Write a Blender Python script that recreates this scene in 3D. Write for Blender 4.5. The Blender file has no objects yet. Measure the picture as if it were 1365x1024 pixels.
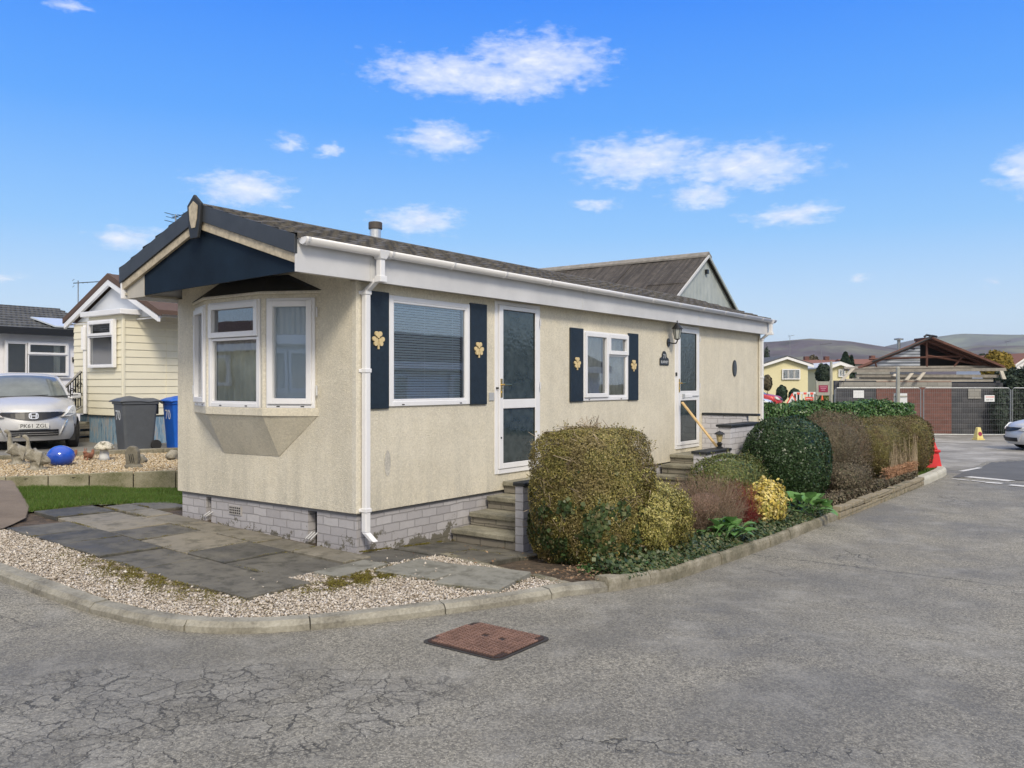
import bpy, bmesh, math, random
import numpy as np
from mathutils import Vector, Matrix, noise
random.seed(7)
rng = np.random.default_rng(7)
R = math.radians
S = bpy.context.scene
COL = S.collection

# ------------------------------------------------------------------ camera
cam = bpy.data.cameras.new("Camera")
cam.sensor_width = 36.0
cam.lens = 1120 / 1365 * 36.0
cam.clip_start = 0.05
cam.clip_end = 20000
camo = bpy.data.objects.new("Camera", cam)
COL.objects.link(camo)
camo.location = (-5.648, -6.061, 1.6)
camo.rotation_euler = (R(90), 0, R(36.525 - 90))
S.camera = camo

# ------------------------------------------------------------------ view
S.view_settings.view_transform = 'Standard'
S.view_settings.look = 'None'
S.view_settings.exposure = 0.22
S.view_settings.gamma = 1.0
S.render.engine = 'CYCLES'

# ------------------------------------------------------------------ sun (soft, thin cloud)
sdir = Vector((-0.55, -0.72, 0.75)).normalized()
sun = bpy.data.lights.new("Sun", 'SUN')
sun.energy = 2.3
sun.angle = R(14)
sun.color = (1.0, 0.90, 0.74)
suno = bpy.data.objects.new("Sun", sun)
COL.objects.link(suno)
suno.rotation_euler = (-sdir).to_track_quat('-Z', 'Y').to_euler()


# ------------------------------------------------------------------ node helper
class NT:
    def __init__(s, tree):
        s.t = tree
        s.n = tree.nodes
        s.l = tree.links
        s._tc = None

    def new(s, kind, **kw):
        n = s.n.new(kind)
        for k, v in kw.items():
            setattr(n, k, v)
        return n

    def put(s, sock, v):
        if isinstance(v, bpy.types.NodeSocket):
            s.l.new(v, sock)
        elif isinstance(v, (tuple, list)) and len(v) == 3 and sock.type == 'RGBA':
            sock.default_value = (*v, 1)
        else:
            sock.default_value = v

    def obj(s):
        if not s._tc:
            s._tc = s.new('ShaderNodeTexCoord')
        return s._tc.outputs['Object']

    def noise(s, scale, detail=3, rough=.55, vec=None, dist=0, out='Fac'):
        n = s.new('ShaderNodeTexNoise')
        s.put(n.inputs['Vector'], vec or s.obj())
        n.inputs['Scale'].default_value = scale
        n.inputs['Detail'].default_value = detail
        n.inputs['Roughness'].default_value = rough
        n.inputs['Distortion'].default_value = dist
        return n.outputs[out]

    def voro(s, scale, feature='F1', vec=None, out='Distance', rnd=1):
        n = s.new('ShaderNodeTexVoronoi', feature=feature)
        s.put(n.inputs['Vector'], vec or s.obj())
        n.inputs['Scale'].default_value = scale
        n.inputs['Randomness'].default_value = rnd
        return n.outputs[out]

    def ramp(s, fac, stops, interp='LINEAR'):
        n = s.new('ShaderNodeValToRGB')
        n.color_ramp.interpolation = interp
        e = n.color_ramp.elements
        while len(e) < len(stops):
            e.new(.5)
        for i, (p, c) in enumerate(stops):
            e[i].position = p
            e[i].color = (c, c, c, 1) if isinstance(c, (int, float)) else (*c, 1)
        s.put(n.inputs['Fac'], fac)
        return n.outputs['Color']

    def math(s, op, a, b=0.0, c=0.0, clamp=False):
        n = s.new('ShaderNodeMath', operation=op, use_clamp=clamp)
        s.put(n.inputs[0], a)
        s.put(n.inputs[1], b)
        s.put(n.inputs[2], c)
        return n.outputs[0]

    def vmath(s, op, a, b=(0, 0, 0)):
        n = s.new('ShaderNodeVectorMath', operation=op)
        s.put(n.inputs[0], a)
        s.put(n.inputs[1], b)
        return n.outputs['Value'] if op in ('LENGTH', 'DOT_PRODUCT') else n.outputs[0]

    def mix(s, fac, a, b, mode='MIX'):
        n = s.new('ShaderNodeMix', data_type='RGBA', blend_type=mode)
        s.put(n.inputs[0], fac)
        s.put(n.inputs[6], a)
        s.put(n.inputs[7], b)
        return n.outputs[2]

    def sep(s, v=None):
        n = s.new('ShaderNodeSeparateXYZ')
        s.put(n.inputs[0], v or s.obj())
        return n.outputs

    def comb(s, x, y, z=0.0):
        n = s.new('ShaderNodeCombineXYZ')
        for i, q in enumerate((x, y, z)):
            s.put(n.inputs[i], q)
        return n.outputs[0]

    def map(s, scale=(1, 1, 1), vec=None):
        n = s.new('ShaderNodeMapping')
        s.put(n.inputs['Vector'], vec or s.obj())
        n.inputs['Scale'].default_value = scale
        return n.outputs[0]

    def bump(s, h, strength=.5, dist=.01, normal=None):
        n = s.new('ShaderNodeBump')
        n.inputs['Strength'].default_value = strength
        n.inputs['Distance'].default_value = dist
        s.put(n.inputs['Height'], h)
        if normal:
            s.l.new(normal, n.inputs['Normal'])
        return n.outputs[0]


def newmat(name):
    m = bpy.data.materials.new(name)
    m.use_nodes = True
    t = NT(m.node_tree)
    b = m.node_tree.nodes['Principled BSDF']
    return m, t, b


# ------------------------------------------------------------------ sky
w = bpy.data.worlds.new("World")
S.world = w
w.use_nodes = True
wt = NT(w.node_tree)
bg = w.node_tree.nodes['Background']
tc = wt.new('ShaderNodeTexCoord')
dirv = tc.outputs['Generated']
nis = wt.new('ShaderNodeTexSky', sky_type='NISHITA')
nis.sun_disc = False
nis.sun_elevation = math.asin(sdir.z)
nis.sun_rotation = math.atan2(sdir.x, sdir.y)
xs = wt.sep(dirv)
el = wt.math('MULTIPLY', wt.math('ARCSINE', xs[2]), 180 / math.pi)
az = wt.math('MULTIPLY', wt.math('ARCTAN2', xs[1], xs[0]), 180 / math.pi)
eln = wt.math('DIVIDE', el, 90.0)
grad = wt.ramp(eln, [(0.0, (.66, .79, .90)), (.045, (.54, .72, .90)), (.11, (.25, .53, .92)),
                     (.19, (.085, .35, .92)), (.28, (.025, .23, .90)), (.6, (.06, .24, .78)), (1.0, (.12, .30, .70))])
nisc = wt.mix(1.0, nis.outputs[0], (.10, .10, .10), 'MULTIPLY')
skyc = wt.mix(.08, grad, nisc)
CL = [(41.2, 20.2, 5.32, 1.25), (34.6, 21.0, 4.84, 1.7), (37.9, 19.9, 6.11, 1.2), (41.5, 16.1, 3.14, 1.1), (51.4, 15.5, 1.15, 0.56),
      (48.9, 15.2, 0.73, 0.35), (54.2, 12.5, 3.02, 1.15), (42.8, 11.0, 3.03, 0.9), (61.3, 9.0, 2.02, 0.77), (28.0, 14.8, 4.74, 1.5),
      (21.2, 14.0, 4.99, 1.45), (24.1, 12.3, 2.19, 0.7), (30.5, 12.1, 1.62, 0.45), (18.1, 10.8, 2.85, 0.7), (5.0, 12.2, 1.6, 1.3),
      (64.2, 21.9, 1.36, 0.47), (14.1, 6.6, 0.96, 0.33), (7.0, 6.1, 0.39, 0.22), (25.0, 8.5, 1.08, 0.34), (67.5, 6.2, 1.13, 0.35)]
ae = wt.comb(az, el, 0.0)
# edges torn by noise: displace the lookup a little, then threshold
wob = wt.noise(1.0, 6, .62, wt.vmath('MULTIPLY', ae, (.33, .8, 1)), 0.3, 'Color')
wob = wt.vmath('MULTIPLY', wt.vmath('SUBTRACT', wob, (.5, .5, .5)), (4.6, 1.9, 0))
ae2 = wt.vmath('ADD', ae, wob)
dens = None
for (ca, ce, wa, we) in CL:
    q = wt.vmath('MULTIPLY', wt.vmath('SUBTRACT', ae2, (ca, ce, 0)), (1 / (wa * 1.22), 1 / (we * 1.3), 0))
    k = min(.72, .36 + wa / 8)
    d = wt.math('MULTIPLY', wt.math('SUBTRACT', 1.0, wt.vmath('LENGTH', q)), k)
    dens = d if dens is None else wt.math('MAXIMUM', dens, d)
fine = wt.noise(1.0, 8, .58, wt.vmath('MULTIPLY', ae, (.9, 2.2, 1)))
dens = wt.math('ADD', dens, wt.math('MULTIPLY', wt.math('SUBTRACT', fine, .5), .9))
cm = wt.ramp(dens, [(.04, 0.0), (.16, .13), (.38, .50), (.75, .88)])
bright = wt.ramp(wt.noise(1.0, 5, .6, wt.vmath('MULTIPLY', ae, (.6, 1.4, 1))), [(.3, (.60, .68, .88)), (.6, (.86, .88, .95))])
skyc = wt.mix(cm, skyc, bright)
# unseen white cloud added overhead and behind the viewer for soft neutral light
up = wt.ramp(wt.math('ADD', eln, wt.math('MULTIPLY', wt.math('SUBTRACT', wt.noise(2.5, 5, .6, dirv), .5), .25)), [(.36, 0.0), (.62, .85)])
beh = wt.vmath('DOT_PRODUCT', dirv, (-.8036, -.595, 0))
beh = wt.ramp(wt.math('ADD', beh, wt.math('MULTIPLY', wt.math('SUBTRACT', wt.noise(3.5, 6, .6, dirv), .5), .7)), [(.0, 0.0), (.35, .85)])
oc = wt.math('MAXIMUM', up, beh)
skyc = wt.mix(oc, skyc, (1.02, .98, .93))
# below the horizon: dull land colour
lo = wt.ramp(wt.math('ADD', el, 0.5), [(.0, 0.0), (.5, 1.0)])
skyc = wt.mix(lo, (.16, .16, .14), skyc)
wt.put(bg.inputs['Color'], skyc)
bg.inputs['Strength'].default_value = 1.0


# ------------------------------------------------------------------ objects helpers
def tag(o, label=None, cat=None, group=None, kind=None):
    if label: o['label'] = label
    if cat: o['category'] = cat
    if group: o['group'] = group
    if kind: o['kind'] = kind
    return o


def thing(name, label, cat, loc=(0, 0, 0), rz=0, group=None):
    o = bpy.data.objects.new(name, None)
    o.empty_display_size = .2
    COL.objects.link(o)
    o.location = loc
    o.rotation_euler = (0, 0, rz)
    return tag(o, label, cat, group)


def copy_tree(o, parent=None):
    c = o.copy()
    COL.objects.link(c)
    c.parent = parent
    for ch in o.children:
        copy_tree(ch, c)
    return c


class MB:
    def __init__(s, T=None):
        s.v = []
        s.f = []
        s.m = []
        s.T = T
        s.mi = 0
        s.st = []

    def add(s, vs, fs):
        o = len(s.v)
        s.st.append((len(s.v), len(s.f)))
        for p in vs:
            p = Vector(p)
            s.v.append(tuple(s.T @ p) if s.T else tuple(p))
        for f in fs:
            s.f.append([o + i for i in f])
            s.m.append(s.mi)
        return s

    def box(s, x0, x1, y0, y1, z0, z1):
        x0, x1 = min(x0, x1), max(x0, x1)
        y0, y1 = min(y0, y1), max(y0, y1)
        z0, z1 = min(z0, z1), max(z0, z1)
        return s.add([(x0, y0, z0), (x1, y0, z0), (x1, y1, z0), (x0, y1, z0), (x0, y0, z1), (x1, y0, z1), (x1, y1, z1), (x0, y1, z1)],
                     [(0, 3, 2, 1), (4, 5, 6, 7), (0, 1, 5, 4), (1, 2, 6, 5), (2, 3, 7, 6), (3, 0, 4, 7)])

    def prism(s, poly, a, b, ax='z'):
        """poly of 2-D points extruded along ax from a to b. ax z:(x,y) x:(y,z) y:(x,z)"""
        n = len(poly)
        def P(p, q):
            return (p[0], p[1], q) if ax == 'z' else ((q, p[0], p[1]) if ax == 'x' else (p[0], q, p[1]))
        vs = [P(p, a) for p in poly] + [P(p, b) for p in poly]
        fs = [tuple(range(n))[::-1], tuple(range(n, 2 * n))] + [(i, (i + 1) % n, n + (i + 1) % n, n + i) for i in range(n)]
        return s.add(vs, fs)

    def hull(s, a, b):
        """two matching rings of points joined and capped"""
        n = len(a)
        return s.add(list(a) + list(b), [tuple(range(n))[::-1], tuple(range(n, 2 * n))] + [(i, (i + 1) % n, n + (i + 1) % n, n + i) for i in range(n)])

    def tube(s, pts, r, n=8, caps=True, r2=None, flat=None):
        pts = [Vector(p) for p in pts]
        rings = []
        N = len(pts)
        for i, p in enumerate(pts):
            t = (pts[min(i + 1, N - 1)] - pts[max(i - 1, 0)]).normalized()
            u = t.cross(Vector((0, 0, 1)))
            if u.length < .05: u = t.cross(Vector((1, 0, 0)))
            u.normalize()
            w_ = t.cross(u)
            rr = r if r2 is None else r + (r2 - r) * i / max(1, N - 1)
            rings.append([p + (u * math.cos(2 * math.pi * k / n) + w_ * math.sin(2 * math.pi * k / n)) * rr for k in range(n)])
        vs = [q for rg in rings for q in rg]
        fs = []
        for i in range(N - 1):
            for k in range(n):
                fs.append((i * n + k, i * n + (k + 1) % n, (i + 1) * n + (k + 1) % n, (i + 1) * n + k))
        if caps:
            fs.append(tuple(range(n)))
            fs.append(tuple((N - 1) * n + k for k in range(n))[::-1])
        return s.add(vs, fs)

    def lathe(s, prof, c=(0, 0, 0), n=16, sx=1, sy=1):
        vs = []
        for (r, z) in prof:
            for k in range(n):
                a = 2 * math.pi * k / n
                vs.append((c[0] + r * sx * math.cos(a), c[1] + r * sy * math.sin(a), c[2] + z))
        fs = []
        for i in range(len(prof) - 1):
            for k in range(n):
                fs.append((i * n + k, i * n + (k + 1) % n, (i + 1) * n + (k + 1) % n, (i + 1) * n + k))
        fs.append(tuple(range(n))[::-1])
        fs.append(tuple((len(prof) - 1) * n + k for k in range(n)))
        return s.add(vs, fs)

    def grid(s, pts):
        """pts[i][j] -> surface"""
        a = len(pts)
        b = len(pts[0])
        return s.add([p for r_ in pts for p in r_], [(i * b + j, (i + 1) * b + j, (i + 1) * b + j + 1, i * b + j + 1) for i in range(a - 1) for j in range(b - 1)])

    def build_each(s, name, mat, parent=None, **kw):
        out = []
        for i, (v0, f0) in enumerate(s.st):
            v1, f1 = s.st[i + 1] if i + 1 < len(s.st) else (len(s.v), len(s.f))
            q = MB()
            q.v = s.v[v0:v1]
            q.f = [[k - v0 for k in f] for f in s.f[f0:f1]]
            q.m = s.m[f0:f1]
            out.append(q.build(name, mat, parent, **kw))
        return out

    def build(s, name, mat, parent=None, bevel=0, smooth=False, subsurf=0, seg=1, solid=0):
        me = bpy.data.meshes.new(name)
        me.from_pydata(s.v, [], s.f)
        mats = mat if isinstance(mat, (list, tuple)) else [mat]
        for m in mats: me.materials.append(m)
        if len(mats) > 1:
            me.polygons.foreach_set('material_index', s.m)
        bm = bmesh.new()
        bm.from_mesh(me)
        if len(bm.faces) > 1: bmesh.ops.recalc_face_normals(bm, faces=bm.faces)
        bm.to_mesh(me)
        bm.free()
        o = bpy.data.objects.new(name, me)
        COL.objects.link(o)
        o.parent = parent
        if solid:
            md = o.modifiers.new('thick', 'SOLIDIFY')
            md.thickness = solid
        if bevel:
            md = o.modifiers.new('bevel', 'BEVEL')
            md.width = bevel
            md.segments = seg
            md.limit_method = 'ANGLE'
            md.angle_limit = R(40)
        if subsurf:
            md = o.modifiers.new('sub', 'SUBSURF')
            md.levels = md.render_levels = subsurf
        if smooth:
            me.polygons.foreach_set('use_smooth', [True] * len(me.polygons))
        return o


def npmesh(name, verts, faces, mat, parent=None, smooth=False):
    """verts (N,3), faces (M,k) numpy"""
    me = bpy.data.meshes.new(name)
    k = faces.shape[1]
    me.vertices.add(len(verts))
    me.vertices.foreach_set('co', verts.astype(np.float32).ravel())
    me.loops.add(faces.size)
    me.loops.foreach_set('vertex_index', faces.astype(np.int32).ravel())
    me.polygons.add(len(faces))
    me.polygons.foreach_set('loop_start', np.arange(0, faces.size, k, dtype=np.int32))
    me.polygons.foreach_set('loop_total', np.full(len(faces), k, dtype=np.int32))
    me.update(calc_edges=True)
    me.materials.append(mat)
    if smooth: me.polygons.foreach_set('use_smooth', [True] * len(faces))
    o = bpy.data.objects.new(name, me)
    COL.objects.link(o)
    o.parent = parent
    return o


def text(name, body, size, mat, parent, loc, rot, depth=.002, align='CENTER', sx=1):
    cu = bpy.data.curves.new(name, 'FONT')
    cu.body = body
    cu.size = size
    cu.extrude = depth
    cu.align_x = align
    cu.align_y = 'CENTER'
    to = bpy.data.objects.new(name, cu)
    me = bpy.data.meshes.new_from_object(to)
    me.name = name
    me.materials.clear()
    me.materials.append(mat)
    bpy.data.objects.remove(to)
    o = bpy.data.objects.new(name, me)
    COL.objects.link(o)
    o.parent = parent
    o.location = loc
    o.rotation_euler = rot
    o.scale = (sx, 1, 1)
    return o


def zr(x, y):
    return float(np.interp(x, [-6, -4, 0, 1.5, 4, 14, 31, 60], [-.10, -.11, -.14, -.24, -.32, -.48, -.60, -.62])) + .034 * min(max(y, 0), 18)


def zrv(x, y):
    return np.interp(x, [-6, -4, 0, 1.5, 4, 14, 31, 60], [-.10, -.11, -.14, -.24, -.32, -.48, -.60, -.62]) + .034 * np.clip(y, 0, 18)


def rd(x, y):
    return zr(x, y) + .05 * min(1, max(0, 1 - x / 1.5))


def rdv(x, y):
    return zrv(x, y) + .05 * np.clip(1 - x / 1.5, 0, 1)


# ------------------------------------------------------------------ materials
def simple(name, col, rough=.6, metal=0.0, var=.12, scale=9, bump=0.0, bscale=70, bdist=.004, spec=.5, coat=0.0):
    m, t, b = newmat(name)
    if var:
        n = t.noise(scale, 4, .6)
        c = t.ramp(n, [(.25, tuple(max(0, q * (1 - var)) for q in col)), (.75, tuple(min(1, q * (1 + var)) for q in col))])
        t.put(b.inputs['Base Color'], c)
    else:
        t.put(b.inputs['Base Color'], col)
    b.inputs['Roughness'].default_value = rough
    b.inputs['Metallic'].default_value = metal
    b.inputs['Specular IOR Level'].default_value = spec
    b.inputs['Coat Weight'].default_value = coat
    if bump:
        t.put(b.inputs['Normal'], t.bump(t.noise(bscale, 3, .6), bump, bdist))
    return m


MT = {}


def mk():
    # --- textured render (masonry paint over pebbledash)
    def render(name, col, grime=(.36, .35, .30)):
        m, t, b = newmat(name)
        spat = t.voro(120, 'F1')
        n1 = t.noise(75, 4, .75)
        h = t.math('ADD', t.math('MULTIPLY', spat, .9), n1)
        big = t.noise(1.1, 4, .6)
        c = t.ramp(big, [(.3, tuple(q * .84 for q in col)), (.7, tuple(min(1, q * 1.06) for q in col))])
        c = t.mix(t.ramp(t.noise(5, 5, .7), [(.45, 0.0), (.7, .35)]), c, (.60, .54, .40))
        # vertical weather streaks
        st = t.noise(1.0, 5, .65, t.map((5.5, 5.5, .55)))
        z = t.sep()[2]
        low = t.ramp(z, [(.30, .75), (.75, .25), (1.0, .12)])
        sm = t.math('MULTIPLY', t.ramp(st, [(.42, 0.0), (.66, 1.0)]), t.math('ADD', low, .16), clamp=True)
        c = t.mix(t.math('MULTIPLY', sm, .6), c, grime)
        # darker tone in the pits of the texture
        pit = t.ramp(h, [(.48, .45), (.85, 0.0)])
        c = t.mix(pit, c, tuple(q * .62 for q in col))
        c = t.mix(t.ramp(t.vmath('DOT_PRODUCT', t.voro(55, 'F1', out='Color'), (.33, .33, .33)), [(.30, .30), (.5, 0.0)]), c, tuple(q * .66 for q in col))
        c = t.mix(t.ramp(t.vmath('DOT_PRODUCT', t.voro(70, 'F1', out='Color'), (.33, .33, .33)), [(.5, 0.0), (.72, .35)]), c, tuple(min(1, q * 1.18) for q in col))
        fl = t.ramp(t.noise(22, 4, .7), [(.66, 0.0), (.76, .30)])
        c = t.mix(fl, c, (.38, .36, .33))
        t.put(b.inputs['Base Color'], c)
        b.inputs['Roughness'].default_value = .93
        b.inputs['Specular IOR Level'].default_value = .2
        t.put(b.inputs['Normal'], t.bump(h, .8, .0045))
        return m
    MT['render'] = render('cream_render', (.76, .705, .57))
    MT['render_band'] = render('pale_render', (.78, .735, .62))
    MT['far_cream'] = simple('far_cream', (.72, .66, .42), .9, var=.06)

    # --- bricks
    def brick(name, c1, c2, mortar, msize=.012, wear=None, bw=.215, bh=.075, bumpd=.008, mul=1, lowz=None):
        m, t, b = newmat(name)
        x = t.sep()
        v = t.comb(t.math('ADD', x[0], x[1]), x[2], 0.0)
        nz = t.vmath('MULTIPLY', t.vmath('SUBTRACT', t.noise(5, 3, .6, out='Color'), (.5, .5, .5)), (.035, .030, 0))
        v = t.vmath('ADD', v, nz)
        br = t.new('ShaderNodeTexBrick')
        t.put(br.inputs['Vector'], v)
        br.inputs['Scale'].default_value = 1
        br.inputs['Brick Width'].default_value = bw + msize
        br.inputs['Row Height'].default_value = bh + msize
        br.inputs['Mortar Size'].default_value = msize / 2
        br.inputs['Mortar Smooth'].default_value = .3
        t.put(br.inputs['Color1'], c1)
        t.put(br.inputs['Color2'], c2)
        t.put(br.inputs['Mortar'], mortar)
        c = br.outputs['Color']
        n = t.noise(14, 5, .7)
        c = t.mix(t.ramp(n, [(.3, .25), (.7, 0.0)]), c, tuple(q * .7 for q in c1))
        if wear:
            wz = t.ramp(x[2], [(0.0, .0), (1.0, .0)]) if lowz is None else t.math('MULTIPLY', t.math('SUBTRACT', lowz, x[2]), .75)
            nn = t.math('ADD', t.noise(6, 6, .72), wz)
            c = t.mix(t.ramp(nn, [(.60, 0.0), (.64, 1.0)]), c, wear)
        t.put(b.inputs['Base Color'], c)
        b.inputs['Roughness'].default_value = .85
        h = t.math('SUBTRACT', t.math('MULTIPLY', n, .35), br.outputs['Fac'])
        t.put(b.inputs['Normal'], t.bump(h, .9, bumpd))
        return m
    MT['paint_brick'] = brick('painted_brick', (.40, .385, .395), (.52, .505, .51), (.31, .30, .30), wear=(.15, .14, .11), lowz=.10)
    MT['grey_brick'] = brick('grey_painted_brick', (.44, .43, .45), (.52, .51, .52), (.30, .29, .29), wear=(.17, .18, .12), lowz=-.05)
    MT['white_brick'] = brick('white_painted_brick', (.60, .59, .62), (.66, .65, .68), (.42, .41, .43), wear=(.25, .24, .2), lowz=-.2)
    MT['step_brick'] = brick('concrete_block_riser', (.22, .20, .165), (.28, .26, .21), (.12, .11, .09), wear=(.11, .12, .07), bw=.32, bh=.075)
    MT['red_brick'] = brick('red_brick', (.135, .058, .046), (.185, .083, .066), (.12, .095, .085), msize=.02, bw=.3, bh=.13, bumpd=.01)
    MT['ledge_brick'] = brick('mossy_brick', (.27, .23, .16), (.34, .29, .20), (.16, .15, .10), wear=(.12, .12, .06), lowz=-.35)
    MT['dark_block'] = brick('dark_blockwork', (.045, .048, .056), (.085, .085, .092), (.05, .05, .052), msize=.02, bw=.44, bh=.215)
    MT['pale_block'] = brick('pale_blockwork', (.24, .235, .215), (.33, .32, .29), (.2, .19, .18), msize=.02, bw=.44, bh=.215)

    # --- asphalt
    m, t, b = newmat('old_asphalt')
    agg = t.voro(150, 'F1', out='Color')
    aggv = t.math('MULTIPLY', t.vmath('DOT_PRODUCT', agg, (.33, .33, .33)), 1.0)
    stone = t.ramp(aggv, [(.25, (.07, .068, .062)), (.46, (.15, .147, .135)), (.60, (.28, .275, .25)), (.78, (.66, .64, .58))])
    agg2 = t.vmath('DOT_PRODUCT', t.voro(75, 'F1', out='Color'), (.33, .33, .33))
    stone = t.mix(t.ramp(agg2, [(.60, 0.0), (.68, .8)]), stone, (.40, .39, .355))
    stone = t.mix(t.ramp(agg2, [(.30, .8), (.38, 0.0)]), stone, (.075, .072, .066))
    fines = t.ramp(t.noise(42, 6, .8), [(.40, (.075, .072, .064)), (.60, (.41, .395, .35))])
    c = t.mix(.42, stone, fines)
    c = t.mix(1.0, c, (1.04, 1.0, .90), 'MULTIPLY')
    mot = t.noise(.42, 5, .62, dist=.6)
    c = t.mix(t.ramp(mot, [(.36, .55), (.60, 0.0)]), c, (.098, .095, .085))
    mot2 = t.noise(2.3, 5, .65)
    c = t.mix(t.ramp(mot2, [(.5, 0.0), (.78, .45)]), c, (.42, .405, .36))
    c = t.mix(t.ramp(t.noise(1.1, 6, .7), [(.53, 0.0), (.70, .35)]), c, (.085, .08, .07))
    # cracked patches: distance-to-edge cells switched on by a mask
    wv = t.vmath('ADD', t.obj(), t.vmath('MULTIPLY', t.vmath('SUBTRACT', t.noise(3.2, 5, .7, out='Color'), (.5, .5, .5)), (.26, .26, 0)))
    e1 = t.voro(5.6, 'DISTANCE_TO_EDGE', wv)
    e3 = t.voro(10.5, 'DISTANCE_TO_EDGE', wv)
    e2 = t.voro(1.5, 'DISTANCE_TO_EDGE', wv)
    p = t.obj()
    def patch(cx, cy, rx, ry, ang, soft=.35):
        q = t.vmath('SUBTRACT', p, (cx, cy, 0))
        n = t.new('ShaderNodeVectorRotate')
        n.rotation_type = 'Z_AXIS'
        t.put(n.inputs['Vector'], q)
        n.inputs['Angle'].default_value = -ang
        q = t.vmath('MULTIPLY', n.outputs[0], (1 / rx, 1 / ry, 0))
        return t.math('SUBTRACT', 1.0, t.vmath('LENGTH', q))
    pm = patch(-3.15, -2.15, 1.75, .80, R(-50))
    for a in [(-4.2, -1.0, .9, .6, R(-40)), (-2.05, -4.4, 1.1, .10, R(-58)), (4.0, -3.6, .7, .28, R(10)), (-2.45, -2.6, .35, .25, 0), (3.3, -5.4, .9, .2, R(-70)), (10.5, -3.6, 1.2, .3, R(20))]:
        pm = t.math('MAXIMUM', pm, patch(*a))
    pm = t.ramp(t.math('ADD', pm, t.math('MULTIPLY', t.math('SUBTRACT', t.noise(4, 4, .6), .5), .9)), [(.05, 0.0), (.28, 1.0)])
    wid = t.math('MULTIPLY', t.math('POWER', t.noise(4.5, 4, .7), 3.0), .13)
    ck = t.math('MULTIPLY', t.ramp(t.math('DIVIDE', e1, wid), [(.45, 1.0), (1.0, 0.0)]), pm)
    ck3 = t.math('MULTIPLY', t.math('MULTIPLY', t.ramp(e3, [(.012, .75), (.03, 0.0)]), pm), t.ramp(t.noise(2.2, 3, .6), [(.47, 0.0), (.55, 1.0)]))
    ck = t.math('MAXIMUM', ck, ck3)
    c = t.mix(t.math('MULTIPLY', t.ramp(t.vmath('DOT_PRODUCT', t.voro(5.6, 'F1', wv, 'Color'), (.33, .33, .33)), [(.4, 0.0), (.6, .12)]), pm), c, (.42, .41, .38))
    fac2 = t.ramp(t.noise(.8, 2, .5), [(.60, 0.0), (.66, .9)])
    ck2 = t.math('MULTIPLY', t.math('LESS_THAN', e2, .007), fac2)
    # one long joint across the road
    jx = t.math('ABSOLUTE', t.math('SUBTRACT', t.math('ADD', t.sep(wv)[0], 0), 3.5))
    jm = t.math('MULTIPLY', t.math('LESS_THAN', jx, .014), .85)
    cr = t.math('MAXIMUM', t.math('MAXIMUM', ck, ck2), jm)
    c = t.mix(t.math('MULTIPLY', cr, .8), c, (.035, .034, .030))
    t.put(b.inputs['Base Color'], c)
    t.put(b.inputs['Roughness'], t.ramp(mot, [(.3, .62), (.6, .86)]))
    hh = t.math('ADD', t.math('MULTIPLY', agg2, 1.2), t.math('MULTIPLY', t.noise(60, 4, .7), .8))
    hh = t.math('SUBTRACT', hh, t.math('MULTIPLY', cr, 2.5))
    t.put(b.inputs['Normal'], t.bump(hh, .75, .005))
    MT['asphalt'] = m

    def ground(name, stops, scale=3, bump=.5, rough=.9, speck=60):
        m, t, b = newmat(name)
        n = t.math('ADD', t.math('MULTIPLY', t.noise(scale, 6, .65), .65), t.math('MULTIPLY', t.noise(speck, 4, .7), .35))
        t.put(b.inputs['Base Color'], t.ramp(n, stops))
        b.inputs['Roughness'].default_value = rough
        t.put(b.inputs['Normal'], t.bump(t.noise(speck, 4, .7), bump, .008))
        return m
    MT['land'] = ground('rough_land', [(.3, (.07, .085, .04)), (.5, (.12, .12, .07)), (.7, (.17, .15, .10))], .2)
    MT['soil'] = ground('leafy_soil', [(.35, (.035, .026, .018)), (.5, (.085, .062, .042)), (.65, (.17, .12, .08))], 9, .9)
    MT['patch'] = ground('dark_asphalt_patch', [(.3, (.075, .076, .076)), (.7, (.145, .145, .142))], 1.4)
    MT['yardc'] = ground('worn_concrete_yard', [(.36, (.15, .14, .12)), (.5, (.27, .255, .225)), (.62, (.42, .40, .36))], .8)
    MT['ramp'] = ground('brown_tarmac_ramp', [(.3, (.12, .092, .066)), (.7, (.25, .20, .15))], 2.2)
    MT['drive'] = ground('concrete_drive', [(.3, (.13, .125, .11)), (.7, (.27, .255, .225))], 1.2)
    MT['kerb'] = ground('kerb_concrete', [(.34, (.11, .10, .078)), (.46, (.23, .215, .172)), (.58, (.34, .32, .26)), (.7, (.44, .415, .345))], 2.6, .5, .85, 45)
    MT['kerb_dirty'] = ground('mossy_kerb_concrete', [(.36, (.10, .095, .06)), (.5, (.21, .19, .135)), (.66, (.36, .33, .26))], 3.4, .8, .9, 35)
    MT['kerb_clean'] = ground('clean_kerb_concrete', [(.3, (.42, .40, .33)), (.7, (.58, .56, .47))], 2.5, .3, .8)
    MT['bed_wall'] = ground('bed_wall_concrete', [(.36, (.14, .14, .07)), (.5, (.29, .265, .18)), (.66, (.42, .39, .29))], 3, .6)
    MT['conc_step'] = ground('worn_step_concrete', [(.36, (.13, .125, .095)), (.5, (.24, .225, .17)), (.66, (.36, .34, .265))], 4, .7, .88, 50)
    MT['statue'] = ground('weathered_stone', [(.32, (.16, .145, .105)), (.5, (.30, .275, .215)), (.68, (.47, .44, .37))], 12, .9, .95, 70)
    MT['stone_dark'] = ground('dark_ornament_stone', [(.3, (.10, .09, .065)), (.7, (.25, .23, .18))], 10, .8)
    MT['bedgravel'] = ground('gravel_base', [(.3, (.20, .165, .11)), (.7, (.42, .36, .26))], 20, .9)
    MT['paint_line'] = ground('worn_road_paint', [(.35, (.42, .41, .38)), (.55, (.70, .69, .66))], 4, .3, .8)

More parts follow.
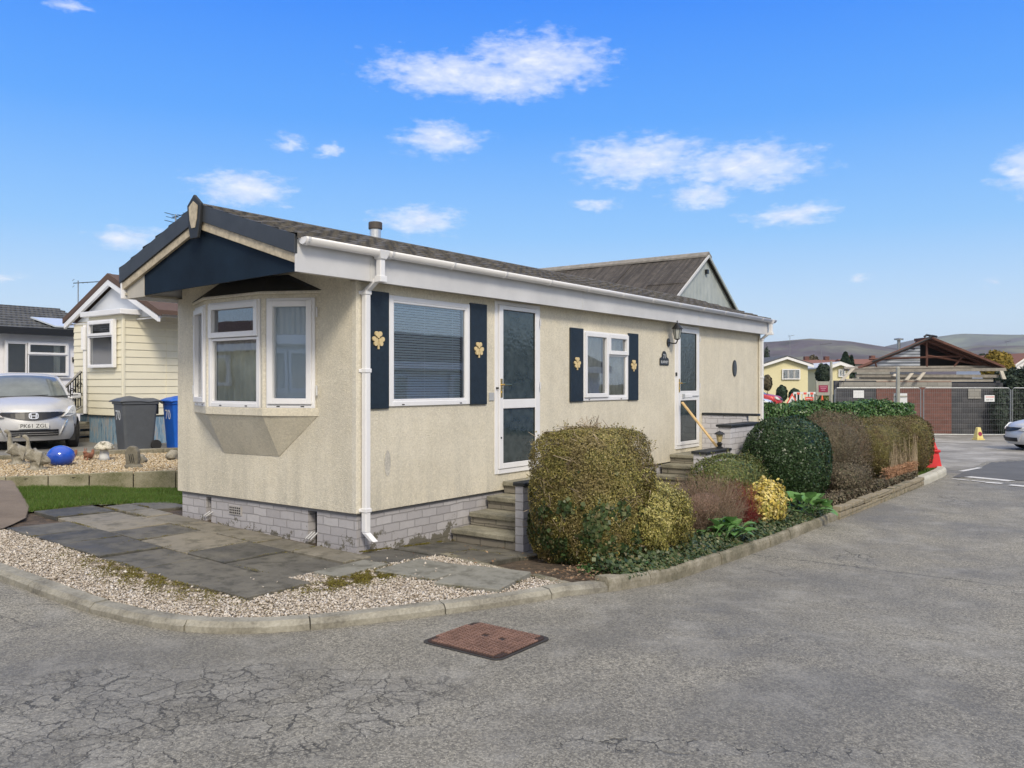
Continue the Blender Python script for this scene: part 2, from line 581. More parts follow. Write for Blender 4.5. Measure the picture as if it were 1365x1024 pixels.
    # --- slabs: per-slab tone
    def slab(name, stops, lo, hi):
        m, t, b = newmat(name)
        g = t.new('ShaderNodeNewGeometry')
        base = t.ramp(g.outputs['Random Per Island'], stops)
        n = t.noise(2.2, 6, .65)
        c = t.mix(t.ramp(n, [(.42, 0.0), (.66, .65)]), base, hi)
        c = t.mix(t.ramp(t.noise(5.5, 5, .7), [(.48, 0.0), (.62, .65)]), c, lo)
        c = t.mix(t.ramp(t.noise(120, 2, .6), [(.6, 0.0), (.8, .22)]), c, (.36, .34, .30))
        c = t.mix(t.ramp(t.noise(28, 3, .7), [(.70, 0.0), (.76, .55)]), c, (.40, .38, .32))
        t.put(b.inputs['Base Color'], c)
        t.put(b.inputs['Roughness'], t.ramp(n, [(.3, .6), (.7, .85)]))
        t.put(b.inputs['Normal'], t.bump(t.noise(60, 5, .7), .55, .005))
        return m
    MT['slab'] = slab('dark_wet_slab', [(0.0, (.058, .057, .052)), (.5, (.080, .077, .068)), (1.0, (.135, .125, .10))], (.038, .037, .027), (.20, .185, .145))
    MT['slab_pale'] = slab('dry_pale_slab', [(0.0, (.15, .138, .108)), (.5, (.19, .172, .132)), (1.0, (.24, .215, .165))], (.085, .078, .05), (.30, .27, .21))
    MT['slab_grey'] = slab('grey_loose_slab', [(0.0, (.17, .168, .145)), (1.0, (.23, .225, .19))], (.085, .082, .06), (.27, .262, .225))

    # --- roofs
    def rooft(name, c1, c2, moss, ax=0, sx=.33, sz=.5, amp=.012):
        m, t, b = newmat(name)
        x = t.sep()
        a = x[0] if ax == 0 else x[1]
        wv_ = t.new('ShaderNodeTexWave')
        wv_.wave_type = 'BANDS'
        wv_.bands_direction = 'X'
        t.put(wv_.inputs['Vector'], t.comb(a, 0.0, 0.0))
        wv_.inputs['Scale'].default_value = 1 / sx / 2 * 1.6
        wv_.inputs['Distortion'].default_value = 0
        n = t.noise(3.5, 6, .7)
        c = t.ramp(n, [(.35, c1), (.6, c2), (.75, moss)])
        if ax == 1: c = t.mix(t.ramp(t.noise(1.0, 5, .7, t.map((.25, 3.2, .25))), [(.42, .75), (.58, 0.0)]), c, tuple(q * .5 for q in c1))
        c = t.mix(t.ramp(t.noise(55, 4, .7), [(.45, .0), (.7, .6)]), c, tuple(q * .45 for q in c1))
        t.put(b.inputs['Base Color'], c)
        b.inputs['Roughness'].default_value = .85
        hh = t.math('ADD', t.math('MULTIPLY', wv_.outputs['Fac'], 1.0), t.math('MULTIPLY', t.noise(30, 4, .7), .35))
        t.put(b.inputs['Normal'], t.bump(hh, .9, amp * 2))
        return m
    MT['roof'] = rooft('tile_roof', (.075, .068, .060), (.135, .122, .10), (.20, .175, .13))
    MT['roof_dark'] = rooft('dark_tile_roof', (.07, .075, .08), (.14, .145, .15), (.19, .19, .19))
    MT['barn_roof'] = rooft('brown_sheet_roof', (.085, .072, .060), (.15, .128, .106), (.19, .165, .14), ax=1, sx=.30, amp=.035)
    MT['rooftrim'] = simple('grey_ridge_sheet', (.24, .22, .19), .85, var=.3, scale=3)
    MT['roof_brown'] = simple('brown_roof', (.105, .066, .05), .85)
    MT['roof_red'] = simple('russet_roof', (.22, .10, .07), .9)
    m, t, b = newmat('corrugated_sheet')
    wv_ = t.new('ShaderNodeTexWave')
    wv_.bands_direction = 'X'
    t.put(wv_.inputs['Vector'], t.comb(t.sep()[0], 0.0, 0.0))
    wv_.inputs['Scale'].default_value = 1.6
    t.put(b.inputs['Base Color'], t.mix(t.ramp(wv_.outputs['Fac'], [(.1, .5), (.4, 0.0)]), t.ramp(t.noise(1.2, 5, .6), [(.3, (.38, .42, .41)), (.7, (.52, .56, .54))]), (.24, .27, .27)))
    t.put(b.inputs['Normal'], t.bump(wv_.outputs['Fac'], .8, .04))
    b.inputs['Roughness'].default_value = .6
    MT['corr'] = m
    m, t, b = newmat('bright_corrugated_sheet')
    wv_ = t.new('ShaderNodeTexWave')
    wv_.bands_direction = 'Z'
    t.put(wv_.inputs['Vector'], t.obj())
    wv_.inputs['Scale'].default_value = 2.4
    t.put(b.inputs['Base Color'], t.ramp(wv_.outputs['Fac'], [(.2, (.20, .22, .25)), (.7, (.52, .56, .62))]))
    b.inputs['Roughness'].default_value = .5
    MT['corr2'] = m

    # --- plain things
    MT['upvc'] = simple('white_upvc', (.80, .80, .81), .35, var=.05, scale=3)
    MT['upvc_old'] = simple('weathered_white_board', (.60, .60, .60), .5, var=.10, scale=2.2, bump=.15, bscale=30)
    MT['soffit'] = simple('soffit_board', (.50, .47, .40), .7, var=.14, scale=3)
    MT['barge'] = simple('slate_blue_board', (.042, .048, .056), .55, var=.22, scale=5, bump=.3, bscale=40)
    MT['barge_cream'] = simple('peeling_cream_timber', (.50, .43, .31), .8, var=.32, scale=16, bump=.6, bscale=30)
    MT['navy'] = simple('navy_gable_board', (.008, .018, .032), .75, var=.45, scale=1.3, bump=.3, bscale=50, spec=.2)
    MT['shutter'] = simple('navy_shutter_board', (.010, .020, .032), .55, var=.3, scale=20, bump=.9, bscale=110, bdist=.004)
    MT['shamrock'] = simple('cream_painted_shamrock', (.70, .55, .29), .6, var=.16, scale=40, bump=.4, bscale=120)
    MT['black'] = simple('black_paint', (.015, .016, .018), .35, var=.1)
    MT['coping'] = simple('black_coping', (.022, .025, .028), .6, var=.35, scale=9, bump=.5, bscale=40)
    MT['rubber'] = simple('black_rubber', (.02, .02, .02), .8)
    MT['brass'] = simple('brass', (.62, .46, .20), .3, 1.0)
    MT['steel'] = simple('galvanised_steel', (.34, .355, .36), .4, .8, var=.15, scale=20)
    MT['flue'] = simple('aluminium_flue', (.62, .64, .66), .35, .7, var=.12, scale=14)
    MT['cowl'] = simple('dark_cowl', (.075, .062, .055), .6)
    MT['wood'] = simple('bare_pine', (.63, .44, .20), .6, var=.14, scale=14)
    MT['weathered'] = simple('weathered_timber', (.24, .22, .19), .85, var=.3, scale=6, bump=.4, bscale=30)
    MT['pale_timber'] = simple('pale_broken_timber', (.50, .46, .39), .85, var=.15, scale=6)
    MT['rust'] = simple('rusty_steel', (.115, .052, .038), .85, var=.35, scale=5, bump=.4, bscale=30)
    MT['post'] = simple('grey_concrete_post', (.34, .34, .30), .85, var=.2, scale=6)
    MT['white'] = simple('white_sign', (.68, .70, .71), .5, var=.04)
    MT['red'] = simple('red_plastic', (.66, .018, .022), .4, var=.14, scale=5)
    MT['redsign'] = simple('red_sign_face', (.72, .10, .07), .5, var=.1)
    MT['orange'] = simple('orange_plastic', (.78, .13, .04), .5)
    MT['yellow'] = simple('faded_yellow_plastic', (.70, .58, .22), .5, var=.12, scale=9)
    MT['maroon'] = simple('maroon_sign_face', (.26, .018, .06), .5)
    MT['siding'] = simple('cream_siding', (.80, .75, .58), .55, var=.04, scale=2, bump=.1, bscale=20)
    MT['wallwhite'] = simple('white_render', (.80, .80, .83), .85, var=.05, scale=2.5, bump=.2, bscale=60)
    MT['gablegrey'] = simple('pale_grey_board', (.62, .65, .69), .6, var=.04)
    MT['binl'] = simple('grey_bin_plastic', (.090, .098, .108), .45, var=.14, scale=6)
    MT['binb'] = simple('blue_bin_plastic', (.008, .105, .50), .42, var=.14, scale=5)
    MT['ball'] = simple('blue_glazed_ceramic', (.02, .085, .50), .2, var=.15, scale=8, coat=.6)
    MT['mush_cap'] = ground('mossy_cream_stone', [(.42, (.10, .09, .05)), (.5, (.58, .54, .43)), (.7, (.74, .70, .60))], 16, .6)
    MT['mush_stem'] = simple('white_painted_stone', (.66, .67, .66), .8, var=.12)
    MT['terracotta'] = simple('terracotta', (.27, .12, .075), .85, var=.3, scale=16)
    MT['manhole'] = None
    MT['silver'] = simple('silver_car_paint', (.58, .58, .58), .42, .35, var=.03, coat=.25)
    MT['redpaint'] = simple('red_car_paint', (.50, .03, .03), .3, .2, coat=.7)
    MT['whitepaint'] = simple('white_car_paint', (.66, .72, .80), .3, .1, coat=.7)
    MT['carglass'] = simple('car_glass', (.13, .15, .15), .10, 0, var=.3, scale=3, spec=.7)
    MT['lens'] = simple('headlight_lens', (.72, .73, .72), .2, .1, var=.3, scale=28, coat=.5)
    MT['amber'] = simple('amber_lens', (.60, .24, .06), .2)
    MT['grille'] = simple('dark_grille', (.012, .013, .016), .4)
    MT['chrome'] = simple('chrome', (.72, .73, .75), .15, 1.0, var=.05)
    MT['plate'] = simple('number_plate', (.64, .64, .62), .4, var=.02)
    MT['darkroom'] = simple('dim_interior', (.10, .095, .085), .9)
    MT['curtain'] = simple('net_curtain', (.74, .72, .62), .9, var=.25, scale=3)
    MT['curtain_sheer'] = simple('pale_roller_blind', (.70, .76, .80), .9, var=.05, scale=2)
    MT['blind'] = simple('venetian_slats', (.80, .90, .96), .5, var=.03)
    MT['solar'] = simple('solar_panel_glass', (.55, .60, .66), .3, .0, var=.05, spec=1)
    MT['lampglass'] = simple('smoked_lamp_glass', (.42, .44, .42), .15, var=.1)
    MT['yellowlamp'] = simple('amber_lamp_glass', (.45, .36, .18), .2, var=.2, scale=20)
    MT['plastic_vent'] = simple('grey_vent_plastic', (.42, .43, .44), .5)
    MT['twig'] = simple('bare_twigs', (.30, .22, .155), .85, var=.3, scale=8)
    MT['twig_pale'] = simple('pale_bare_stems', (.46, .37, .26), .85, var=.3, scale=8)
    MT['twig_red'] = simple('crimson_twigs', (.22, .035, .03), .75, var=.35, scale=10)
    MT['bark'] = simple('bark', (.12, .09, .065), .9, var=.3, scale=14)
    # fake-painted, peeling blue boards
    m, t, b = newmat('peeling_blue_boards')
    n = t.noise(1.0, 6, .7, t.map((16, 16, 3)))
    t.put(b.inputs['Base Color'], t.ramp(n, [(.30, (.05, .05, .06)), (.40, (.14, .24, .34)), (.52, (.24, .36, .46)), (.60, (.40, .36, .32)), (.68, (.20, .33, .44)), (.78, (.44, .45, .44))]))
    b.inputs['Roughness'].default_value = .8
    t.put(b.inputs['Normal'], t.bump(n, .6, .01))
    MT['blueboard'] = m
    # manhole iron
    m, t, b = newmat('rusty_iron_cover')
    x = t.sep()
    v = t.vmath('MULTIPLY', t.obj(), (1, 1, 0))
    wx = t.math('SINE', t.math('MULTIPLY', t.math('ADD', x[0], x[1]), 115))
    wy = t.math('SINE', t.math('MULTIPLY', t.math('SUBTRACT', x[0], x[1]), 115))
    ck = t.math('MULTIPLY', wx, wy)
    sx_ = t.math('GREATER_THAN', ck, 0.0)
    bars = t.math('SINE', t.math('MULTIPLY', x[0], 270))
    bars2 = t.math('SINE', t.math('MULTIPLY', x[1], 270))
    hgt = t.new('ShaderNodeMix', data_type='FLOAT')
    t.put(hgt.inputs[0], sx_)
    t.put(hgt.inputs[2], bars)
    t.put(hgt.inputs[3], bars2)
    h = t.math('MAXIMUM', hgt.outputs[0], -.2)
    c = t.ramp(t.noise(7, 5, .7), [(.3, (.030, .018, .014)), (.55, (.05, .028, .021)), (.75, (.06, .048, .04))])
    c = t.mix(t.ramp(h, [(.0, .6), (.5, 0.0)]), c, (.075, .045, .035))
    t.put(b.inputs['Base Color'], c)
    b.inputs['Roughness'].default_value = .72
    b.inputs['Metallic'].default_value = .25
    t.put(b.inputs['Normal'], t.bump(h, .8, .006))
    MT['manhole'] = m
    # glass
    m, t, b = newmat('window_glass')
    t.n.remove(b)
    lw = t.new('ShaderNodeLayerWeight')
    lw.inputs['Blend'].default_value = .42
    gl = t.new('ShaderNodeBsdfGlossy')
    gl.inputs['Roughness'].default_value = .015
    t.put(gl.inputs['Normal'], t.bump(t.noise(2.0, 2, .5), .03, .02))
    gl.inputs['Color'].default_value = (.95, .97, 1, 1)
    tr = t.new('ShaderNodeBsdfTransparent')
    tr.inputs['Color'].default_value = (.93, .97, .97, 1)
    mx = t.new('ShaderNodeMixShader')
    t.put(mx.inputs[0], t.math('ADD', t.math('MULTIPLY', lw.outputs['Fresnel'], 1.0), .16, clamp=True))
    t.l.new(tr.outputs[0], mx.inputs[1])
    t.l.new(gl.outputs[0], mx.inputs[2])
    t.l.new(mx.outputs[0], t.n['Material Output'].inputs['Surface'])
    MT['glass'] = m
    # obscured door glass
    m, t, b = newmat('patterned_door_glass')
    t.put(b.inputs['Base Color'], t.ramp(t.noise(7, 4, .7), [(.35, (.02, .034, .038)), (.65, (.050, .070, .074))]))
    b.inputs['Roughness'].default_value = .12
    b.inputs['Specular IOR Level'].default_value = .9
    t.put(b.inputs['Normal'], t.bump(t.voro(26, 'SMOOTH_F1'), .12, .01))
    MT['doorglass'] = m

    # foliage
    def leaf(name, cols, rough=.5, tr=.10, patch=None, pscale=3, spec=.35):
        m, t, b = newmat(name)
        g = t.new('ShaderNodeNewGeometry')
        r_ = g.outputs['Random Per Island']
        n = len(cols)
        c = t.ramp(r_, [(i / max(1, n - 1), q) for i, q in enumerate(cols)])
        if patch:
            c = t.mix(t.ramp(t.noise(pscale, 4, .6), [(.48, 0.0), (.62, .75)]), c, patch)
        t.put(b.inputs['Base Color'], c)
        b.inputs['Roughness'].default_value = rough
        b.inputs['Specular IOR Level'].default_value = spec
        tl = t.new('ShaderNodeBsdfTranslucent')
        t.put(tl.inputs['Color'], c)
        mx = t.new('ShaderNodeMixShader')
        mx.inputs[0].default_value = tr
        t.l.new(b.outputs[0], mx.inputs[1])
        t.l.new(tl.outputs[0], mx.inputs[2])
        t.l.new(mx.outputs[0], t.n['Material Output'].inputs['Surface'])
        return m
    MT['lf_olive'] = leaf('olive_brown_leaves', [(.085, .085, .022), (.22, .195, .05), (.32, .265, .08), (.15, .15, .035), (.38, .31, .12), (.10, .11, .03)], patch=(.19, .145, .06))
    MT['lf_gold'] = leaf('golden_privet_leaves', [(.10, .115, .026), (.27, .25, .06), (.44, .38, .11), (.17, .175, .04), (.56, .49, .20), (.22, .215, .05)])
    MT['lf_ivy'] = leaf('dark_ivy_leaves', [(.022, .042, .014), (.045, .078, .025), (.07, .105, .035), (.025, .05, .018), (.14, .17, .075), (.16, .13, .06)], .42)
    MT['lf_dark'] = leaf('dark_holly_green_leaves', [(.018, .040, .014), (.030, .064, .022), (.050, .092, .034), (.022, .048, .017), (.10, .15, .07)], .32, .12)
    MT['lf_low'] = leaf('mid_green_leaves', [(.05, .085, .02), (.09, .13, .03), (.15, .17, .05), (.20, .20, .06), (.05, .09, .03)], .4)
    MT['lf_yellow'] = leaf('yellow_variegated_leaves', [(.60, .45, .08), (.72, .58, .16), (.30, .30, .05), (.76, .64, .28), (.50, .38, .06)], .45)
    MT['lf_brown'] = leaf('withered_heather_leaves', [(.055, .048, .032), (.11, .088, .06), (.18, .145, .10), (.060, .068, .035), (.26, .215, .15)], .8, .1)
    MT['lf_mauve'] = leaf('brown_purple_twig_leaves', [(.10, .060, .045), (.17, .105, .075), (.23, .15, .11), (.12, .09, .06)], .8, .1)
    MT['lf_moss'] = leaf('moss_green_hedge_leaves', [(.075, .08, .025), (.15, .14, .04), (.22, .195, .06), (.11, .095, .04), (.27, .23, .09)], .6, patch=(.13, .085, .045))
    MT['lf_berg'] = leaf('broad_glossy_leaves', [(.07, .17, .05), (.10, .24, .06), (.15, .30, .09), (.08, .19, .08)], .28, .2)
    MT['lf_laurel'] = leaf('laurel_leaves', [(.03, .085, .022), (.06, .14, .035), (.12, .22, .07), (.035, .095, .03), (.20, .30, .12)], .3)
    MT['lf_grass'] = leaf('lawn_blades', [(.065, .14, .018), (.11, .21, .03), (.17, .27, .055), (.15, .17, .05), (.085, .17, .022)], .5, .35)
    MT['lf_moss2'] = leaf('ground_moss', [(.12, .12, .015), (.22, .19, .03), (.16, .13, .03), (.10, .07, .03)], .9, .1)
    MT['lf_conifer'] = leaf('dark_conifer_leaves', [(.015, .035, .022), (.025, .05, .03), (.04, .07, .04)], .7, .05)
    MT['lf_autumn'] = leaf('yellow_ochre_leaves', [(.16, .12, .02), (.30, .22, .04), (.38, .27, .05), (.13, .12, .03)], .7, .2)
    MT['lf_shrub'] = leaf('dull_dark_shrub_leaves', [(.02, .04, .028), (.035, .055, .035), (.055, .08, .055), (.03, .04, .035)], .7, .1)
    MT['lf_dry'] = leaf('dry_fallen_leaves', [(.16, .09, .05), (.26, .16, .09), (.34, .24, .15), (.10, .06, .04)], .8, .1)
    MT['chips'] = leaf('pink_white_stone_chips', [(.40, .34, .275), (.57, .505, .42), (.67, .61, .53), (.31, .25, .185), (.75, .71, .65)], .85, 0)
    MT['chips_gold'] = leaf('golden_stone_chips', [(.36, .25, .13), (.55, .43, .26), (.66, .56, .40), (.46, .34, .19), (.74, .68, .56)], .85, 0)


mk()


# ------------------------------------------------------------------ foliage tools
def leafmesh(name, C, N, L, W, mat, parent=None, jitter=.7, droop=0.0):
    """one folded quad per leaf. C centres, N outward directions (n,3)"""
    n = len(C)
    N = N + rng.normal(0, jitter, (n, 3))
    N[:, 2] -= droop
    N /= np.linalg.norm(N, axis=1, keepdims=True) + 1e-9
    A = rng.normal(0, 1, (n, 3))
    Tn = np.cross(N, A)
    Tn /= np.linalg.norm(Tn, axis=1, keepdims=True) + 1e-9
    B = np.cross(N, Tn)
    s = rng.uniform(.6, 1.25, (n, 1))
    l = L * s / 2
    w_ = W * s / 2
    f = N * (w_ * .35)
    V = np.stack([C - Tn * l, C + B * w_ + f + Tn * l * .15, C + Tn * l, C - B * w_ + f + Tn * l * .15], 1).reshape(-1, 3)
    F = np.arange(4 * n).reshape(n, 4)
    return npmesh(name, V, F, mat, parent)


def shell_points(n, a, b, c, p=2.8, depth=.10, zcut=-.97, lump=.06, seed=0, freq=3.0):
    r0 = np.random.default_rng(seed)
    d = r0.normal(0, 1, (int(n * 1.6), 3))
    d /= np.linalg.norm(d, axis=1, keepdims=True)
    rad = (np.abs(d) ** p).sum(1) ** (-1 / p)
    P_ = d * rad[:, None]
    ph = r0.uniform(0, 6.28, 6)
    lm = (np.sin(freq * d[:, 0] * 2 + ph[0]) * np.sin(freq * d[:, 1] * 2.3 + ph[1]) + .6 * np.sin(freq * 4.1 * d[:, 2] + ph[2] + 3 * d[:, 0]) * np.sin(freq * 3.3 * d[:, 0] + ph[3])
          + .45 * np.sin(freq * 7 * d[:, 0] + ph[4]) * np.sin(freq * 6.1 * d[:, 2] + ph[5]))
    s = 1 + lump * lm - np.abs(r0.normal(0, depth, len(d)))
    s = np.where(r0.random(len(d)) < .03, s + r0.uniform(0, depth * .5, len(d)), s)
    P_ = P_ * s[:, None]
    keep = P_[:, 2] > zcut
    P_ = P_[keep][:n]
    d = d[keep][:n]
    return P_ * np.array([a, b, c]), d / np.array([a, b, c])


def twigs(name, segs, r, mat, parent):
    """segs: list of polylines -> one mesh of 3-sided tapering stems (numpy)"""
    V = []
    F = []
    o = 0
    for pl in segs:
        pl = np.asarray(pl)
        k = len(pl)
        for i in range(k):
            t_ = pl[min(i + 1, k - 1)] - pl[max(i - 1, 0)]
            t_ = t_ / (np.linalg.norm(t_) + 1e-9)
            u = np.cross(t_, [.3, .2, .93])
            u /= np.linalg.norm(u) + 1e-9
            w_ = np.cross(t_, u)
            rr = r * (1 - .6 * i / (k - 1))
            for q in range(3):
                V.append(pl[i] + rr * (math.cos(q * 2.094) * u + math.sin(q * 2.094) * w_))
        for i in range(k - 1):
            for q in range(3):
                F.append((o + i * 3 + q, o + i * 3 + (q + 1) % 3, o + (i + 1) * 3 + (q + 1) % 3, o + (i + 1) * 3 + q))
        o += 3 * k
    return npmesh(name, np.array(V), np.array(F), mat, parent)


def twig_set(n, a, b, c, r0, s0=.55, s1=1.02, wig=.03, seed=1, zcut=-.9, up=.0, k=5, p=2.8):
    rg = np.random.default_rng(seed)
    out = []
    while len(out) < n:
        d = rg.normal(0, 1, 3)
        d /= np.linalg.norm(d)
        if d[2] < zcut: continue
        rad = (np.abs(d) ** p).sum() ** (-1 / p)
        e = d * rad * np.array([a, b, c])
        e1 = e * rg.uniform(s1 - .1, s1)
        st = e * s0 * rg.uniform(.8, 1.1)
        st[2] = st[2] * (1 - up) + (-c) * up
        pl = [st + (e1 - st) * (i / (k - 1)) + (rg.normal(0, wig, 3) if i else 0) for i in range(k)]
        out.append(pl)
    return out


def bush(name, label, cat, cx, cy, a, b, zb, zt, n, leaf, mat, tw=0, twmat=None, twr=.003, group=None, p=2.8, depth=.09, lump=.05,
         seed=1, part='foliage', stray=60, jitter=.7, core=.80, twup=.3, wig=.03, s1=1.03, droop=0, freq=3.0):
    c = (zt - zb) / 2
    t = thing(name, label, cat, (cx, cy, zb), 0, group)
    P_, D_ = shell_points(n, a, b, c, p, depth, -.98, lump, seed, freq)
    P_[:, 2] += c
    leafmesh(part, P_, D_, leaf[0], leaf[1], mat, t, jitter, droop)
    if core:
        P2, D2 = shell_points(int(n * .25), a * core, b * core, c * core, p, .06, -.98, lump, seed + 50, freq)
        P2[:, 2] += c
        mb = MB()
        pts = []
        for i in range(13):
            ph = -math.pi / 2 + math.pi * i / 12
            row = []
            for j in range(21):
                th = 2 * math.pi * j / 20
                d = np.array([math.cos(ph) * math.cos(th), math.cos(ph) * math.sin(th), math.sin(ph)])
                rad = (np.abs(d) ** p).sum() ** (-1 / p) * core * .97
                row.append(tuple(d * rad * np.array([a, b, c]) + np.array([0, 0, c])))
            pts.append(row)
        mb.grid(pts)
        mb.build('inner_growth', mat, t)
    if stray:
        rg_ = np.random.default_rng(seed + 200)
        sgs, lc, ln_ = [], [], []
        while len(sgs) < stray:
            d = rg_.normal(0, 1, 3)
            d[2] = abs(d[2]) * 1.2 - .3
            d /= np.linalg.norm(d)
            rad = (np.abs(d) ** p).sum() ** (-1 / p)
            e = d * rad * np.array([a, b, c]) * .97
            o_ = d * np.array([1, 1, .6]) + [0, 0, .55] + rg_.normal(0, .25, 3)
            o_ /= np.linalg.norm(o_)
            L_ = rg_.uniform(.03, .11)
            pl = [e + o_ * L_ * k_ / 3 + rg_.normal(0, .004, 3) for k_ in range(4)]
            sgs.append([q + np.array([0, 0, c]) for q in pl])
            for k_ in range(7):
                lc.append(e + o_ * L_ * (k_ + 1) / 7 + rg_.normal(0, leaf[0] * .35, 3) + [0, 0, c])
                ln_.append(o_)
        twigs('shoots', sgs, twr * .8, twmat or MT['twig'], t)
        leafmesh('shoot_leaves', np.array(lc), np.array(ln_), leaf[0], leaf[1], mat, t, 1.2)
    if tw:
        sg = twig_set(tw, a, b, c, twr, .5, s1, wig, seed + 9, up=twup, p=p)
        sg = [[q + np.array([0, 0, c]) for q in pl] for pl in sg]
        twigs('twigs', sg, twr, twmat, t)
    return t


def chips(name, pts, size, mat, label, cat=None):
    """pts (n,3): flattened irregular octahedra"""
    n = len(pts)
    base = np.array([(1, 0, 0), (0, 1, 0), (-1, 0, 0), (0, -1, 0), (0, 0, 1), (0, 0, -1)], float)
    tri = np.array([(0, 1, 4), (1, 2, 4), (2, 3, 4), (3, 0, 4), (1, 0, 5), (2, 1, 5), (3, 2, 5), (0, 3, 5)])
    sc = size * rng.uniform(.5, 1.4, (n, 1, 1)) * np.concatenate([rng.uniform(.6, 1.3, (n, 1, 1)), rng.uniform(.5, 1.0, (n, 1, 1)), rng.uniform(.25, .55, (n, 1, 1))], 2)
    V = base[None] * sc + rng.normal(0, size * .16, (n, 6, 3))
    a = rng.uniform(0, 6.28, n)
    ca, sa = np.cos(a)[:, None], np.sin(a)[:, None]
    X = V[:, :, 0] * ca - V[:, :, 1] * sa
    Y = V[:, :, 0] * sa + V[:, :, 1] * ca
    V = np.stack([X, Y, V[:, :, 2]], 2)
    tl = rng.normal(0, .35, (n, 2))
    V[:, :, 2] += V[:, :, 0] * tl[:, :1] + V[:, :, 1] * tl[:, 1:]
    V += pts[:, None, :]
    F = (tri[None] + 6 * np.arange(n)[:, None, None]).reshape(-1, 3)
    o = npmesh(name, V.reshape(-1, 3), F, mat)
    return tag(o, label, None, None, 'stuff')


def inpoly(x, y, poly):
    x = np.asarray(x)
    y = np.asarray(y)
    ins = np.zeros(x.shape, bool)
    n = len(poly)
    for i in range(n):
        x1, y1 = poly[i]
        x2, y2 = poly[(i + 1) % n]
        if y1 == y2: continue
        c = ((y1 > y) != (y2 > y)) & (x < (x2 - x1) * (y - y1) / (y2 - y1) + x1)
        ins ^= c
    return ins


def sheet(name, xs_, ys_, zf, mat, inside=None, kind='structure'):
    X, Y = np.meshgrid(xs_, ys_, indexing='ij')
    Z = zf(X, Y)
    V = np.stack([X, Y, Z], 2).reshape(-1, 3)
    a, b = X.shape
    I = np.arange(a * b).reshape(a, b)
    F = np.stack([I[:-1, :-1], I[1:, :-1], I[1:, 1:], I[:-1, 1:]], 2).reshape(-1, 4)
    if inside is not None:
        cx = (X[:-1, :-1] + X[1:, 1:]) / 2
        cy = (Y[:-1, :-1] + Y[1:, 1:]) / 2
        F = F[inside(cx, cy).ravel()]
    o = npmesh(name, V, F, mat, smooth=True)
    return tag(o, None, None, None, kind)

# ================================================================== SETTING
def spread(a, b, n, k=1.0):
    return [a + (b - a) * (i / n) ** k for i in range(n + 1)]


# land to the horizon (coarse far, finer near)
far = [-9000, -4000, -1500, -600, -250, -120, -60]
gx = far + list(np.arange(-40, 110, 3.0)) + [120, 160, 250, 600, 1500, 4000, 9000]
gy = far + list(np.arange(-40, 60, 3.0)) + [70, 100, 160, 250, 600, 1500, 4000, 9000]
sheet('ground', gx, gy, lambda x, y: zrv(x, y) - .06, MT['land'])

KE = [(-2.6, 8.5), (-2.6, 5), (-2.6, 2.5), (-2.59, .9), (-2.57, .1), (-2.52, -.45), (-2.42, -.92), (-2.22, -1.27), (-1.88, -1.56), (-1.46, -1.80), (-.95, -2.05),
      (-.35, -2.33), (.3, -2.53), (1.1, -2.58), (2.5, -2.62), (4.5, -2.62), (7.25, -2.60), (10, -2.61), (13.0, -2.62), (15.7, -2.62), (16.4, -2.5), (16.9, -2.15), (17.1, -1.5)]


def resample(pl, step):
    out = [pl[0]]
    acc = 0
    for (a, b) in zip(pl[:-1], pl[1:]):
        d = math.hypot(b[0] - a[0], b[1] - a[1])
        k = max(1, int(round(d / step)))
        for i in range(1, k + 1):
            out.append((a[0] + (b[0] - a[0]) * i / k, a[1] + (b[1] - a[1]) * i / k))
    return out


def smooth(pl, it=2):
    for _ in range(it):
        q = [pl[0]]
        for a, b in zip(pl[:-1], pl[1:]):
            q += [(a[0] * .75 + b[0] * .25, a[1] * .75 + b[1] * .25), (a[0] * .25 + b[0] * .75, a[1] * .25 + b[1] * .75)]
        pl = q + [pl[-1]]
    return pl


KP = resample(smooth(KE, 2), .06)


def normals(pl):
    out = []
    for i in range(len(pl)):
        a = pl[max(0, i - 1)]
        b = pl[min(len(pl) - 1, i + 1)]
        dx, dy = b[0] - a[0], b[1] - a[1]
        l = math.hypot(dx, dy)
        out.append((-dy / l, dx / l))
    return out


KN = normals(KP)
YARD = [(p[0] + n[0] * .08, p[1] + n[1] * .08) for p, n in zip(KP, KN)] + [(17.1, 9.5), (-2.4, 9.5)]

# road
sheet('road', spread(-40, -4, 12) + list(np.arange(-3.5, 36, .5)), spread(-30, -6, 8) + list(np.arange(-5.5, 12, .5)) + [14, 18, 24, 32, 40],
      rdv, MT['asphalt'])
# worn concrete yard beyond the road end
conc = [(16.9, -1.6), (17.4, -2.75), (20.6, -2.9), (22.0, -3.6), (23.6, -3.9), (24.5, -6.5), (24.5, -14), (36, -14), (36, 6), (17, 6)]
sheet('concrete_yard', list(np.arange(15, 36.2, .2)), list(np.arange(-14, 6.2, .2)), lambda x, y: zrv(x, y) + .004, MT['yardc'],
      lambda x, y: inpoly(x, y, conc))
dk = [(15.35, -2.75), (17.2, -2.85), (20.4, -3.0), (21.8, -3.7), (23.4, -4.0), (24.3, -6.6), (24.3, -13), (17.5, -13), (15.6, -5.0)]
sheet('road_patch', list(np.arange(15, 24.6, .15)), list(np.arange(-13, -2.6, .15)), lambda x, y: zrv(x, y) + .008, MT['patch'],
      lambda x, y: inpoly(x, y, dk))
mb = MB()
def strip(x0, y0, x1, y1, w_):
    dx, dy = x1 - x0, y1 - y0
    l = math.hypot(dx, dy)
    nx, ny = -dy / l * w_ / 2, dx / l * w_ / 2
    z0, z1 = zr(x0, y0) + .012, zr(x1, y1) + .012
    mb.add([(x0 + nx, y0 + ny, z0), (x1 + nx, y1 + ny, z1), (x1 - nx, y1 - ny, z1), (x0 - nx, y0 - ny, z0)], [(0, 1, 2, 3)])
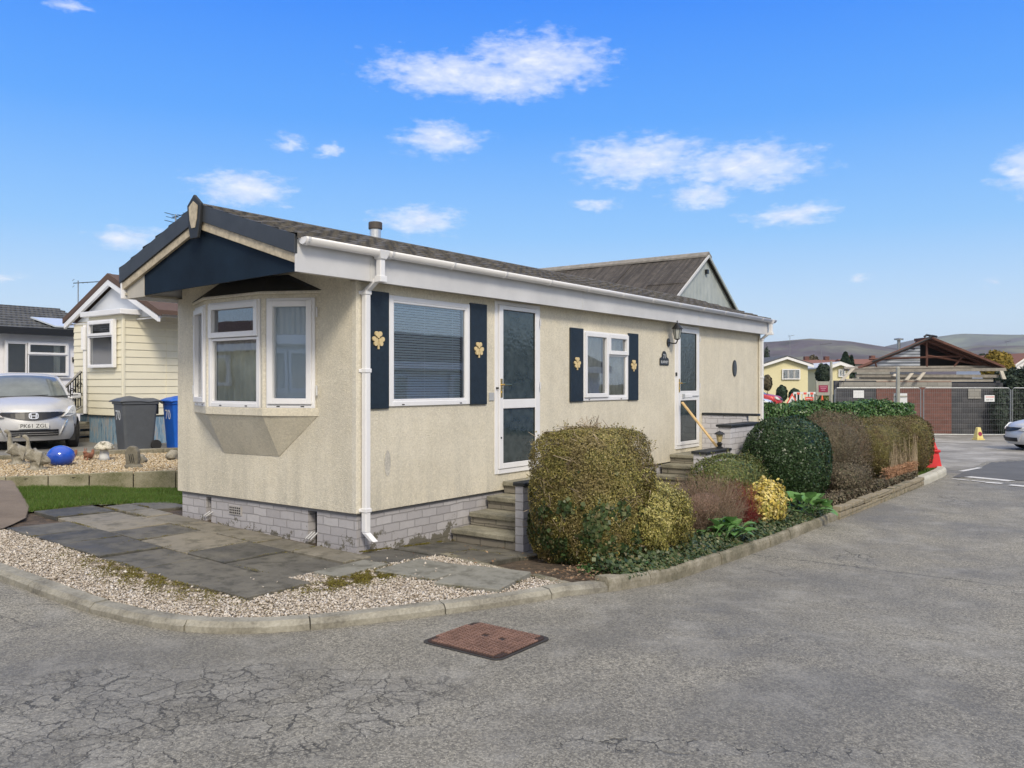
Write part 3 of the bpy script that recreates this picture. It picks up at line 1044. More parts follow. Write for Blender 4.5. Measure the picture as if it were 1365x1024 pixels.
strip(15.6, -3.05, 15.2, -3.95, .28)
strip(14.9, -2.85, 14.75, -3.2, .10)
strip(14.75, -3.25, 14.6, -3.55, .10)
strip(14.55, -3.55, 14.5, -3.85, .22)
strip(14.3, -4.0, 14.15, -4.6, .25)
strip(16.9, -2.72, 18.3, -2.95, .12)
tag(mb.build('road_marking', MT['paint_line']), kind='structure')

# yard soil
sheet('yard_soil', list(np.arange(-2.7, 17.2, .1)), list(np.arange(-2.8, 9.6, .1)), lambda x, y: zrv(x, y) + .075 + .012 * np.sin(x * 9) * np.sin(y * 8), MT['soil'],
      lambda x, y: inpoly(x, y, YARD))


# kerbs, stone by stone in one run
def kerb(name, i0f, mat, seglen, w_=.14, h=.115, gap=.010, ch=.018, rough=.004):
    mb = MB()
    i = i0f[0]
    rg = random.Random(3)
    while i < i0f[1]:
        L = seglen * rg.uniform(.92, 1.08)
        j = i
        acc = 0
        while j < i0f[1] and acc < L:
            acc += math.hypot(KP[j + 1][0] - KP[j][0], KP[j + 1][1] - KP[j][1])
            j += 1
        rows = []
        hz = rg.uniform(-.006, .006)
        out = rg.uniform(-.006, .006)
        for k in range(i, j + 1):
            p, n = KP[k], KN[k]
            if k == i or k == j:
                dx, dy = n[1], -n[0]
                s_ = gap / 2 * (1 if k == i else -1)
                p = (p[0] + dx * s_, p[1] + dy * s_)
            z = rd(*p)
            def q(o_, zz):
                return (p[0] + n[0] * (o_ + out + rg.uniform(-rough, rough)), p[1] + n[1] * (o_ + out), z + zz + hz + rg.uniform(-rough, rough) * .6)
            rows.append([q(0, -.08), q(.002, h * .55), q(.012, h - ch), q(ch + .012, h), q(w_ - .01, h), q(w_, h - .01), q(w_, -.08)])
        o = len(mb.v)
        m_ = len(rows[0])
        mb.grid(rows)
        mb.add(rows[0], [tuple(range(m_))])
        mb.add(rows[-1], [tuple(range(m_))])
        i = j
    return tag(mb.build(name, mat), kind='structure')


idx = lambda x: min(range(len(KP)), key=lambda k: abs(KP[k][0] - x) + (0 if KP[k][1] < -2 else 9))
ia, ib, ic = idx(.5), idx(7.2), idx(12.9)
kerb('kerb', (0, ia), MT['kerb'], .9, h=.072, w_=.15, ch=.022)
kerb('kerb_weathered', (ia, ib), MT['kerb_dirty'], .7, rough=.009, h=.115, w_=.15)
kerb('kerb_pale', (ic, len(KP) - 1), MT['kerb_clean'], .9, w_=.2, h=.16, ch=.04)
# low mossy brick edge under the middle bushes
mb = MB()
x = 7.0
rg = random.Random(5)
while x < 12.95:
    z = zr(x, -2.6)
    mb.box(x + .004, x + .215, -2.63 + rg.uniform(-.008, .008), -2.50, z - .05, z + .085 + rg.uniform(-.008, .01))
    mb.box(x + .05, x + .26, -2.625 + rg.uniform(-.008, .008), -2.50, z + .098, z + .165 + rg.uniform(-.012, .012))
    x += .225
tag(mb.build('brick_edging', MT['ledge_brick'], bevel=.006), 'low mossy brick edging along the road under the brown bushes', 'edging')

# paving
mb = MB()
SL = []


def slab(x0, x1, y0, y1, rz=0.0, dz=0.0, tilt=0.0, th=.05, mb_=None, g=.012):
    M_ = mb_ if mb_ is not None else mb
    cx, cy = (x0 + x1) / 2, (y0 + y1) / 2
    hx, hy = (x1 - x0) / 2 - g, (y1 - y0) / 2 - g
    pts = []
    for (u, v) in ((-hx, -hy), (hx, -hy), (hx, hy), (-hx, hy)):
        X = cx + u * math.cos(rz) - v * math.sin(rz)
        Y = cy + u * math.sin(rz) + v * math.cos(rz)
        pts.append((X, Y, zr(X, Y) + .115 + dz + tilt * u))
    lo = [(p[0], p[1], p[2] - th) for p in pts]
    M_.hull(lo, pts)
    SL.append([(p[0], p[1]) for p in pts])


rg = random.Random(11)
pale = MB()
for (x0, x1, ys) in ((-1.77, -1.13, [-.71, -.05, .82, 1.45, 2.2, 2.75, 3.35]), (-1.13, -.42, [-.38, .5, 1.1, 1.92, 2.5, 3.1, 3.65, 4.2])):
    for a, b in zip(ys[:-1], ys[1:]):
        tgt = pale if (a > 1.0 and x0 > -1.3 and rg.random() < .55) else mb
        slab(x0 + rg.uniform(-.01, .01), x1, a, b, rg.uniform(-.012, .012), rg.uniform(-.012, .012), rg.uniform(-.018, .018), mb_=tgt)
ys = [-.30, .45, 1.0, 1.7, 2.35, 3.0, 3.5, 4.0]
for a, b in zip(ys[:-1], ys[1:]):
    slab(-.42, -.07, a, b, rg.uniform(-.01, .01), rg.uniform(-.004, .006), mb_=pale)
for (x0, x1, y0, y1) in ((-.2, .42, -.63, -.06), (.42, .85, -.63, -.06), (.85, 1.38, -.63, -.06), (.47, 1.0, -1.25, -.64), (1.0, 1.36, -1.25, -.64), (-.07, .45, 3.4, 4.0), (.45, 1.1, 3.12, 3.7)):
    slab(x0, x1, y0, y1, rg.uniform(-.015, .015), rg.uniform(-.010, .008), rg.uniform(-.012, .012), mb_=mb)
tag(mb.build('patio_paving', MT['slab'], bevel=.006), kind='structure')
tag(pale.build('pale_paving', MT['slab_pale'], bevel=.006), kind='structure')
for nm, lb, (x0, x1, y0, y1, rz, dz) in (('paving_slab', 'small square slab laid loose beside the mossy gravel at the patio corner', (-.88, -.24, -.70, -.38, .06, .012)),
                                        ('paving_slab', 'grey slab lying in the gravel between the small slab and the tilted one', (-.50, .14, -1.39, -.74, .09, .014)),
                                        ('paving_slab', 'darker tilted slab at the gravel edge nearest the big hedge', (-.52, .16, -2.02, -1.42, .22, .03))):
    q = MB()
    slab(x0, x1, y0, y1, rz, dz, .03 if dz > .02 else .0, .055, q)
    tag(q.build(nm, MT['slab_grey'], bevel=.006), lb, 'paving slab', 'loose slabs in the gravel')
# stone edging between the gravel and the path
mb = MB()
ed = resample([(.55, -.64), (.40, -1.3), (.27, -1.9), (.18, -2.40)], .25)
for a, b in zip(ed[:-1], ed[1:]):
    n = Vector((b[1] - a[1], a[0] - b[0])).normalized() * .045
    z = zr(*a) + .12 + rg.uniform(-.01, .012)
    mb.hull([(a[0] - n.x, a[1] - n.y, z - .1), (b[0] - n.x, b[1] - n.y, z - .1), (b[0] + n.x, b[1] + n.y, z - .1), (a[0] + n.x, a[1] + n.y, z - .1)],
            [(a[0] - n.x, a[1] - n.y, z), (b[0] - n.x, b[1] - n.y, z), (b[0] + n.x, b[1] + n.y, z), (a[0] + n.x, a[1] + n.y, z)])
tag(mb.build('path_edging', MT['kerb_dirty'], bevel=.008), kind='structure')

# gravel strip
def inslab(x, y, grow=0):
    m_ = np.zeros(x.shape, bool)
    for s_ in SL:
        m_ |= inpoly(x, y, s_)
    return m_
KI = [(p[0] + n[0] * .16, p[1] + n[1] * .16) for p, n in zip(KP, KN)]
GR = [k for k in KI if k[0] < .30 or k[1] > -1] + [(.20, -2.38), (.27, -1.9), (.40, -1.3), (.5, -.64), (-.2, -.40), (-1.2, -.3), (-1.74, .2), (-1.74, 8.4)]
GR = [k for k in GR if not (k[0] > 1)]
xx = rng.uniform(-2.6, .6, 100000)
yy = rng.uniform(-2.6, 3.3, 100000)
k = inpoly(xx, yy, GR)
xx, yy = xx[k], yy[k]
ins = inslab(xx, yy)
k = (~ins) | (rng.random(len(xx)) < .004)
xx, yy, ins = xx[k], yy[k], ins[k]
mossd = np.maximum(1 - np.hypot((xx + 1.75) / .30, (yy - .5) / 1.5), 1 - np.hypot((xx + .75) / .62, (yy + .85) / .22))
k = rng.random(len(xx)) > np.clip(mossd * 1.6, 0, .9)
xx, yy, ins = xx[k][:33000], yy[k][:33000], ins[k][:33000]
zz = zrv(xx, yy) + np.where(ins, .128, .10 + rng.uniform(-.012, .012, len(xx)))
chips('white_gravel', np.stack([xx, yy, zz], 1), .0135, MT['chips'], 'pinkish white stone chips between the kerb and the patio slabs')
sheet('gravel_bed', list(np.arange(-2.7, .6, .06)), list(np.arange(-2.6, 4, .06)), lambda x, y: zrv(x, y) + .092, MT['bedgravel'], lambda x, y: inpoly(x, y, GR) & ~inslab(x, y))

# moss and joints weeds
def tufts(name, xs_, ys_, zs_, mat, label, L=.012, W=.008, kind='stuff', up=1.0):
    C = np.stack([xs_, ys_, zs_], 1)
    N = np.tile([0, 0, up], (len(C), 1)).astype(float)
    o = leafmesh(name, C, N, L, W, mat, None, .6)
    return tag(o, label, None, None, kind)
n = 26000
mx = np.concatenate([rng.normal(-1.86, .13, n // 2), rng.normal(-.72, .30, n // 2)])
my = np.concatenate([rng.normal(.55, .60, n // 2), rng.normal(-.86, .11, n // 2)])
f = np.sin(mx * 21 + 1) * np.sin(my * 17) + .6 * np.sin(mx * 47) * np.sin(my * 39 + 2)
k = (f > -.25) & inpoly(mx, my, GR) & ~inslab(mx, my)
mx, my = mx[k], my[k]
tufts('moss', mx, my, zrv(mx, my) + .105 + rng.uniform(0, .016, len(mx)), MT['lf_moss2'], 'yellow green moss patches on the gravel beside the slabs')
# weeds along slab joints and the foot of the walls
wx, wy = [], []
for _ in range(70):
    s_ = SL[rng.integers(len(SL))]
    i = rng.integers(4)
    a, b = s_[i], s_[(i + 1) % 4]
    u = rng.random()
    c0 = np.array(a) * (1 - u) + np.array(b) * u
    q = rng.normal(0, 1, (60, 2)) * [.035, .035]
    dd = np.array(b) - np.array(a)
    dd /= np.linalg.norm(dd)
    q = dd * rng.normal(0, .09, (60, 1)) + rng.normal(0, .005, (60, 2))
    wx += list(c0[0] + q[:, 0])
    wy += list(c0[1] + q[:, 1])
for _ in range(2600):
    wx.append(rng.uniform(-.02, 1.4)); wy.append(-.03 - abs(rng.normal(0, .018)))
wx, wy = np.array(wx), np.array(wy)
k = (np.sin(wx * 9) + np.sin(wy * 11 + wx * 23)) > -.3
wx, wy = wx[k], wy[k]
tufts('joint_weeds', wx, wy, zrv(wx, wy) + .112 + rng.uniform(0, .012, len(wx)), MT['lf_moss2'], 'moss and small weeds growing in the paving joints', .016, .006)

# lawn
LW = [(-1.15, 4.25), (-.4, 4.28), (.0, 4.02), (.45, 3.75), (2.5, 3.5), (3.2, 4.2), (1.32, 5.16), (.31, 5.66), (-.52, 6.15)]
sheet('lawn_soil', list(np.arange(-1.3, 3.3, .08)), list(np.arange(3.3, 6.3, .08)), lambda x, y: zrv(x, y) + .10, MT['land'], lambda x, y: inpoly(x, y, LW))
n = 60000
gx_ = rng.uniform(-1.3, 3.0, n * 2)
gy_ = rng.uniform(3.4, 6.2, n * 2)
k = inpoly(gx_, gy_, LW)
gx_, gy_ = gx_[k][:n], gy_[k][:n]
nn = len(gx_)
hgt = .045 + .02 * np.sin(gx_ * 5) * np.sin(gy_ * 6) + rng.uniform(-.012, .015, nn)
aa = rng.uniform(0, 6.28, nn)
lean = rng.normal(0, .018, (nn, 2))
z0 = zrv(gx_, gy_) + .098
V = np.stack([np.stack([gx_ - .004 * np.cos(aa), gy_ - .004 * np.sin(aa), z0], 1), np.stack([gx_ + .004 * np.cos(aa), gy_ + .004 * np.sin(aa), z0], 1),
              np.stack([gx_ + lean[:, 0], gy_ + lean[:, 1], z0 + hgt], 1)], 1).reshape(-1, 3)
tag(npmesh('lawn_grass', V, np.arange(3 * nn).reshape(-1, 3), MT['lf_grass']), 'short bright green grass of the small front lawn', None, None, 'stuff')

# brown tarmac ramp at the left
RP = [(-2.4, 3.42), (-1.78, 3.42), (-1.38, 3.8), (-1.1, 4.35), (-.55, 6.1), (-.75, 6.45), (-2.4, 7.2)]
sheet('ramp_path', list(np.arange(-2.5, -.4, .02)), list(np.arange(3.3, 7.3, .02)), lambda x, y: zrv(x, y) + .105 + np.clip((y - 3.6) * .05, 0, .12), MT['ramp'], lambda x, y: inpoly(x, y, RP))

# raised gravel bed behind the lawn
BEDF = [(-2.3, 7.05), (-1.3, 6.62), (-.56, 6.27), (.31, 5.75), (1.32, 5.24), (3.6, 4.15)]
BEDB = [(4.6, 7.5), (2.87, 8.15), (1.87, 8.6), (.34, 8.9), (-2.3, 9.6)]
BED = BEDF + BEDB
bz = lambda x, y: .315 + .012 * (np.asarray(y) - 5.5)
mb = MB()
for a, b in zip(BEDF[:-1], BEDF[1:]):
    L = math.hypot(b[0] - a[0], b[1] - a[1])
    kx = max(1, round(L / .5))
    for i in range(kx):
        p = (a[0] + (b[0] - a[0]) * (i + .01) / kx, a[1] + (b[1] - a[1]) * (i + .01) / kx)
        q = (a[0] + (b[0] - a[0]) * (i + .99) / kx, a[1] + (b[1] - a[1]) * (i + .99) / kx)
        n = Vector((b[1] - a[1], a[0] - b[0])).normalized() * .035
        z = .34 + rg.uniform(-.006, .006)
        mb.hull([(p[0] - n.x, p[1] - n.y, -.1), (q[0] - n.x, q[1] - n.y, -.1), (q[0] + n.x, q[1] + n.y, -.1), (p[0] + n.x, p[1] + n.y, -.1)],
                [(p[0] - n.x, p[1] - n.y, z), (q[0] - n.x, q[1] - n.y, z), (q[0] + n.x, q[1] + n.y, z), (p[0] + n.x, p[1] + n.y, z)])
tag(mb.build('garden_edging', MT['bed_wall'], bevel=.008), 'low concrete edging holding the golden gravel above the lawn', 'edging')
sheet('golden_gravel_bed', list(np.arange(-2.4, 4.7, .1)), list(np.arange(4.1, 9.7, .1)), lambda x, y: bz(x, y) - .012, MT['bedgravel'], lambda x, y: inpoly(x, y, BED))
xx = rng.uniform(-1.6, 4.0, 50000)
yy = rng.uniform(4.3, 9.0, 50000)
k = inpoly(xx, yy, BED)
xx, yy = xx[k][:26000], yy[k][:26000]
chips('golden_gravel', np.stack([xx, yy, bz(xx, yy) + rng.uniform(-.008, .01, len(xx))], 1), .019, MT['chips_gold'], 'golden stone chips in the raised ornament bed')
# drive behind
DR = [(-2.4, 9.55), (.34, 8.88), (1.87, 8.58), (2.87, 8.13), (4.6, 7.48), (6, 7.2), (30, 7.2), (30, 21), (-12, 21), (-12, 9.55)]
dz_ = lambda x, y: .30 + .004 * (y - 8)
sheet('drive', list(np.arange(-12, 30, .3)), list(np.arange(7.2, 21, .3)), dz_, MT['drive'], lambda x, y: inpoly(x, y, DR))
mb = MB()
DB = [(-2.4, 9.57)] + [(.34, 8.92), (1.87, 8.62), (2.87, 8.17), (4.6, 7.5)]
for a, b in zip(DB[:-1], DB[1:]):
    n = Vector((b[1] - a[1], a[0] - b[0])).normalized() * .06
    mb.hull([(a[0] - n.x, a[1] - n.y, .1), (b[0] - n.x, b[1] - n.y, .1), (b[0] + n.x, b[1] + n.y, .1), (a[0] + n.x, a[1] + n.y, .1)],
            [(a[0] - n.x, a[1] - n.y, .43), (b[0] - n.x, b[1] - n.y, .43), (b[0] + n.x, b[1] + n.y, .43), (a[0] + n.x, a[1] + n.y, .43)])
tag(mb.build('drive_kerb', MT['kerb_dirty'], bevel=.01), kind='structure')


# hills: ridge heights by compass angle
def hill(name, dist, prof, col, depth=900, bmp=1.0, seed=0):
    azs = np.linspace(-25, 100, 260)
    hs = np.interp(azs, [p[0] for p in prof], [p[1] for p in prof])
    rg_ = np.random.default_rng(seed)
    ph = rg_.uniform(0, 6.28, 8)
    rows = []
    K = 26
    pts = []
    for i, a in enumerate(azs):
        row = []
        for j in range(K + 1):
            t_ = j / K
            rr = dist - depth * (1 - t_)
            x, y = camo.location.x + rr * math.cos(R(a)), camo.location.y + rr * math.sin(R(a))
            hh = hs[i] * (math.sin(t_ * math.pi / 2) ** 1.35)
            wig_ = 0
            for q in range(5):
                fq = .004 * 2 ** q * 1000 / dist * 2
                wig_ += math.sin(x * fq + ph[q] * 3 + y * fq * .6) * math.sin(y * fq * 1.2 + ph[q]) * .5 ** q
            hh += wig_ * hs[i] * .07 * math.sin(t_ * math.pi)
            row.append((x, y, hh - 3))
        row.append((camo.location.x + (dist + depth * .4) * math.cos(R(a)), camo.location.y + (dist + depth * .4) * math.sin(R(a)), -10))
        pts.append(row)
    mb = MB()
    mb.grid(pts)
    m, t, b = newmat(name + '_moor')
    n = t.noise(.0045 * 1000 / dist * 2.2, 7, .62, dist=.5)
    t.put(b.inputs['Base Color'], t.ramp(n, [(.36, tuple(q * .45 for q in col)), (.46, (col[0] * .9, col[1] * .75, col[2] * .95)), (.52, col), (.62, (col[0] * 1.6, col[1] * 1.65, col[2] * 1.35))]))
    b.inputs['Roughness'].default_value = 1
    b.inputs['Specular IOR Level'].default_value = 0
    t.put(b.inputs['Normal'], t.bump(t.noise(.02 * 1000 / dist, 6, .6), .6, 8))
    return tag(mb.build(name, m, smooth=True), kind='structure')


def elev(px_above, d): return px_above / 1120 * d
hill('hills', 2600, [(-25, elev(44, 2600)), (4, elev(44, 2600)), (7.5, elev(47, 2600)), (10, elev(40, 2600)), (12, elev(45, 2600)), (14.5, elev(54, 2600)), (17, elev(58, 2600)), (19.5, elev(54, 2600)), (23, elev(52, 2600)), (40, elev(40, 2600)), (60, elev(28, 2600)), (100, elev(25, 2600))],
     (.115, .11, .10), seed=3)
hill('far_hills', 4800, [(-25, elev(52, 4800)), (3, elev(56, 4800)), (5.5, elev(57, 4800)), (8.5, elev(60, 4800)), (11, elev(54, 4800)), (14, elev(40, 4800)), (40, elev(30, 4800)), (100, elev(20, 4800))],
     (.12, .13, .11), depth=1200, seed=8)


# ================================================================== THE PARK HOME
home = thing('park_home', 'cream rendered park home with navy gable board, bay window and shamrock shutters', 'park home', (0, 0, 0))
L, W, Z0, Z1 = 10.95, 3.053, .338, 2.60


def wall_holes(mb, a0, a1, z0, z1, holes, mk_box):
    """split a wall into boxes around rectangular holes (a0,a1,z0,z1)"""
    cuts = sorted({a0, a1} | {h[0] for h in holes} | {h[1] for h in holes})
    for p, q in zip(cuts[:-1], cuts[1:]):
        hs = sorted([h for h in holes if h[0] <= p + 1e-6 and h[1] >= q - 1e-6], key=lambda h: h[2])
        z = z0
        for h in hs:
            if h[2] > z: mk_box(p, q, z, h[2])
            z = h[3]
        if z < z1: mk_box(p, q, z, z1)


mb = MB()
HO = [(.45, 1.69, 1.39, 2.48), (2.20, 3.10, .55, 2.57), (4.17, 5.39, 1.39, 2.31), (7.03, 7.97, .55, 2.57)]
wall_holes(mb, 0, L, Z0, Z1, HO, lambda a, b, z, zz: mb.box(a, b, 0, .09, z, zz))
wall_holes(mb, .09, W - .09, Z0, 2.77, [(.66, 2.6, 1.37, 2.46)], lambda a, b, z, zz: mb.box(0, .09, a, b, z, zz))
mb.box(0, L, W - .09, W, Z0, Z1)
mb.box(L - .09, L, .09, W - .09, Z0, Z1)
wall = mb.build('wall', MT['render'], home)
# smooth painted corner margin
mb = MB()
mb.prism([(.06, -.004), (.06, .02), (.02, .02), (.02, .06), (-.004, .06), (-.004, -.004)], Z0 + .002, Z1, 'z')
mb.prism([(L - .10, -.004), (L + .004, -.004), (L + .004, .06), (L - .10, .06)], Z0 + .002, Z1, 'z')
mb.build_each('corner_margin', MT['render_band'], home, bevel=.004)
mb = MB()
mb.box(.1, L - .1, .1, W - .1, Z0 - .04, Z0 + .02)
mb.build('floor', MT['darkroom'], home)
mb = MB()
mb.box(2.0, 2.05, .1, 2.9, .4, 2.6)
mb.box(6.6, 6.65, .1, 2.9, .4, 2.6)
mb.box(.1, L - .1, 1.75, 1.8, .4, 2.6)
mb.build_each('inner_wall', MT['darkroom'], home)
# drip rail and skirting with its missing bricks
mb = MB()
g = .035
mb.box(g, L - g, g, g + .1, Z0 - .035, Z0 - .001)
mb.box(g, g + .1, g + .1, W - g, Z0 - .035, Z0 - .001)
mb.build('chassis_rail', simple('grey_timber_rail', (.23, .23, .24), .8), home)
mb = MB()
def skx(a, b): mb.box(g + .005, g + .105, a, b, -.6, Z0 - .036)
skx(.04, .62)
skx(.76, 2.44)
skx(2.54, 3.02)
mb.box(g + .11, L - g, g + .005, g + .105, -.6, Z0 - .036)
mb.box(L - g - .1, L - g, .15, W, -.6, Z0 - .036)
sk = mb.build('brick_skirting', MT['paint_brick'], home)
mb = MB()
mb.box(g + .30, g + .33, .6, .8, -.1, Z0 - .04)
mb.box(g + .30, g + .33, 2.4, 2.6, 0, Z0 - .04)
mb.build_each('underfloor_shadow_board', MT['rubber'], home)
mb = MB()
for i, yy_ in enumerate((.66, .70, .74, 2.46, 2.51)):
    mb.tube([(-.01, yy_, .02 if yy_ < 2 else .09), (.04, yy_ - .05, .09 if yy_ < 2 else .14)], .007, 5)
mb.build_each('loose_pipe', MT['upvc_old'], home)
ab = MB()
ab.box(.028, .045, 1.87, 2.09, .145, .245)
ab.mi = 1
for i in range(6):
    for j in range(3):
        ab.box(.024, .0285, 1.885 + i * .034, 1.903 + i * .034, .16 + j * .028, .175 + j * .028)
ab.build('air_brick', [simple('air_brick_face', (.42, .40, .38), .8), MT['rubber']], home)

# roof
RX0, RX1, RY0, RY1, RYM = -.75, L + .06, -.14, 3.08, 1.47
EZ, PZ = 2.885, 3.375


def rz_(y): return PZ - (PZ - EZ) * (abs(y - RYM) / ((RYM - RY0) if y < RYM else (RY1 - RYM)))


mb = MB()
NC = 6
for side in (0, 1):
    e = RY0 - .05 if side == 0 else RY1 + .05
    for i in range(NC):
        t0, t1 = i / NC, (i + 1) / NC
        ya, yb = e + (RYM - e) * t0, e + (RYM - e) * t1
        za, zb = (EZ - .012) + (PZ - EZ + .012) * t0, (EZ - .012) + (PZ - EZ + .012) * t1
        # tiles along the course with a shallow roll and slightly uneven butts
        x = RX0 - .02
        rg = random.Random(i * 7 + side)
        rows = [[], [], []]
        while x < RX1 + .02:
            for ph in (0, .25, .5, .75):
                xx_ = x + ph * .30
                if xx_ > RX1 + .02: break
                roll = .016 * (math.sin(ph * 2 * math.pi) * .5 + .5)
                jz = rg.uniform(-.006, .006)
                sg = -1 if side == 0 else 1
                rows[0].append((xx_, ya + sg * .012, za + roll + jz - .012))
                rows[1].append((xx_, ya + sg * .012, za + .034 + roll + jz))
                rows[2].append((xx_, yb, zb + .012 + roll * .6))
            x += .30
        mb.grid(rows)
roof = mb.build('roof', MT['roof'], home)
mb = MB()
mb.prism([(RY0, EZ - .03), (RYM, PZ - .03), (RY1, EZ - .03), (RY1, EZ - .006), (RYM, PZ - .004), (RY0, EZ - .006)], RX0 + .02, RX1, 'x')
mb.build('roof_deck', MT['barge'], home)
mb = MB()
x = RX0 - .02
while x < RX1:
    x1 = min(x + .42, RX1 + .02)
    mb.prism([(RYM - .12, PZ + .0), (RYM - .06, PZ + .028), (RYM, PZ + .042), (RYM + .06, PZ + .028), (RYM + .12, PZ + .0)], x, x1 - .012, 'x')
    x += .42
mb.build('ridge_tile', MT['roof'], home, bevel=.006)
# soffits and gable boards
mb = MB()
mb.box(-.60, RX1 - .02, RY0, -.002, 2.60, 2.625)
mb.box(RX0 + .02, RX1 - .02, W + .002, RY1, 2.60, 2.625)
mb.box(RX0 + .08, -.002, -.002, W, 2.745, 2.765)
mb.build('soffit', MT['soffit'], home)
mb = MB()
mb.box(-.30, -.01, 2.80, 3.02, 2.728, 2.742)  # dark strip in place of the shaded opening in the soffit
mb.build('dark_gap_strip', MT['coping'], home)
mb = MB()
mb.prism([(RY0 + .02, 2.60), (2.66, 2.575), (2.66, rz_(2.66) - .04), (RYM, PZ - .04), (RY0 + .02, EZ - .04)], RX0 + .04, RX0 + .06, 'x')
mb.build('gable_panel', MT['navy'], home)
mb = MB()
mb.prism([(2.665, 2.56), (RY1 - .03, 2.56), (RY1 - .03, EZ - .05), (2.665, rz_(2.66) - .05)], RX0 + .035, RX0 + .055, 'x')
mb.build('boxed_end', MT['soffit'], home)


def barge(y0, y1, o0, o1, x0, x1, name, mat):
    mb = MB()
    z0, z1 = rz_(y0), rz_(y1)
    mb.prism([(y0, z0 - o1), (y1, z1 - o1), (y1, z1 - o0), (y0, z0 - o0)], x0, x1, 'x')
    return mb.build(name, mat, home, bevel=.003)


for (y0, y1) in ((RY0 - .022, RYM), (RYM, RY1 + .06)):
    a, b = (y0, y1 - .001) if y0 < 0 else (y0 + .001, y1)
    barge(a, b, -.035, .135, RX0 - .02, RX0 + .012, 'bargeboard', MT['barge'])
    barge(max(a, RY0 + .003), b, .136, .222, RX0 + .000, RX0 + .034, 'cream_trim', MT['barge_cream'])
# finial shield at the apex
mb = MB()
shp = [(0, .10), (.135, .0), (.112, -.20), (.075, -.34), (-.075, -.34), (-.112, -.20), (-.135, .0)]
zt_ = PZ + .015
mb.prism([(RYM + a * .95, zt_ + b) for a, b in shp], RX0 - .055, RX0 - .021, 'x')
fin = mb.build('finial_shield', MT['coping'], home, bevel=.006)
mb = MB()
shp = [(0, .03), (.082, -.02), (.066, -.15), (.032, -.235), (-.032, -.235), (-.066, -.15), (-.082, -.02)]
mb.prism([(RYM + a, zt_ + b) for a, b in shp], RX0 - .062, RX0 - .056, 'x')
mb.build('shield_inlay', MT['barge_cream'], fin)
# fascia (joined boards) and gutters
mb = MB()
for a, b in ((RX0 - .005, .03), (.034, 3.9), (3.904, 7.6), (7.604, RX1 - .03)):
    mb.box(a, b, RY0 - .02, RY0, 2.585, 2.875)
mb.build('fascia', MT['upvc_old'], home, bevel=.003)
mb = MB()
mb.box(RX0, RX1 - .03, RY1, RY1 + .02, 2.56, 2.86)
mb.box(RX0 - .01, RX0 + .03, RY1 + .021, RY1 + .05, 2.56, 2.86)
mb.build('fascia', MT['upvc'], home, bevel=.003)


def gutter(y, z, x0, x1, n=10, r=.058):
    mb = MB()
    rows = []
    for x in (x0, x1):
        rows.append([(x, y + r * math.cos(a), z + r * math.sin(a)) for a in [math.pi + math.pi * i / n for i in range(n + 1)]])
    mb.grid(rows)
    g_ = mb.build('gutter', MT['upvc'], home, solid=.004, smooth=True)
    mb = MB()
    x = x0 + .02
    while x < x1:
        rr = r + .005
        for (a_, b_) in ((x, x + .03),):
            rows = [[(q, y + rr * math.cos(a), z + rr * math.sin(a)) for a in [math.pi + math.pi * i / n for i in range(n + 1)]] for q in (a_, b_)]
            mb.grid(rows)
        x += .92
    for q in (x0, x1):
        mb.lathe([(0.001, 0), (r, 0)], (0, 0, 0), 3) if False else None
        pts = [(q, y + (r + .003) * math.cos(a), z + (r + .003) * math.sin(a)) for a in [math.pi + math.pi * i / n for i in range(n + 1)]]
        mb.hull(pts, [(p[0] + .006, p[1], p[2]) for p in pts])
    mb.build_each('gutter_clip', MT['upvc'], g_, solid=.005)
    return g_


gutter(-.223, 2.885, RX0 + .02, RX1 + .10)
gutter(RY1 + .085, 2.86, RX0 + .02, RX1)


def downpipe(x, yw, zb, shoe=True):
    """square pipe; front one has outlet, offset and shoe"""
    mb = MB()
    s_ = .033
    def seg(p, q):
        mb.hull([(p[0] - s_, p[1] - s_, p[2]), (p[0] + s_, p[1] - s_, p[2]), (p[0] + s_, p[1] + s_, p[2]), (p[0] - s_, p[1] + s_, p[2])],
                [(q[0] - s_, q[1] - s_, q[2]), (q[0] + s_, q[1] - s_, q[2]), (q[0] + s_, q[1] + s_, q[2]), (q[0] - s_, q[1] + s_, q[2])])
    y0 = -.225
    seg((x, y0, 2.63), (x, y0, 2.83))
    seg((x, y0, 2.64), (x - .02, yw, 2.50))
    seg((x - .02, yw, 2.49), (x - .02, yw, zb))
    if shoe: seg((x - .02, yw, zb - .001), (x - .02 + .02, yw - .09, zb - .085))
    o = mb.build('downpipe', MT['upvc'], home, bevel=.007)
    mb = MB()
    for z in (2.49, 1.73, .37):
        mb.box(x - .02 - .040, x - .02 + .040, yw - .040, yw + .040, z - .02, z + .02)
        mb.box(x - .02 - .062, x - .02 + .062, yw + .030, yw + .040, z - .016, z + .016)
    mb.box(x - .045, x + .045, y0 - .045, y0 + .040, 2.58, 2.64)
    mb.hull([(x - .04, y0 - .045, 2.80), (x + .04, y0 - .045, 2.80), (x + .04, y0 + .045, 2.80), (x - .04, y0 + .045, 2.80)],
            [(x - .075, y0 - .064, 2.885), (x + .075, y0 - .064, 2.885), (x + .075, y0 + .062, 2.885), (x - .075, y0 + .062, 2.885)])
    mb.build_each('pipe_clip', MT['upvc'], o, bevel=.004)
    return o


downpipe(.105, -.045, .155)
downpipe(L - .03, -.045, -.2, False)
# second thin waste pipe at the far corner
mb = MB()
mb.tube([(L - .13, -.028, 2.56), (L - .13, -.028, .3)], .016, 8)
mb.build('waste_pipe', MT['render_band'], home)

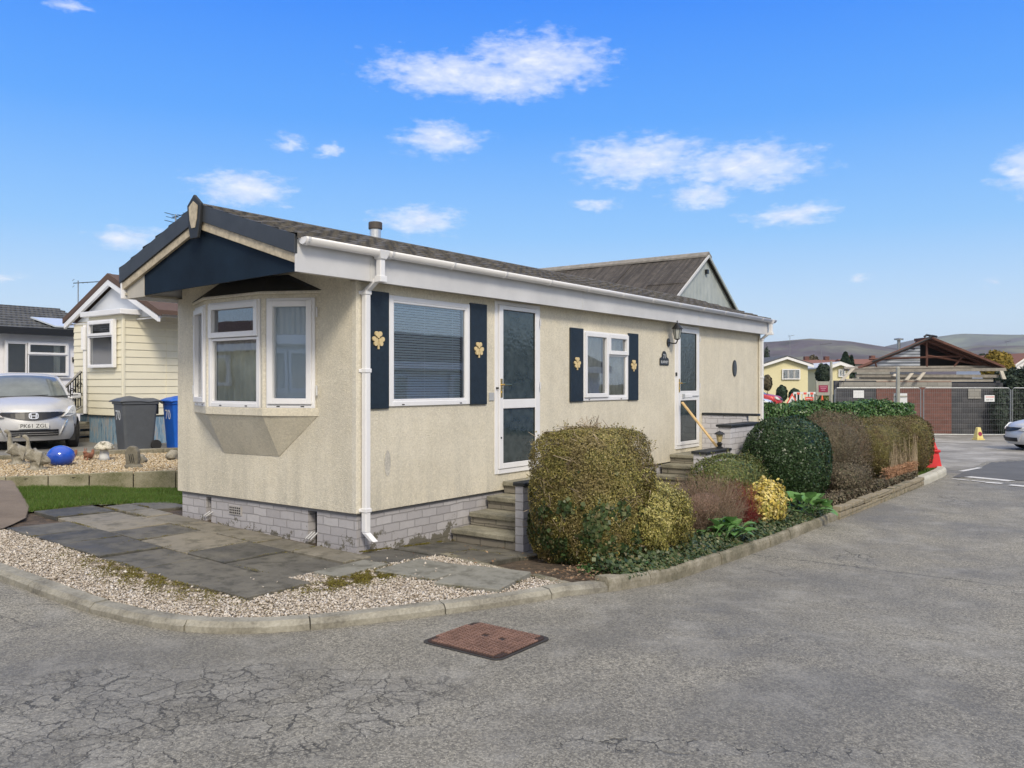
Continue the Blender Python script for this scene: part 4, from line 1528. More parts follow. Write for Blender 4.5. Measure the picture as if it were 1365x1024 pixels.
# flue
fl = MB()
fl.lathe([(.075, 2.95), (.075, 3.70)], (2.27, 2.07, 0), 20)
flue = fl.build('flue', MT['flue'], home, smooth=False)
fl = MB()
fl.lathe([(.088, 3.66), (.092, 3.67), (.092, 3.745), (.085, 3.755)], (2.27, 2.07, 0), 20)
fl.build('flue_cap', MT['cowl'], flue)


# the front edge of the overhang is not quite square to the walls
for o_ in list(home.children):
    if o_.name.split('.')[0] in ('roof', 'roof_deck', 'ridge_tile', 'soffit', 'gable_panel', 'boxed_end', 'bargeboard', 'cream_trim', 'finial_shield', 'fascia', 'gutter'):
        for q_ in [o_] + list(o_.children):
            for v_ in q_.data.vertices:
                if v_.co.x < -.3:
                    v_.co.x += -.105 + .062 * (v_.co.y + .14)


# windows
def frameM(o, u):
    """local x along u, local y inward, z up"""
    u = Vector((u[0], u[1], 0)).normalized()
    n = Vector((-u.y, u.x, 0))
    return Matrix(((u.x, n.x, 0, o[0]), (u.y, n.y, 0, o[1]), (0, 0, 1, o[2]), (0, 0, 0, 1)))


def rect_frame(mb, x0, x1, z0, z1, w_, y0, y1):
    mb.box(x0, x0 + w_, y0, y1, z0, z1)
    mb.box(x1 - w_, x1, y0, y1, z0, z1)
    mb.box(x0 + w_, x1 - w_, y0, y1, z0, z0 + w_)
    mb.box(x0 + w_, x1 - w_, y0, y1, z1 - w_, z1)


def window(parent, o, u, w_, h, sashes, out=.02, fill=None, name='window', fw=.05, sillvents=(), back=True, extra=None):
    T = frameM(o, u)
    mb = MB(T)
    rect_frame(mb, 0, w_, 0, h, fw, -out, .055)
    for (x0, x1, z0, z1, op) in sashes:
        if op:
            rect_frame(mb, x0, x1, z0, z1, .058, -out - .022, .04)
        else:
            rect_frame(mb, x0, x1, z0, z1, .028, -out + .006, .04)
    if extra: extra(mb)
    win = mb.build(name, MT['upvc'], parent, bevel=.004)
    for (x0, x1, z0, z1, op) in sashes:
        e = .052 if op else .022
        q = MB(T)
        yg = .006 if not op else -.004
        q.add([(x0 + e, yg, z0 + e), (x1 - e, yg, z0 + e), (x1 - e, yg, z1 - e), (x0 + e, yg, z1 - e)], [(0, 1, 2, 3)])
        pn = q.build('pane', MT['glass'], win)
        q = MB(T)
        rect_frame(q, x0 + e - .001, x1 - e + .001, z0 + e - .001, z1 - e + .001, .006, -.010 - (.012 if op else 0), .0)
        q.build('gasket', MT['rubber'], win)
    if sillvents:
        q = MB(T)
        for xv in sillvents: q.box(xv - .018, xv + .018, -out - .0035, -out, .012, .022)
        q.build_each('drain_cap', MT['rubber'], win)
    return win, T


# big window with venetian blind
win, T = window(home, (.43, 0, 1.372), (1, 0), 1.28, 1.128, [(.045, 1.235, .045, 1.083, False)], sillvents=(.2, 1.12))
q = MB(T)
z = .07
while z < 1.05:
    q.add([(.06, .046, z), (1.19, .046, z), (1.19, .062, z + .0195), (.06, .062, z + .0195)], [(0, 1, 2, 3)])
    z += .027
q.box(.055, 1.2, .065, .11, 1.052, 1.083)
q.build('venetian_blind', MT['blind'], win, solid=.0015)
q = MB(T)
for xv in (.16, .62, 1.08): q.box(xv - .002, xv + .002, .066, .069, .06, 1.06)
q.build_each('blind_cord', MT['upvc'], win)
# side window: casement left, top-light and fixed right
win, T = window(home, (4.150, 0, 1.368), (1, 0), 1.262, .964, [(.02, .66, .045, .945, True), (.665, 1.245, .655, .945, True), (.66, 1.225, .045, .655, False)], sillvents=(.15, 1.05),
               extra=lambda m_: m_.box(.628, .69, -.018, .05, .05, .66))
q = MB(T)
rows = []
for z in (.05, .93):
    rows.append([(.06 + i * .019, .055 + .010 * math.sin(i * 1.1), z) for i in range(31)])
q.grid(rows)
rows = []
for z in (.05, .93):
    rows.append([(.69 + i * .019, .055 + .010 * math.sin(i * 1.3), z) for i in range(29)])
q.grid(rows)
q.build('curtain', MT['curtain'], win, solid=.003, smooth=True)

# shutters with shamrocks
def shamrock(T, cx, cz, s, name='shamrock', parent=None):
    q = MB(T)
    pts = []
    lob = [(90, 1.0), (205, 1.0), (335, 1.0)]
    def circle(x, z, r, n=10): return [(x + r * math.cos(2 * math.pi * k / n), z + r * math.sin(2 * math.pi * k / n)) for k in range(n)]
    yy_ = -.041
    for a, _ in lob:
        for da in (-25, 25):
            x = cx + s * .43 * math.cos(R(a + da))
            z = cz + .12 * s + s * .43 * math.sin(R(a + da))
            q.prism(circle(x, z, s * .185), yy_ + .0005 * (a % 7) / 7, -.026 + 0, 'y')
        x = cx + s * .22 * math.cos(R(a))
        z = cz + .12 * s + s * .22 * math.sin(R(a))
        q.prism(circle(x, z, s * .16), yy_ + .0009, -.026, 'y')
    q.prism([(cx - .03 * s, cz - .05 * s), (cx + .05 * s, cz - .05 * s), (cx + .075 * s, cz - .62 * s), (cx - .05 * s, cz - .62 * s)], yy_ + .0012, -.026, 'y')
    return q.build(name, MT['shamrock'], parent)


for (x0, x1, z0, z1, sz) in ((.122, .425, 1.352, 2.52, .135), (1.715, 2.02, 1.365, 2.52, .135), (3.817, 4.146, 1.36, 2.355, .13), (5.418, 5.727, 1.355, 2.357, .13)):
    q = MB()
    q.box(x0, x1, -.024, -.001, z0, z1)
    sh = q.build('shutter', MT['shutter'], home, bevel=.004)
    zc = {.122: 2.03, 1.715: 1.985, 3.817: 1.87, 5.418: 1.87}[x0]
    shamrock(None, (x0 + x1) / 2 - .01, zc, sz, parent=sh)


# doors
def door(x0, w_, z0, h, glasses, handle_x, handle_z, hinge_x, name='door'):
    T = frameM((x0, 0, z0), (1, 0))
    q = MB(T)
    q.box(0, .055, -.012, .07, 0, h)
    q.box(w_ - .045, w_, -.012, .07, 0, h)
    q.box(.055, w_ - .045, -.012, .07, h - .045, h)
    q.box(.055, w_ - .045, -.022, .07, 0, .055)
    q.build('door_frame', MT['upvc'], home, bevel=.004)
    q = MB(T)
    a, b, c, d_ = .06, w_ - .05, .06, h - .05
    xs_ = sorted({a, b})
    gl_ = sorted(glasses, key=lambda g_: g_[2])
    gx0, gx1 = gl_[0][0], gl_[0][1]
    y0, y1 = -.034, .03
    q.box(a, gx0, y0, y1, c, d_)
    q.box(gx1, b, y0, y1, c, d_)
    z = c
    for g_ in gl_:
        q.box(gx0, gx1, y0, y1, z, g_[2])
        z = g_[3]
    q.box(gx0, gx1, y0, y1, z, d_)
    dr = q.build(name, MT['upvc'], home, bevel=.004)
    for g_ in gl_:
        q = MB(T)
        q.box(g_[0], g_[1], -.014, -.004, g_[2], g_[3])
        q.build('door_glass', MT['doorglass'], dr)
        q = MB(T)
        rect_frame(q, g_[0] - .001, g_[1] + .001, g_[2] - .001, g_[3] + .001, .008, -.024, -.012)
        q.build('gasket', MT['rubber'], dr)
    q = MB(T)
    q.box(handle_x - .016, handle_x + .016, -.043, -.033, handle_z - .11, handle_z + .11)
    sgn = 1 if hinge_x > handle_x else -1
    q.tube([(handle_x, -.038, handle_z + .04), (handle_x, -.085, handle_z + .04), (handle_x + sgn * .13, -.085, handle_z + .04)], .010, 8)
    q.tube([(handle_x, -.033, handle_z - .05), (handle_x, -.050, handle_z - .05)], .012, 8)
    q.build('door_handle', MT['brass'], dr)
    q = MB(T)
    for z in (.25, 1.0, 1.8):
        q.tube([(hinge_x, -.040, z), (hinge_x, -.040, z + .09)], .010, 8)
    q.build_each('hinge', MT['upvc_old'], dr)
    return dr, T


dr, T = door(2.185, .935, .532, 2.055, [(.135, .80, .125, .775), (.135, .80, .885, 1.955)], .092, 1.02, .90)
q = MB(T)
for p in ((.028, 1.02), (.092, .43)): q.lathe([(.013, 0), (.013, .004)], (0, 0, 0), 4) if False else q.box(p[0] - .011, p[0] + .011, -.037, -.034 if p[0] > .05 else -.010, p[1] - .011, p[1] + .011)
q.build_each('screw_cap', MT['rubber'], dr)
dr, T = door(7.015, .955, .525, 2.055, [(.16, .80, .12, .80), (.16, .80, .96, 1.93)], .105, 1.05, .92)
q = MB(T)
q.box(.30, .60, -.046, -.034, .845, .905)
lb = q.build('letter_plate', MT['upvc'], dr, bevel=.004)
q = MB(T)
q.box(.22, .30, -.048, -.034, .84, .91)
q.box(.60, .86, -.046, -.034, .862, .880)
q.build('letter_plate_bar', MT['plastic_vent'], dr)
q = MB()
q.box(7.018, 7.05, -.035, -.013, 1.73, 1.79)
q.build('bell_push', MT['black'], home, bevel=.004)
# little grey meter plate by the first door
q = MB()
q.box(2.075, 2.17, -.012, -.001, 1.405, 1.50)
q.build('meter_plate', MT['plastic_vent'], home, bevel=.002)
# patched vent stain: round blanking plate low on the wall
q = MB()
q.prism([(.42 + .045 * math.cos(k * math.pi / 8), .80 + .13 * math.sin(k * math.pi / 8)) for k in range(16)], -.004, -.0005, 'y')
q.build('blanked_vent', simple('patched_render', (.50, .475, .415), .95, var=.35, scale=30, bump=.8, bscale=60), home)

# carriage lantern by the second door
q = MB()
cx, cz = 6.77, 2.27
LT = Matrix.Translation((cx, 0, cz)) @ Matrix.Scale(.8, 4) @ Matrix.Translation((-cx, 0, -cz))
lantern = MB(LT)
lantern.prism([(cx + .062 * math.cos(k * math.pi / 10), cz + .085 * math.sin(k * math.pi / 10)) for k in range(20)], -.025, -.001, 'y')
lantern.tube([(cx, -.02, cz), (cx, -.10, cz - .02), (cx, -.18, cz - .02), (cx, -.205, cz + .02), (cx, -.205, cz + .05)], .013, 8)
lantern.lathe([(.012, .04), (.030, .05), (.055, .062), (.058, .070)], (cx, -.205, cz), 6)
for k in range(6):
    a = math.pi / 3 * k + math.pi / 6 * 0
    lantern.tube([(cx + .052 * math.cos(a), -.205 + .052 * math.sin(a), cz + .068), (cx + .088 * math.cos(a), -.205 + .088 * math.sin(a), cz + .27)], .0055, 5)
lantern.lathe([(.092, .265), (.115, .272), (.060, .335), (.028, .375), (.012, .395), (.010, .41), (.018, .425), (.001, .44)], (cx, -.205, cz), 12)
lt = lantern.build('wall_lantern', MT['black'], home)
q = MB(LT)
q.lathe([(.050, .070), (.082, .265)], (cx, -.205, cz), 6)
q.build('lantern_glass', MT['lampglass'], lt)

# house name plaque
q = MB()
pc, pz = 6.62, 1.985
prof = [(-.155, -.085), (.155, -.085), (.155, .02), (.125, .035), (.08, .05), (.07, .10), (.04, .135), (0, .145), (-.04, .135), (-.07, .10), (-.08, .05), (-.125, .035), (-.155, .02)]
q.prism([(pc + a, pz + b) for a, b in prof], -.016, -.001, 'y')
pq = q.build('name_plaque', MT['black'], home, bevel=.003)
text('lettering', 'BLARNEY', .062, MT['white'], pq, (pc, -.0165, pz - .035), (R(90), 0, 0), .001)
text('house_number', '71', .10, MT['white'], pq, (pc, -.0165, pz + .055), (R(90), 0, 0), .001)
# oval cast plaque
q = MB()
oc_, oz = 9.575, 1.895
q.prism([(oc_ + .10 * math.cos(k * math.pi / 14), oz + .155 * math.sin(k * math.pi / 14)) for k in range(28)], -.014, -.001, 'y')
pq = q.build('oval_plaque', MT['black'], home)
q = MB()
q.prism([(oc_ + .078 * math.cos(k * math.pi / 14), oz + .128 * math.sin(k * math.pi / 14)) for k in range(28)], -.017, -.0145, 'y')
q.prism([(oc_ + .03 * math.cos(k * math.pi / 5), oz + .045 + .03 * math.sin(k * math.pi / 5)) for k in range(10)], -.023, -.0175, 'y')
q.prism([(oc_ - .05, oz - .085), (oc_ + .055, oz - .06), (oc_ + .02, oz + .0), (oc_ - .02, oz + .01)], -.022, -.0175, 'y')
q.build('relief', simple('dark_pewter', (.13, .14, .15), .45, .6, var=.4, scale=40), pq)

# bay window
BA, BB, BC, BD = (0, .545), (-.27, 1.10), (-.27, 2.08), (0, 2.72)
bp = [BA, BB, BC, BD]
q = MB()
SB, ST, HB, HT = 1.27, 1.355, 2.475, 2.515
def ins(p, d): return (p[0] + d, p[1])
# flat sill block and its tapering rendered underside
inner = [(.02, .60), (.02, 2.66)]
q.prism([BA, BB, BC, BD, (.03, 2.66), (.03, .6)], SB, ST, 'z')
ua, ub = (-.003, 1.165, .835), (-.003, 2.13, .825)
top = [(0, .560), (-.255, 1.11), (-.255, 2.07), (0, 2.70)]
q.add([(*top[0], SB), (*top[1], SB), (*top[2], SB), (*top[3], SB), ua, ub], [(0, 1, 4), (1, 2, 5, 4), (2, 3, 5), (0, 4, 5, 3), (0, 3, 2, 1)])
bay = q.build('bay_window', MT['render'], home, bevel=.006)
q = MB()
q.prism([BA, BB, BC, BD, (.03, 2.66), (.03, .6)], HB, HT, 'z')
q.build('bay_head', MT['render'], bay, bevel=.006)
q = MB()
def post(p, r_=.035): q.prism([(p[0] + r_ * math.cos(k * math.pi / 3 + .2), p[1] + r_ * math.sin(k * math.pi / 3 + .2)) for k in range(6)], ST, HB, 'z')
post((-.235, 1.105)); post((-.235, 2.075))
q.build_each('bay_post', MT['render_band'], bay)
q = MB()
q.prism([(0, .50), (-.30, 1.085), (-.30, 2.095), (0, 2.765), (.02, 2.7), (.02, .55)], HT, HT + .03, 'z')
q.build('bay_head_trim', MT['render_band'], bay, bevel=.006)
q = MB()
a = [(0, .50, HT + .031), (-.30, 1.085, HT + .031), (-.30, 2.095, HT + .031), (0, 2.765, HT + .031)]
b = [(0, 1.02, 2.74), (-.04, 1.25, 2.74), (-.04, 1.75, 2.74), (0, 2.2, 2.74)]
q.hull(a, b)
q.build('bay_roof', MT['coping'], bay)


def facet(p, q_, sashes_f, m0=.045, m1=.045):
    """p is the left end seen from outside, q_ the right end"""
    d = Vector((q_[0] - p[0], q_[1] - p[1]))
    Lf = d.length
    u = d / Lf
    n = Vector((-u.y, u.x))
    o = (p[0] + u.x * m0 + n.x * .03, p[1] + u.y * m0 + n.y * .03, ST)
    w_ = Lf - m0 - m1
    return window(bay, o, (u.x, u.y), w_, HB - ST, sashes_f(w_), out=.03, fw=.045, sillvents=(w_ * .25, w_ * .75))


hh = HB - ST
wl, Tl = facet(BD, BC, lambda w_: [(.02, w_ - .02, .04, hh - .03, True)])
wm, Tm = facet(BC, BB, lambda w_: [(.02, w_ - .02, .74, hh - .02, True), (.035, w_ - .035, .035, .735, False)])
wr, Tr = facet(BB, BA, lambda w_: [(.02, w_ - .03, .04, hh - .03, True)])
# gathered net behind the centre light, pale roller blind behind the right one
q = MB(Tm)
rows = []
for z in (.02, .72):
    rows.append([(.03 + i * .0135, 0.05 + .016 * math.sin(i * .9 + .6 * math.sin(i * .35)), z) for i in range(63)])
q.grid(rows)
q.build('net_curtain', MT['curtain'], wm, solid=.002, smooth=True)
q = MB(Tr)
q.box(.03, .55, .045, .049, .04, hh - .03)
q.build('roller_blind', MT['curtain_sheer'], wr)
q = MB(Tl)
q.box(.03, .18, .10, .104, .04, hh - .03)
q.build('curtain', MT['curtain'], wl)
for (Tt, wp, xh) in ((Tr, wr, .56), (Tl, wl, .035)):
    q = MB(Tt)
    for z in (.13, .92): q.box(xh - .008, xh + .008, -.062, -.045, z, z + .10)
    q.build_each('hinge', MT['upvc_old'], wp)

# ================================================================== STEPS AND LOW WALLS
def steps(name, label, x0s, tops, xend, ywall, y1, base):
    """treads climb along +x beside the wall"""
    st = thing(name, label, 'steps', (x0s[0], y1, base))
    bx, by, bz_ = x0s[0], y1, base
    rg = random.Random(len(x0s))
    for i, (x, zt_) in enumerate(zip(x0s, tops)):
        xe = xend
        q = MB()
        q.box(x + .03 - bx, xe - bx, y1 + .002 - by, ywall - by, (tops[i - 1] if i else base - .1) - bz_, zt_ - .056 - bz_)
        q.build('riser', MT['step_brick'], st, bevel=.004)
        q = MB()
        nx = (x0s[i + 1] + .031) if i + 1 < len(x0s) else xend
        q.box(x - bx, nx - bx, y1 + .002 - by, ywall - by, zt_ - .055 - bz_, zt_ - bz_)
        q.build('tread', MT['conc_step'], st, bevel=.010, seg=2)
    return st


s1 = steps('entrance_steps', 'worn concrete steps climbing beside the wall to the first white door', [1.40, 1.71, 2.03, 2.34], [.005, .152, .297, .441], 3.20, -.002, -.86, -.14)
# brick wall that flanks them
def low_wall(name, label, segs, base, caps, mat):
    t_ = thing(name, label, 'low wall', (segs[0][0], segs[0][2], base))
    o = (segs[0][0], segs[0][2], base)
    for sgm in segs:
        q = MB()
        q.box(sgm[0] - o[0], sgm[1] - o[0], sgm[2] - o[1], sgm[3] - o[1], sgm[4] - o[2], sgm[5] - o[2])
        q.build('brickwork', mat, t_)
    for sgm in caps:
        q = MB()
        q.box(sgm[0] - o[0], sgm[1] - o[0], sgm[2] - o[1], sgm[3] - o[1], sgm[4] - o[2], sgm[5] - o[2])
        q.build('coping', MT['coping'], t_, bevel=.006)
    return t_


low_wall('step_wall', 'grey painted brick wall with black coping beside the first steps', [(1.43, 3.34, -.965, -.862, -.4, .535), (3.235, 3.34, -.86, -.005, -.4, .955)], -.15,
         [(1.41, 3.36, -.99, -.84, .536, .575), (3.215, 3.36, -1.14, -.005, .956, .992)], MT['grey_brick'])
s2 = steps('entrance_steps', 'worn concrete steps climbing to the second white door', [5.92, 6.22, 6.52, 6.83], [.03, .175, .322, .463], 8.08, -.002, -.80, -.25)
low_wall('step_wall', 'stepped white brick wall with black copings beside the second steps',
         [(5.98, 6.90, -1.0, -.802, -.4, .565), (6.902, 8.20, -1.0, -.802, -.4, .925), (8.10, 8.20, -.80, -.005, -.4, 1.06)], -.3,
         [(5.95, 6.895, -1.03, -.775, .566, .605), (6.87, 8.205, -1.03, -.775, .926, .965), (8.08, 8.225, -1.0, -.005, 1.061, 1.10)], MT['white_brick'])
# boot scraper bracket in the corner of the first steps
t_ = thing('boot_scraper', 'black iron boot scraper standing against the brick pier by the steps', 'boot scraper', (1.74, -.80, .152))
q = MB()
q.tube([(0, -.03, .0), (0, -.03, .17), (.02, -.03, .20), (.06, -.03, .20)], .010, 6)
q.build('upright', MT['black'], t_)
q = MB()
q.tube([(0, .02, .0), (-.01, .04, .02), (-.03, .05, .03)], .010, 6)
q.build('scroll', MT['black'], t_)
q = MB()
q.box(-.008, .008, -.055, .045, .001, .035)
q.build('blade', MT['black'], t_)
# pale timber propped across the door
q = MB()
a, b = Vector((7.10, -.095, 1.30)), Vector((6.86, -.80, .615))
d = (b - a).normalized()
u = d.cross(Vector((0, 0, 1))).normalized() * .022
v = d.cross(u).normalized() * .012
q.hull([a + u + v, a - u + v, a - u - v, a + u - v], [b + u + v, b - u + v, b - u - v, b + u - v])
tag(q.build('timber_batten', MT['wood'], bevel=.003), 'bare pine batten propped across the second door from the low wall', 'batten')
# little garden lantern on the wall
t_ = thing('garden_lantern', 'small black lantern with amber glass standing on the low wall', 'lantern', (6.72, -.90, .605))
q = MB()
q.lathe([(.05, 0), (.05, .02), (.03, .03), (.045, .075), (.02, .10)], (0, 0, 0), 10)
q.build('base', MT['black'], t_)
q = MB()
q.lathe([(.035, .10), (.055, .215)], (0, 0, 0), 6)
q.build('lamp_glass', MT['yellowlamp'], t_)
q = MB()
q.lathe([(.085, .215), (.08, .225), (.05, .25), (.012, .265), (.001, .275)], (0, 0, 0), 10)
q.build('lamp_roof', MT['black'], t_)
# small pipe standing behind the wall coping
q = MB()
q.tube([(4.12, -.045, -.25), (4.12, -.045, 1.045)], .018, 8)
q.lathe([(.024, 1.03), (.024, 1.05), (.001, 1.056)], (4.12, -.045, 0), 8)
tag(q.build('vent_pipe', MT['plastic_vent']), 'thin grey pipe rising against the wall behind the big hedge', 'pipe')

# ================================================================== MANHOLE
t_ = thing('manhole_cover', 'rusty patterned iron manhole cover set in the road', 'manhole cover', (-1.33, -2.655, rd(-1.33, -2.65) + .004))
q = MB()
r_ = .05
pl = []
for (cx, cy, a0) in ((.27 - r_, .30 - r_, 0), (-.27 + r_, .30 - r_, 90), (-.27 + r_, -.30 + r_, 180), (.27 - r_, -.30 + r_, 270)):
    for k in range(4): pl.append((cx + r_ * math.cos(R(a0 + 30 * k)), cy + r_ * math.sin(R(a0 + 30 * k))))
q.prism(pl, -.02, .010, 'z')
cvr = q.build('cover_plate', MT['manhole'], t_, bevel=.003)
q = MB()
cw = .047
for i in range(-5, 6):
    for j in range(-6, 7):
        X_, Y_ = i * cw, j * cw
        if abs(X_) + abs(Y_) > .47 or (abs(X_ - .03) < .025 and (abs(Y_ - .06) < .025 or abs(Y_ + .10) < .025)): continue
        for s_ in (-.011, .011):
            if (i + j) % 2: q.box(X_ - .019, X_ + .019, Y_ + s_ - .0055, Y_ + s_ + .0055, .0095, .0175)
            else: q.box(X_ + s_ - .0055, X_ + s_ + .0055, Y_ - .019, Y_ + .019, .0095, .0175)
q.build('tread_pattern', simple('worn_rust_treads', (.27, .16, .12), .65, .3, var=.35, scale=9), cvr)
q = MB()
pl2 = [(x * 1.075, y * 1.07) for x, y in pl]
q.prism(pl2, -.02, .0035, 'z')
q.build('frame', simple('tarred_iron_frame', (.035, .032, .03), .8, bump=.5, bscale=60), t_)
for yy_ in (.06, -.10):
    q = MB()
    q.lathe([(.012, .0101), (.012, .0118)], (.03, yy_, 0), 12)
    q.build('key_hole', MT['rubber'], t_)

# ================================================================== BUSHES ALONG THE ROAD
zb = lambda x, y=-1.8: zr(x, y) + .06
# 1 the big clipped hedge, olive brown above
big = bush('privet_hedge', 'big clipped olive brown hedge with bare twigs nearest the corner', 'hedge', 1.56, -1.72, .555, .50, zb(1.4), 1.15, 78000, (.022, .014), MT['lf_olive'],
           900, MT['twig'], .0026, p=5.2, depth=.06, lump=.035, seed=3, wig=.035, s1=1.015, core=.84, stray=240)
sg = twig_set(130, .555, .50, .69, .005, .88, 1.03, .05, 77, p=4.2, k=8)
twigs('pale_stems', [[p_ + np.array([0, 0, .70]) for p_ in pl_] for pl_ in sg], .0048, MT['twig_pale'], big)
gb = bush('golden_privet', 'golden green privet bulging from the right of the big hedge', 'shrub', 2.14, -1.95, .56, .44, zb(2.3), .60, 38000, (.024, .017), MT['lf_gold'], 90, MT['twig'], .0025, p=2.7, depth=.11, lump=.10, seed=5, stray=200)
P_, D_ = shell_points(60000, .57, .515, .70, 4.2, .035, -.98, .04, 33)
P_[:, 2] += .70
cl = np.array([noise.fractal(Vector((float(p[0]) * 5, float(p[1]) * 5, float(p[2]) * 5)), 1.0, 2.0, 3) for p in P_])
k = rng.random(len(P_)) < np.clip((P_[:, 0] + .05) * 1.6 + (.62 - P_[:, 2]) * 1.1 + cl * 1.1 + .10, 0, .95) * (P_[:, 2] < .95)
k &= (P_[:, 1] < .1)
P_, D_ = P_[k], D_[k]
leafmesh('spreading_foliage', P_ + np.array([1.56 - 2.14, -1.72 + 1.95, zb(1.4) - zb(2.3)]), D_, .024, .017, MT['lf_gold'], gb)
# ivy over the lower face and along the ground
IP, IN = [], []
P_, D_ = shell_points(26000, .58, .525, .70, 4.2, .03, -.98, .04, 31)
P_[:, 2] += .70
hgt = P_[:, 2]
cl = np.array([noise.fractal(Vector((float(p[0]) * 4.2, float(p[1]) * 4.2, float(p[2]) * 4.2)), 1.0, 2.0, 3) for p in P_])
lim = .50 - .40 * np.clip((P_[:, 0] + .25) * 1.6, 0, 1)
k = rng.random(len(P_)) < np.clip((lim - hgt) * 2.2 + cl * 1.5 + .12, 0, .95) * (hgt < 1.05)
P_, D_ = P_[k], D_[k]
IP.append(P_ + np.array([1.56, -1.72, zb(1.4)]))
IN.append(D_)
n = 14000
ax_ = rng.uniform(.75, 7.0, n)
ay_ = -2.50 + np.abs(rng.normal(0, .16, n))
ay_ = np.where(rng.random(n) < .10, -2.50 - rng.uniform(0, .05, n), ay_)
az_ = zrv(ax_, ay_) + .11 + rng.uniform(0, .10, n) * np.clip((ay_ + 2.55) * 5, .15, 1.6)
IP.append(np.stack([ax_, ay_, az_], 1))
IN.append(np.tile([0, -.5, .8], (n, 1)))
iv = leafmesh('ivy', np.concatenate(IP), np.concatenate(IN), .046, .042, MT['lf_ivy'], None, .45)
tag(iv, 'dark green ivy covering the hedge foot and creeping along the kerb', None, None, 'stuff')
for i, (x, y) in enumerate(((.86, -2.12), (1.30, -2.36))):
    C = rng.normal(0, 1, (260, 3)) * [.055, .055, .02] + [0, 0, .04]
    C[:, 2] = np.abs(C[:, 2])
    t_ = thing('weed_clump', ['bright green weed clump at the hedge foot nearer the steps', 'bright green weed clump at the hedge foot nearer the kerb'][i], 'weeds', (x, y, zr(x, y) + .09), 0, 'weed clumps by the hedge')
    leafmesh('leaves', C, C * 4 + [0, 0, .2], .034, .009, MT['lf_berg'], t_, .4)
# 2 leafless brown shrub, crimson stems, yellow shrub
bush('twiggy_shrub', 'leafless brown twiggy shrub right of the golden privet', 'shrub', 3.85, -1.9, .75, .42, zb(3.7), .50, 5500, (.018, .010), MT['lf_mauve'], 1500, MT['twig'], .0028, p=2.3, depth=.16, lump=.08, seed=7, core=.45, twup=.75, wig=.04)
bush('crimson_shrub', 'small crimson stemmed shrub between the brown and yellow ones', 'shrub', 4.5, -2.08, .30, .24, zb(4.4), .36, 900, (.018, .009), MT['lf_mauve'], 700, MT['twig_red'], .0027, p=2.2, depth=.2, seed=8, core=.3, twup=.8, wig=.035)
bush('yellow_shrub', 'bright yellow variegated shrub beside the kerb', 'shrub', 5.15, -2.20, .42, .24, zb(5.2), .30, 3000, (.055, .034), MT['lf_yellow'], 60, MT['twig'], .003, p=2.2, depth=.2, lump=.12, seed=9, jitter=.8, core=.5)
bush('low_green_shrub', 'low domed mid green shrub in front of the second steps', 'shrub', 5.80, -1.42, .80, .46, zb(5), .60, 15000, (.034, .022), MT['lf_low'], 60, MT['twig'], .003, p=2.5, depth=.07, seed=10)
bush('dark_round_shrub', 'large rounded glossy dark green shrub', 'shrub', 7.50, -1.68, .76, .62, zb(7.3), 1.08, 32000, (.036, .024), MT['lf_dark'], 40, MT['twig'], .003, p=2.6, depth=.05, lump=.04, seed=11)
bush('heather_shrub', 'withered brown shrub with a rounded overhanging top', 'shrub', 10.15, -1.62, 1.0, .62, zb(9.6), 1.10, 26000, (.030, .013), MT['lf_brown'], 1500, MT['twig'], .0035, p=2.5, depth=.10, lump=.09, seed=12, core=.75)
bush('heather_mound', 'dark brown leafy mound below the withered shrub', 'shrub', 9.35, -2.12, .80, .34, zb(9), .30, 8000, (.034, .022), MT['lf_brown'], 300, MT['twig'], .003, p=2.3, depth=.14, seed=13)
b_ = bush('stemmy_hedge', 'olive hedge with bare tan stems showing through its side', 'hedge', 12.9, -1.72, 1.10, .55, zb(12.3), .90, 26000, (.034, .016), MT['lf_moss'], 400, MT['twig'], .004, p=3.4, depth=.08, seed=14)
sg = []
for i in range(150):
    x = rng.uniform(-1.25, 1.25)
    y = -.56 - rng.uniform(0, .03)
    h0, h1 = rng.uniform(0, .25), rng.uniform(.30, .95)
    sg.append([np.array([x + rng.normal(0, .015) + (k_ / 5) * rng.normal(0, .04), y + .02 * k_ / 5 + rng.normal(0, .01), h0 + (h1 - h0) * k_ / 5]) for k_ in range(6)])
twigs('bare_stems', sg, .0045, MT['twig_pale'], b_)
b_ = bush('end_hedge', 'tall olive green clipped hedge at the end of the row by the red barrier', 'hedge', 15.2, -1.80, .80, .58, zb(15), .86, 30000, (.036, .020), MT['lf_moss'], 150, MT['twig'], .004, p=3.2, depth=.05, seed=15, core=.92)
# dead foliage on the ground under the brown bushes
n = 9000
ax_ = rng.uniform(7.2, 13.3, n)
ay_ = -2.48 + np.abs(rng.normal(0, .16, n))
tag(leafmesh('dry_groundcover', np.stack([ax_, ay_, zrv(ax_, ay_) + .12 + rng.uniform(0, .16, n)], 1), np.tile([0, -.6, .7], (n, 1)), .06, .028, MT['lf_brown'], None, .6),
    'dark withered growth along the foot of the brown bushes', None, None, 'stuff')
n = 3000
ax_ = rng.uniform(11.0, 13.6, n)
ay_ = -2.42 + np.abs(rng.normal(0, .08, n))
tag(leafmesh('dead_fern', np.stack([ax_, ay_, zrv(ax_, ay_) + .12 + rng.uniform(0, .34, n)], 1), np.tile([0, -.6, .7], (n, 1)), .10, .010, simple('tan_dead_leaf', (.36, .20, .11), .8, var=.3), None, .6),
    'tan dead fern leaves under the stemmy hedge', None, None, 'stuff')
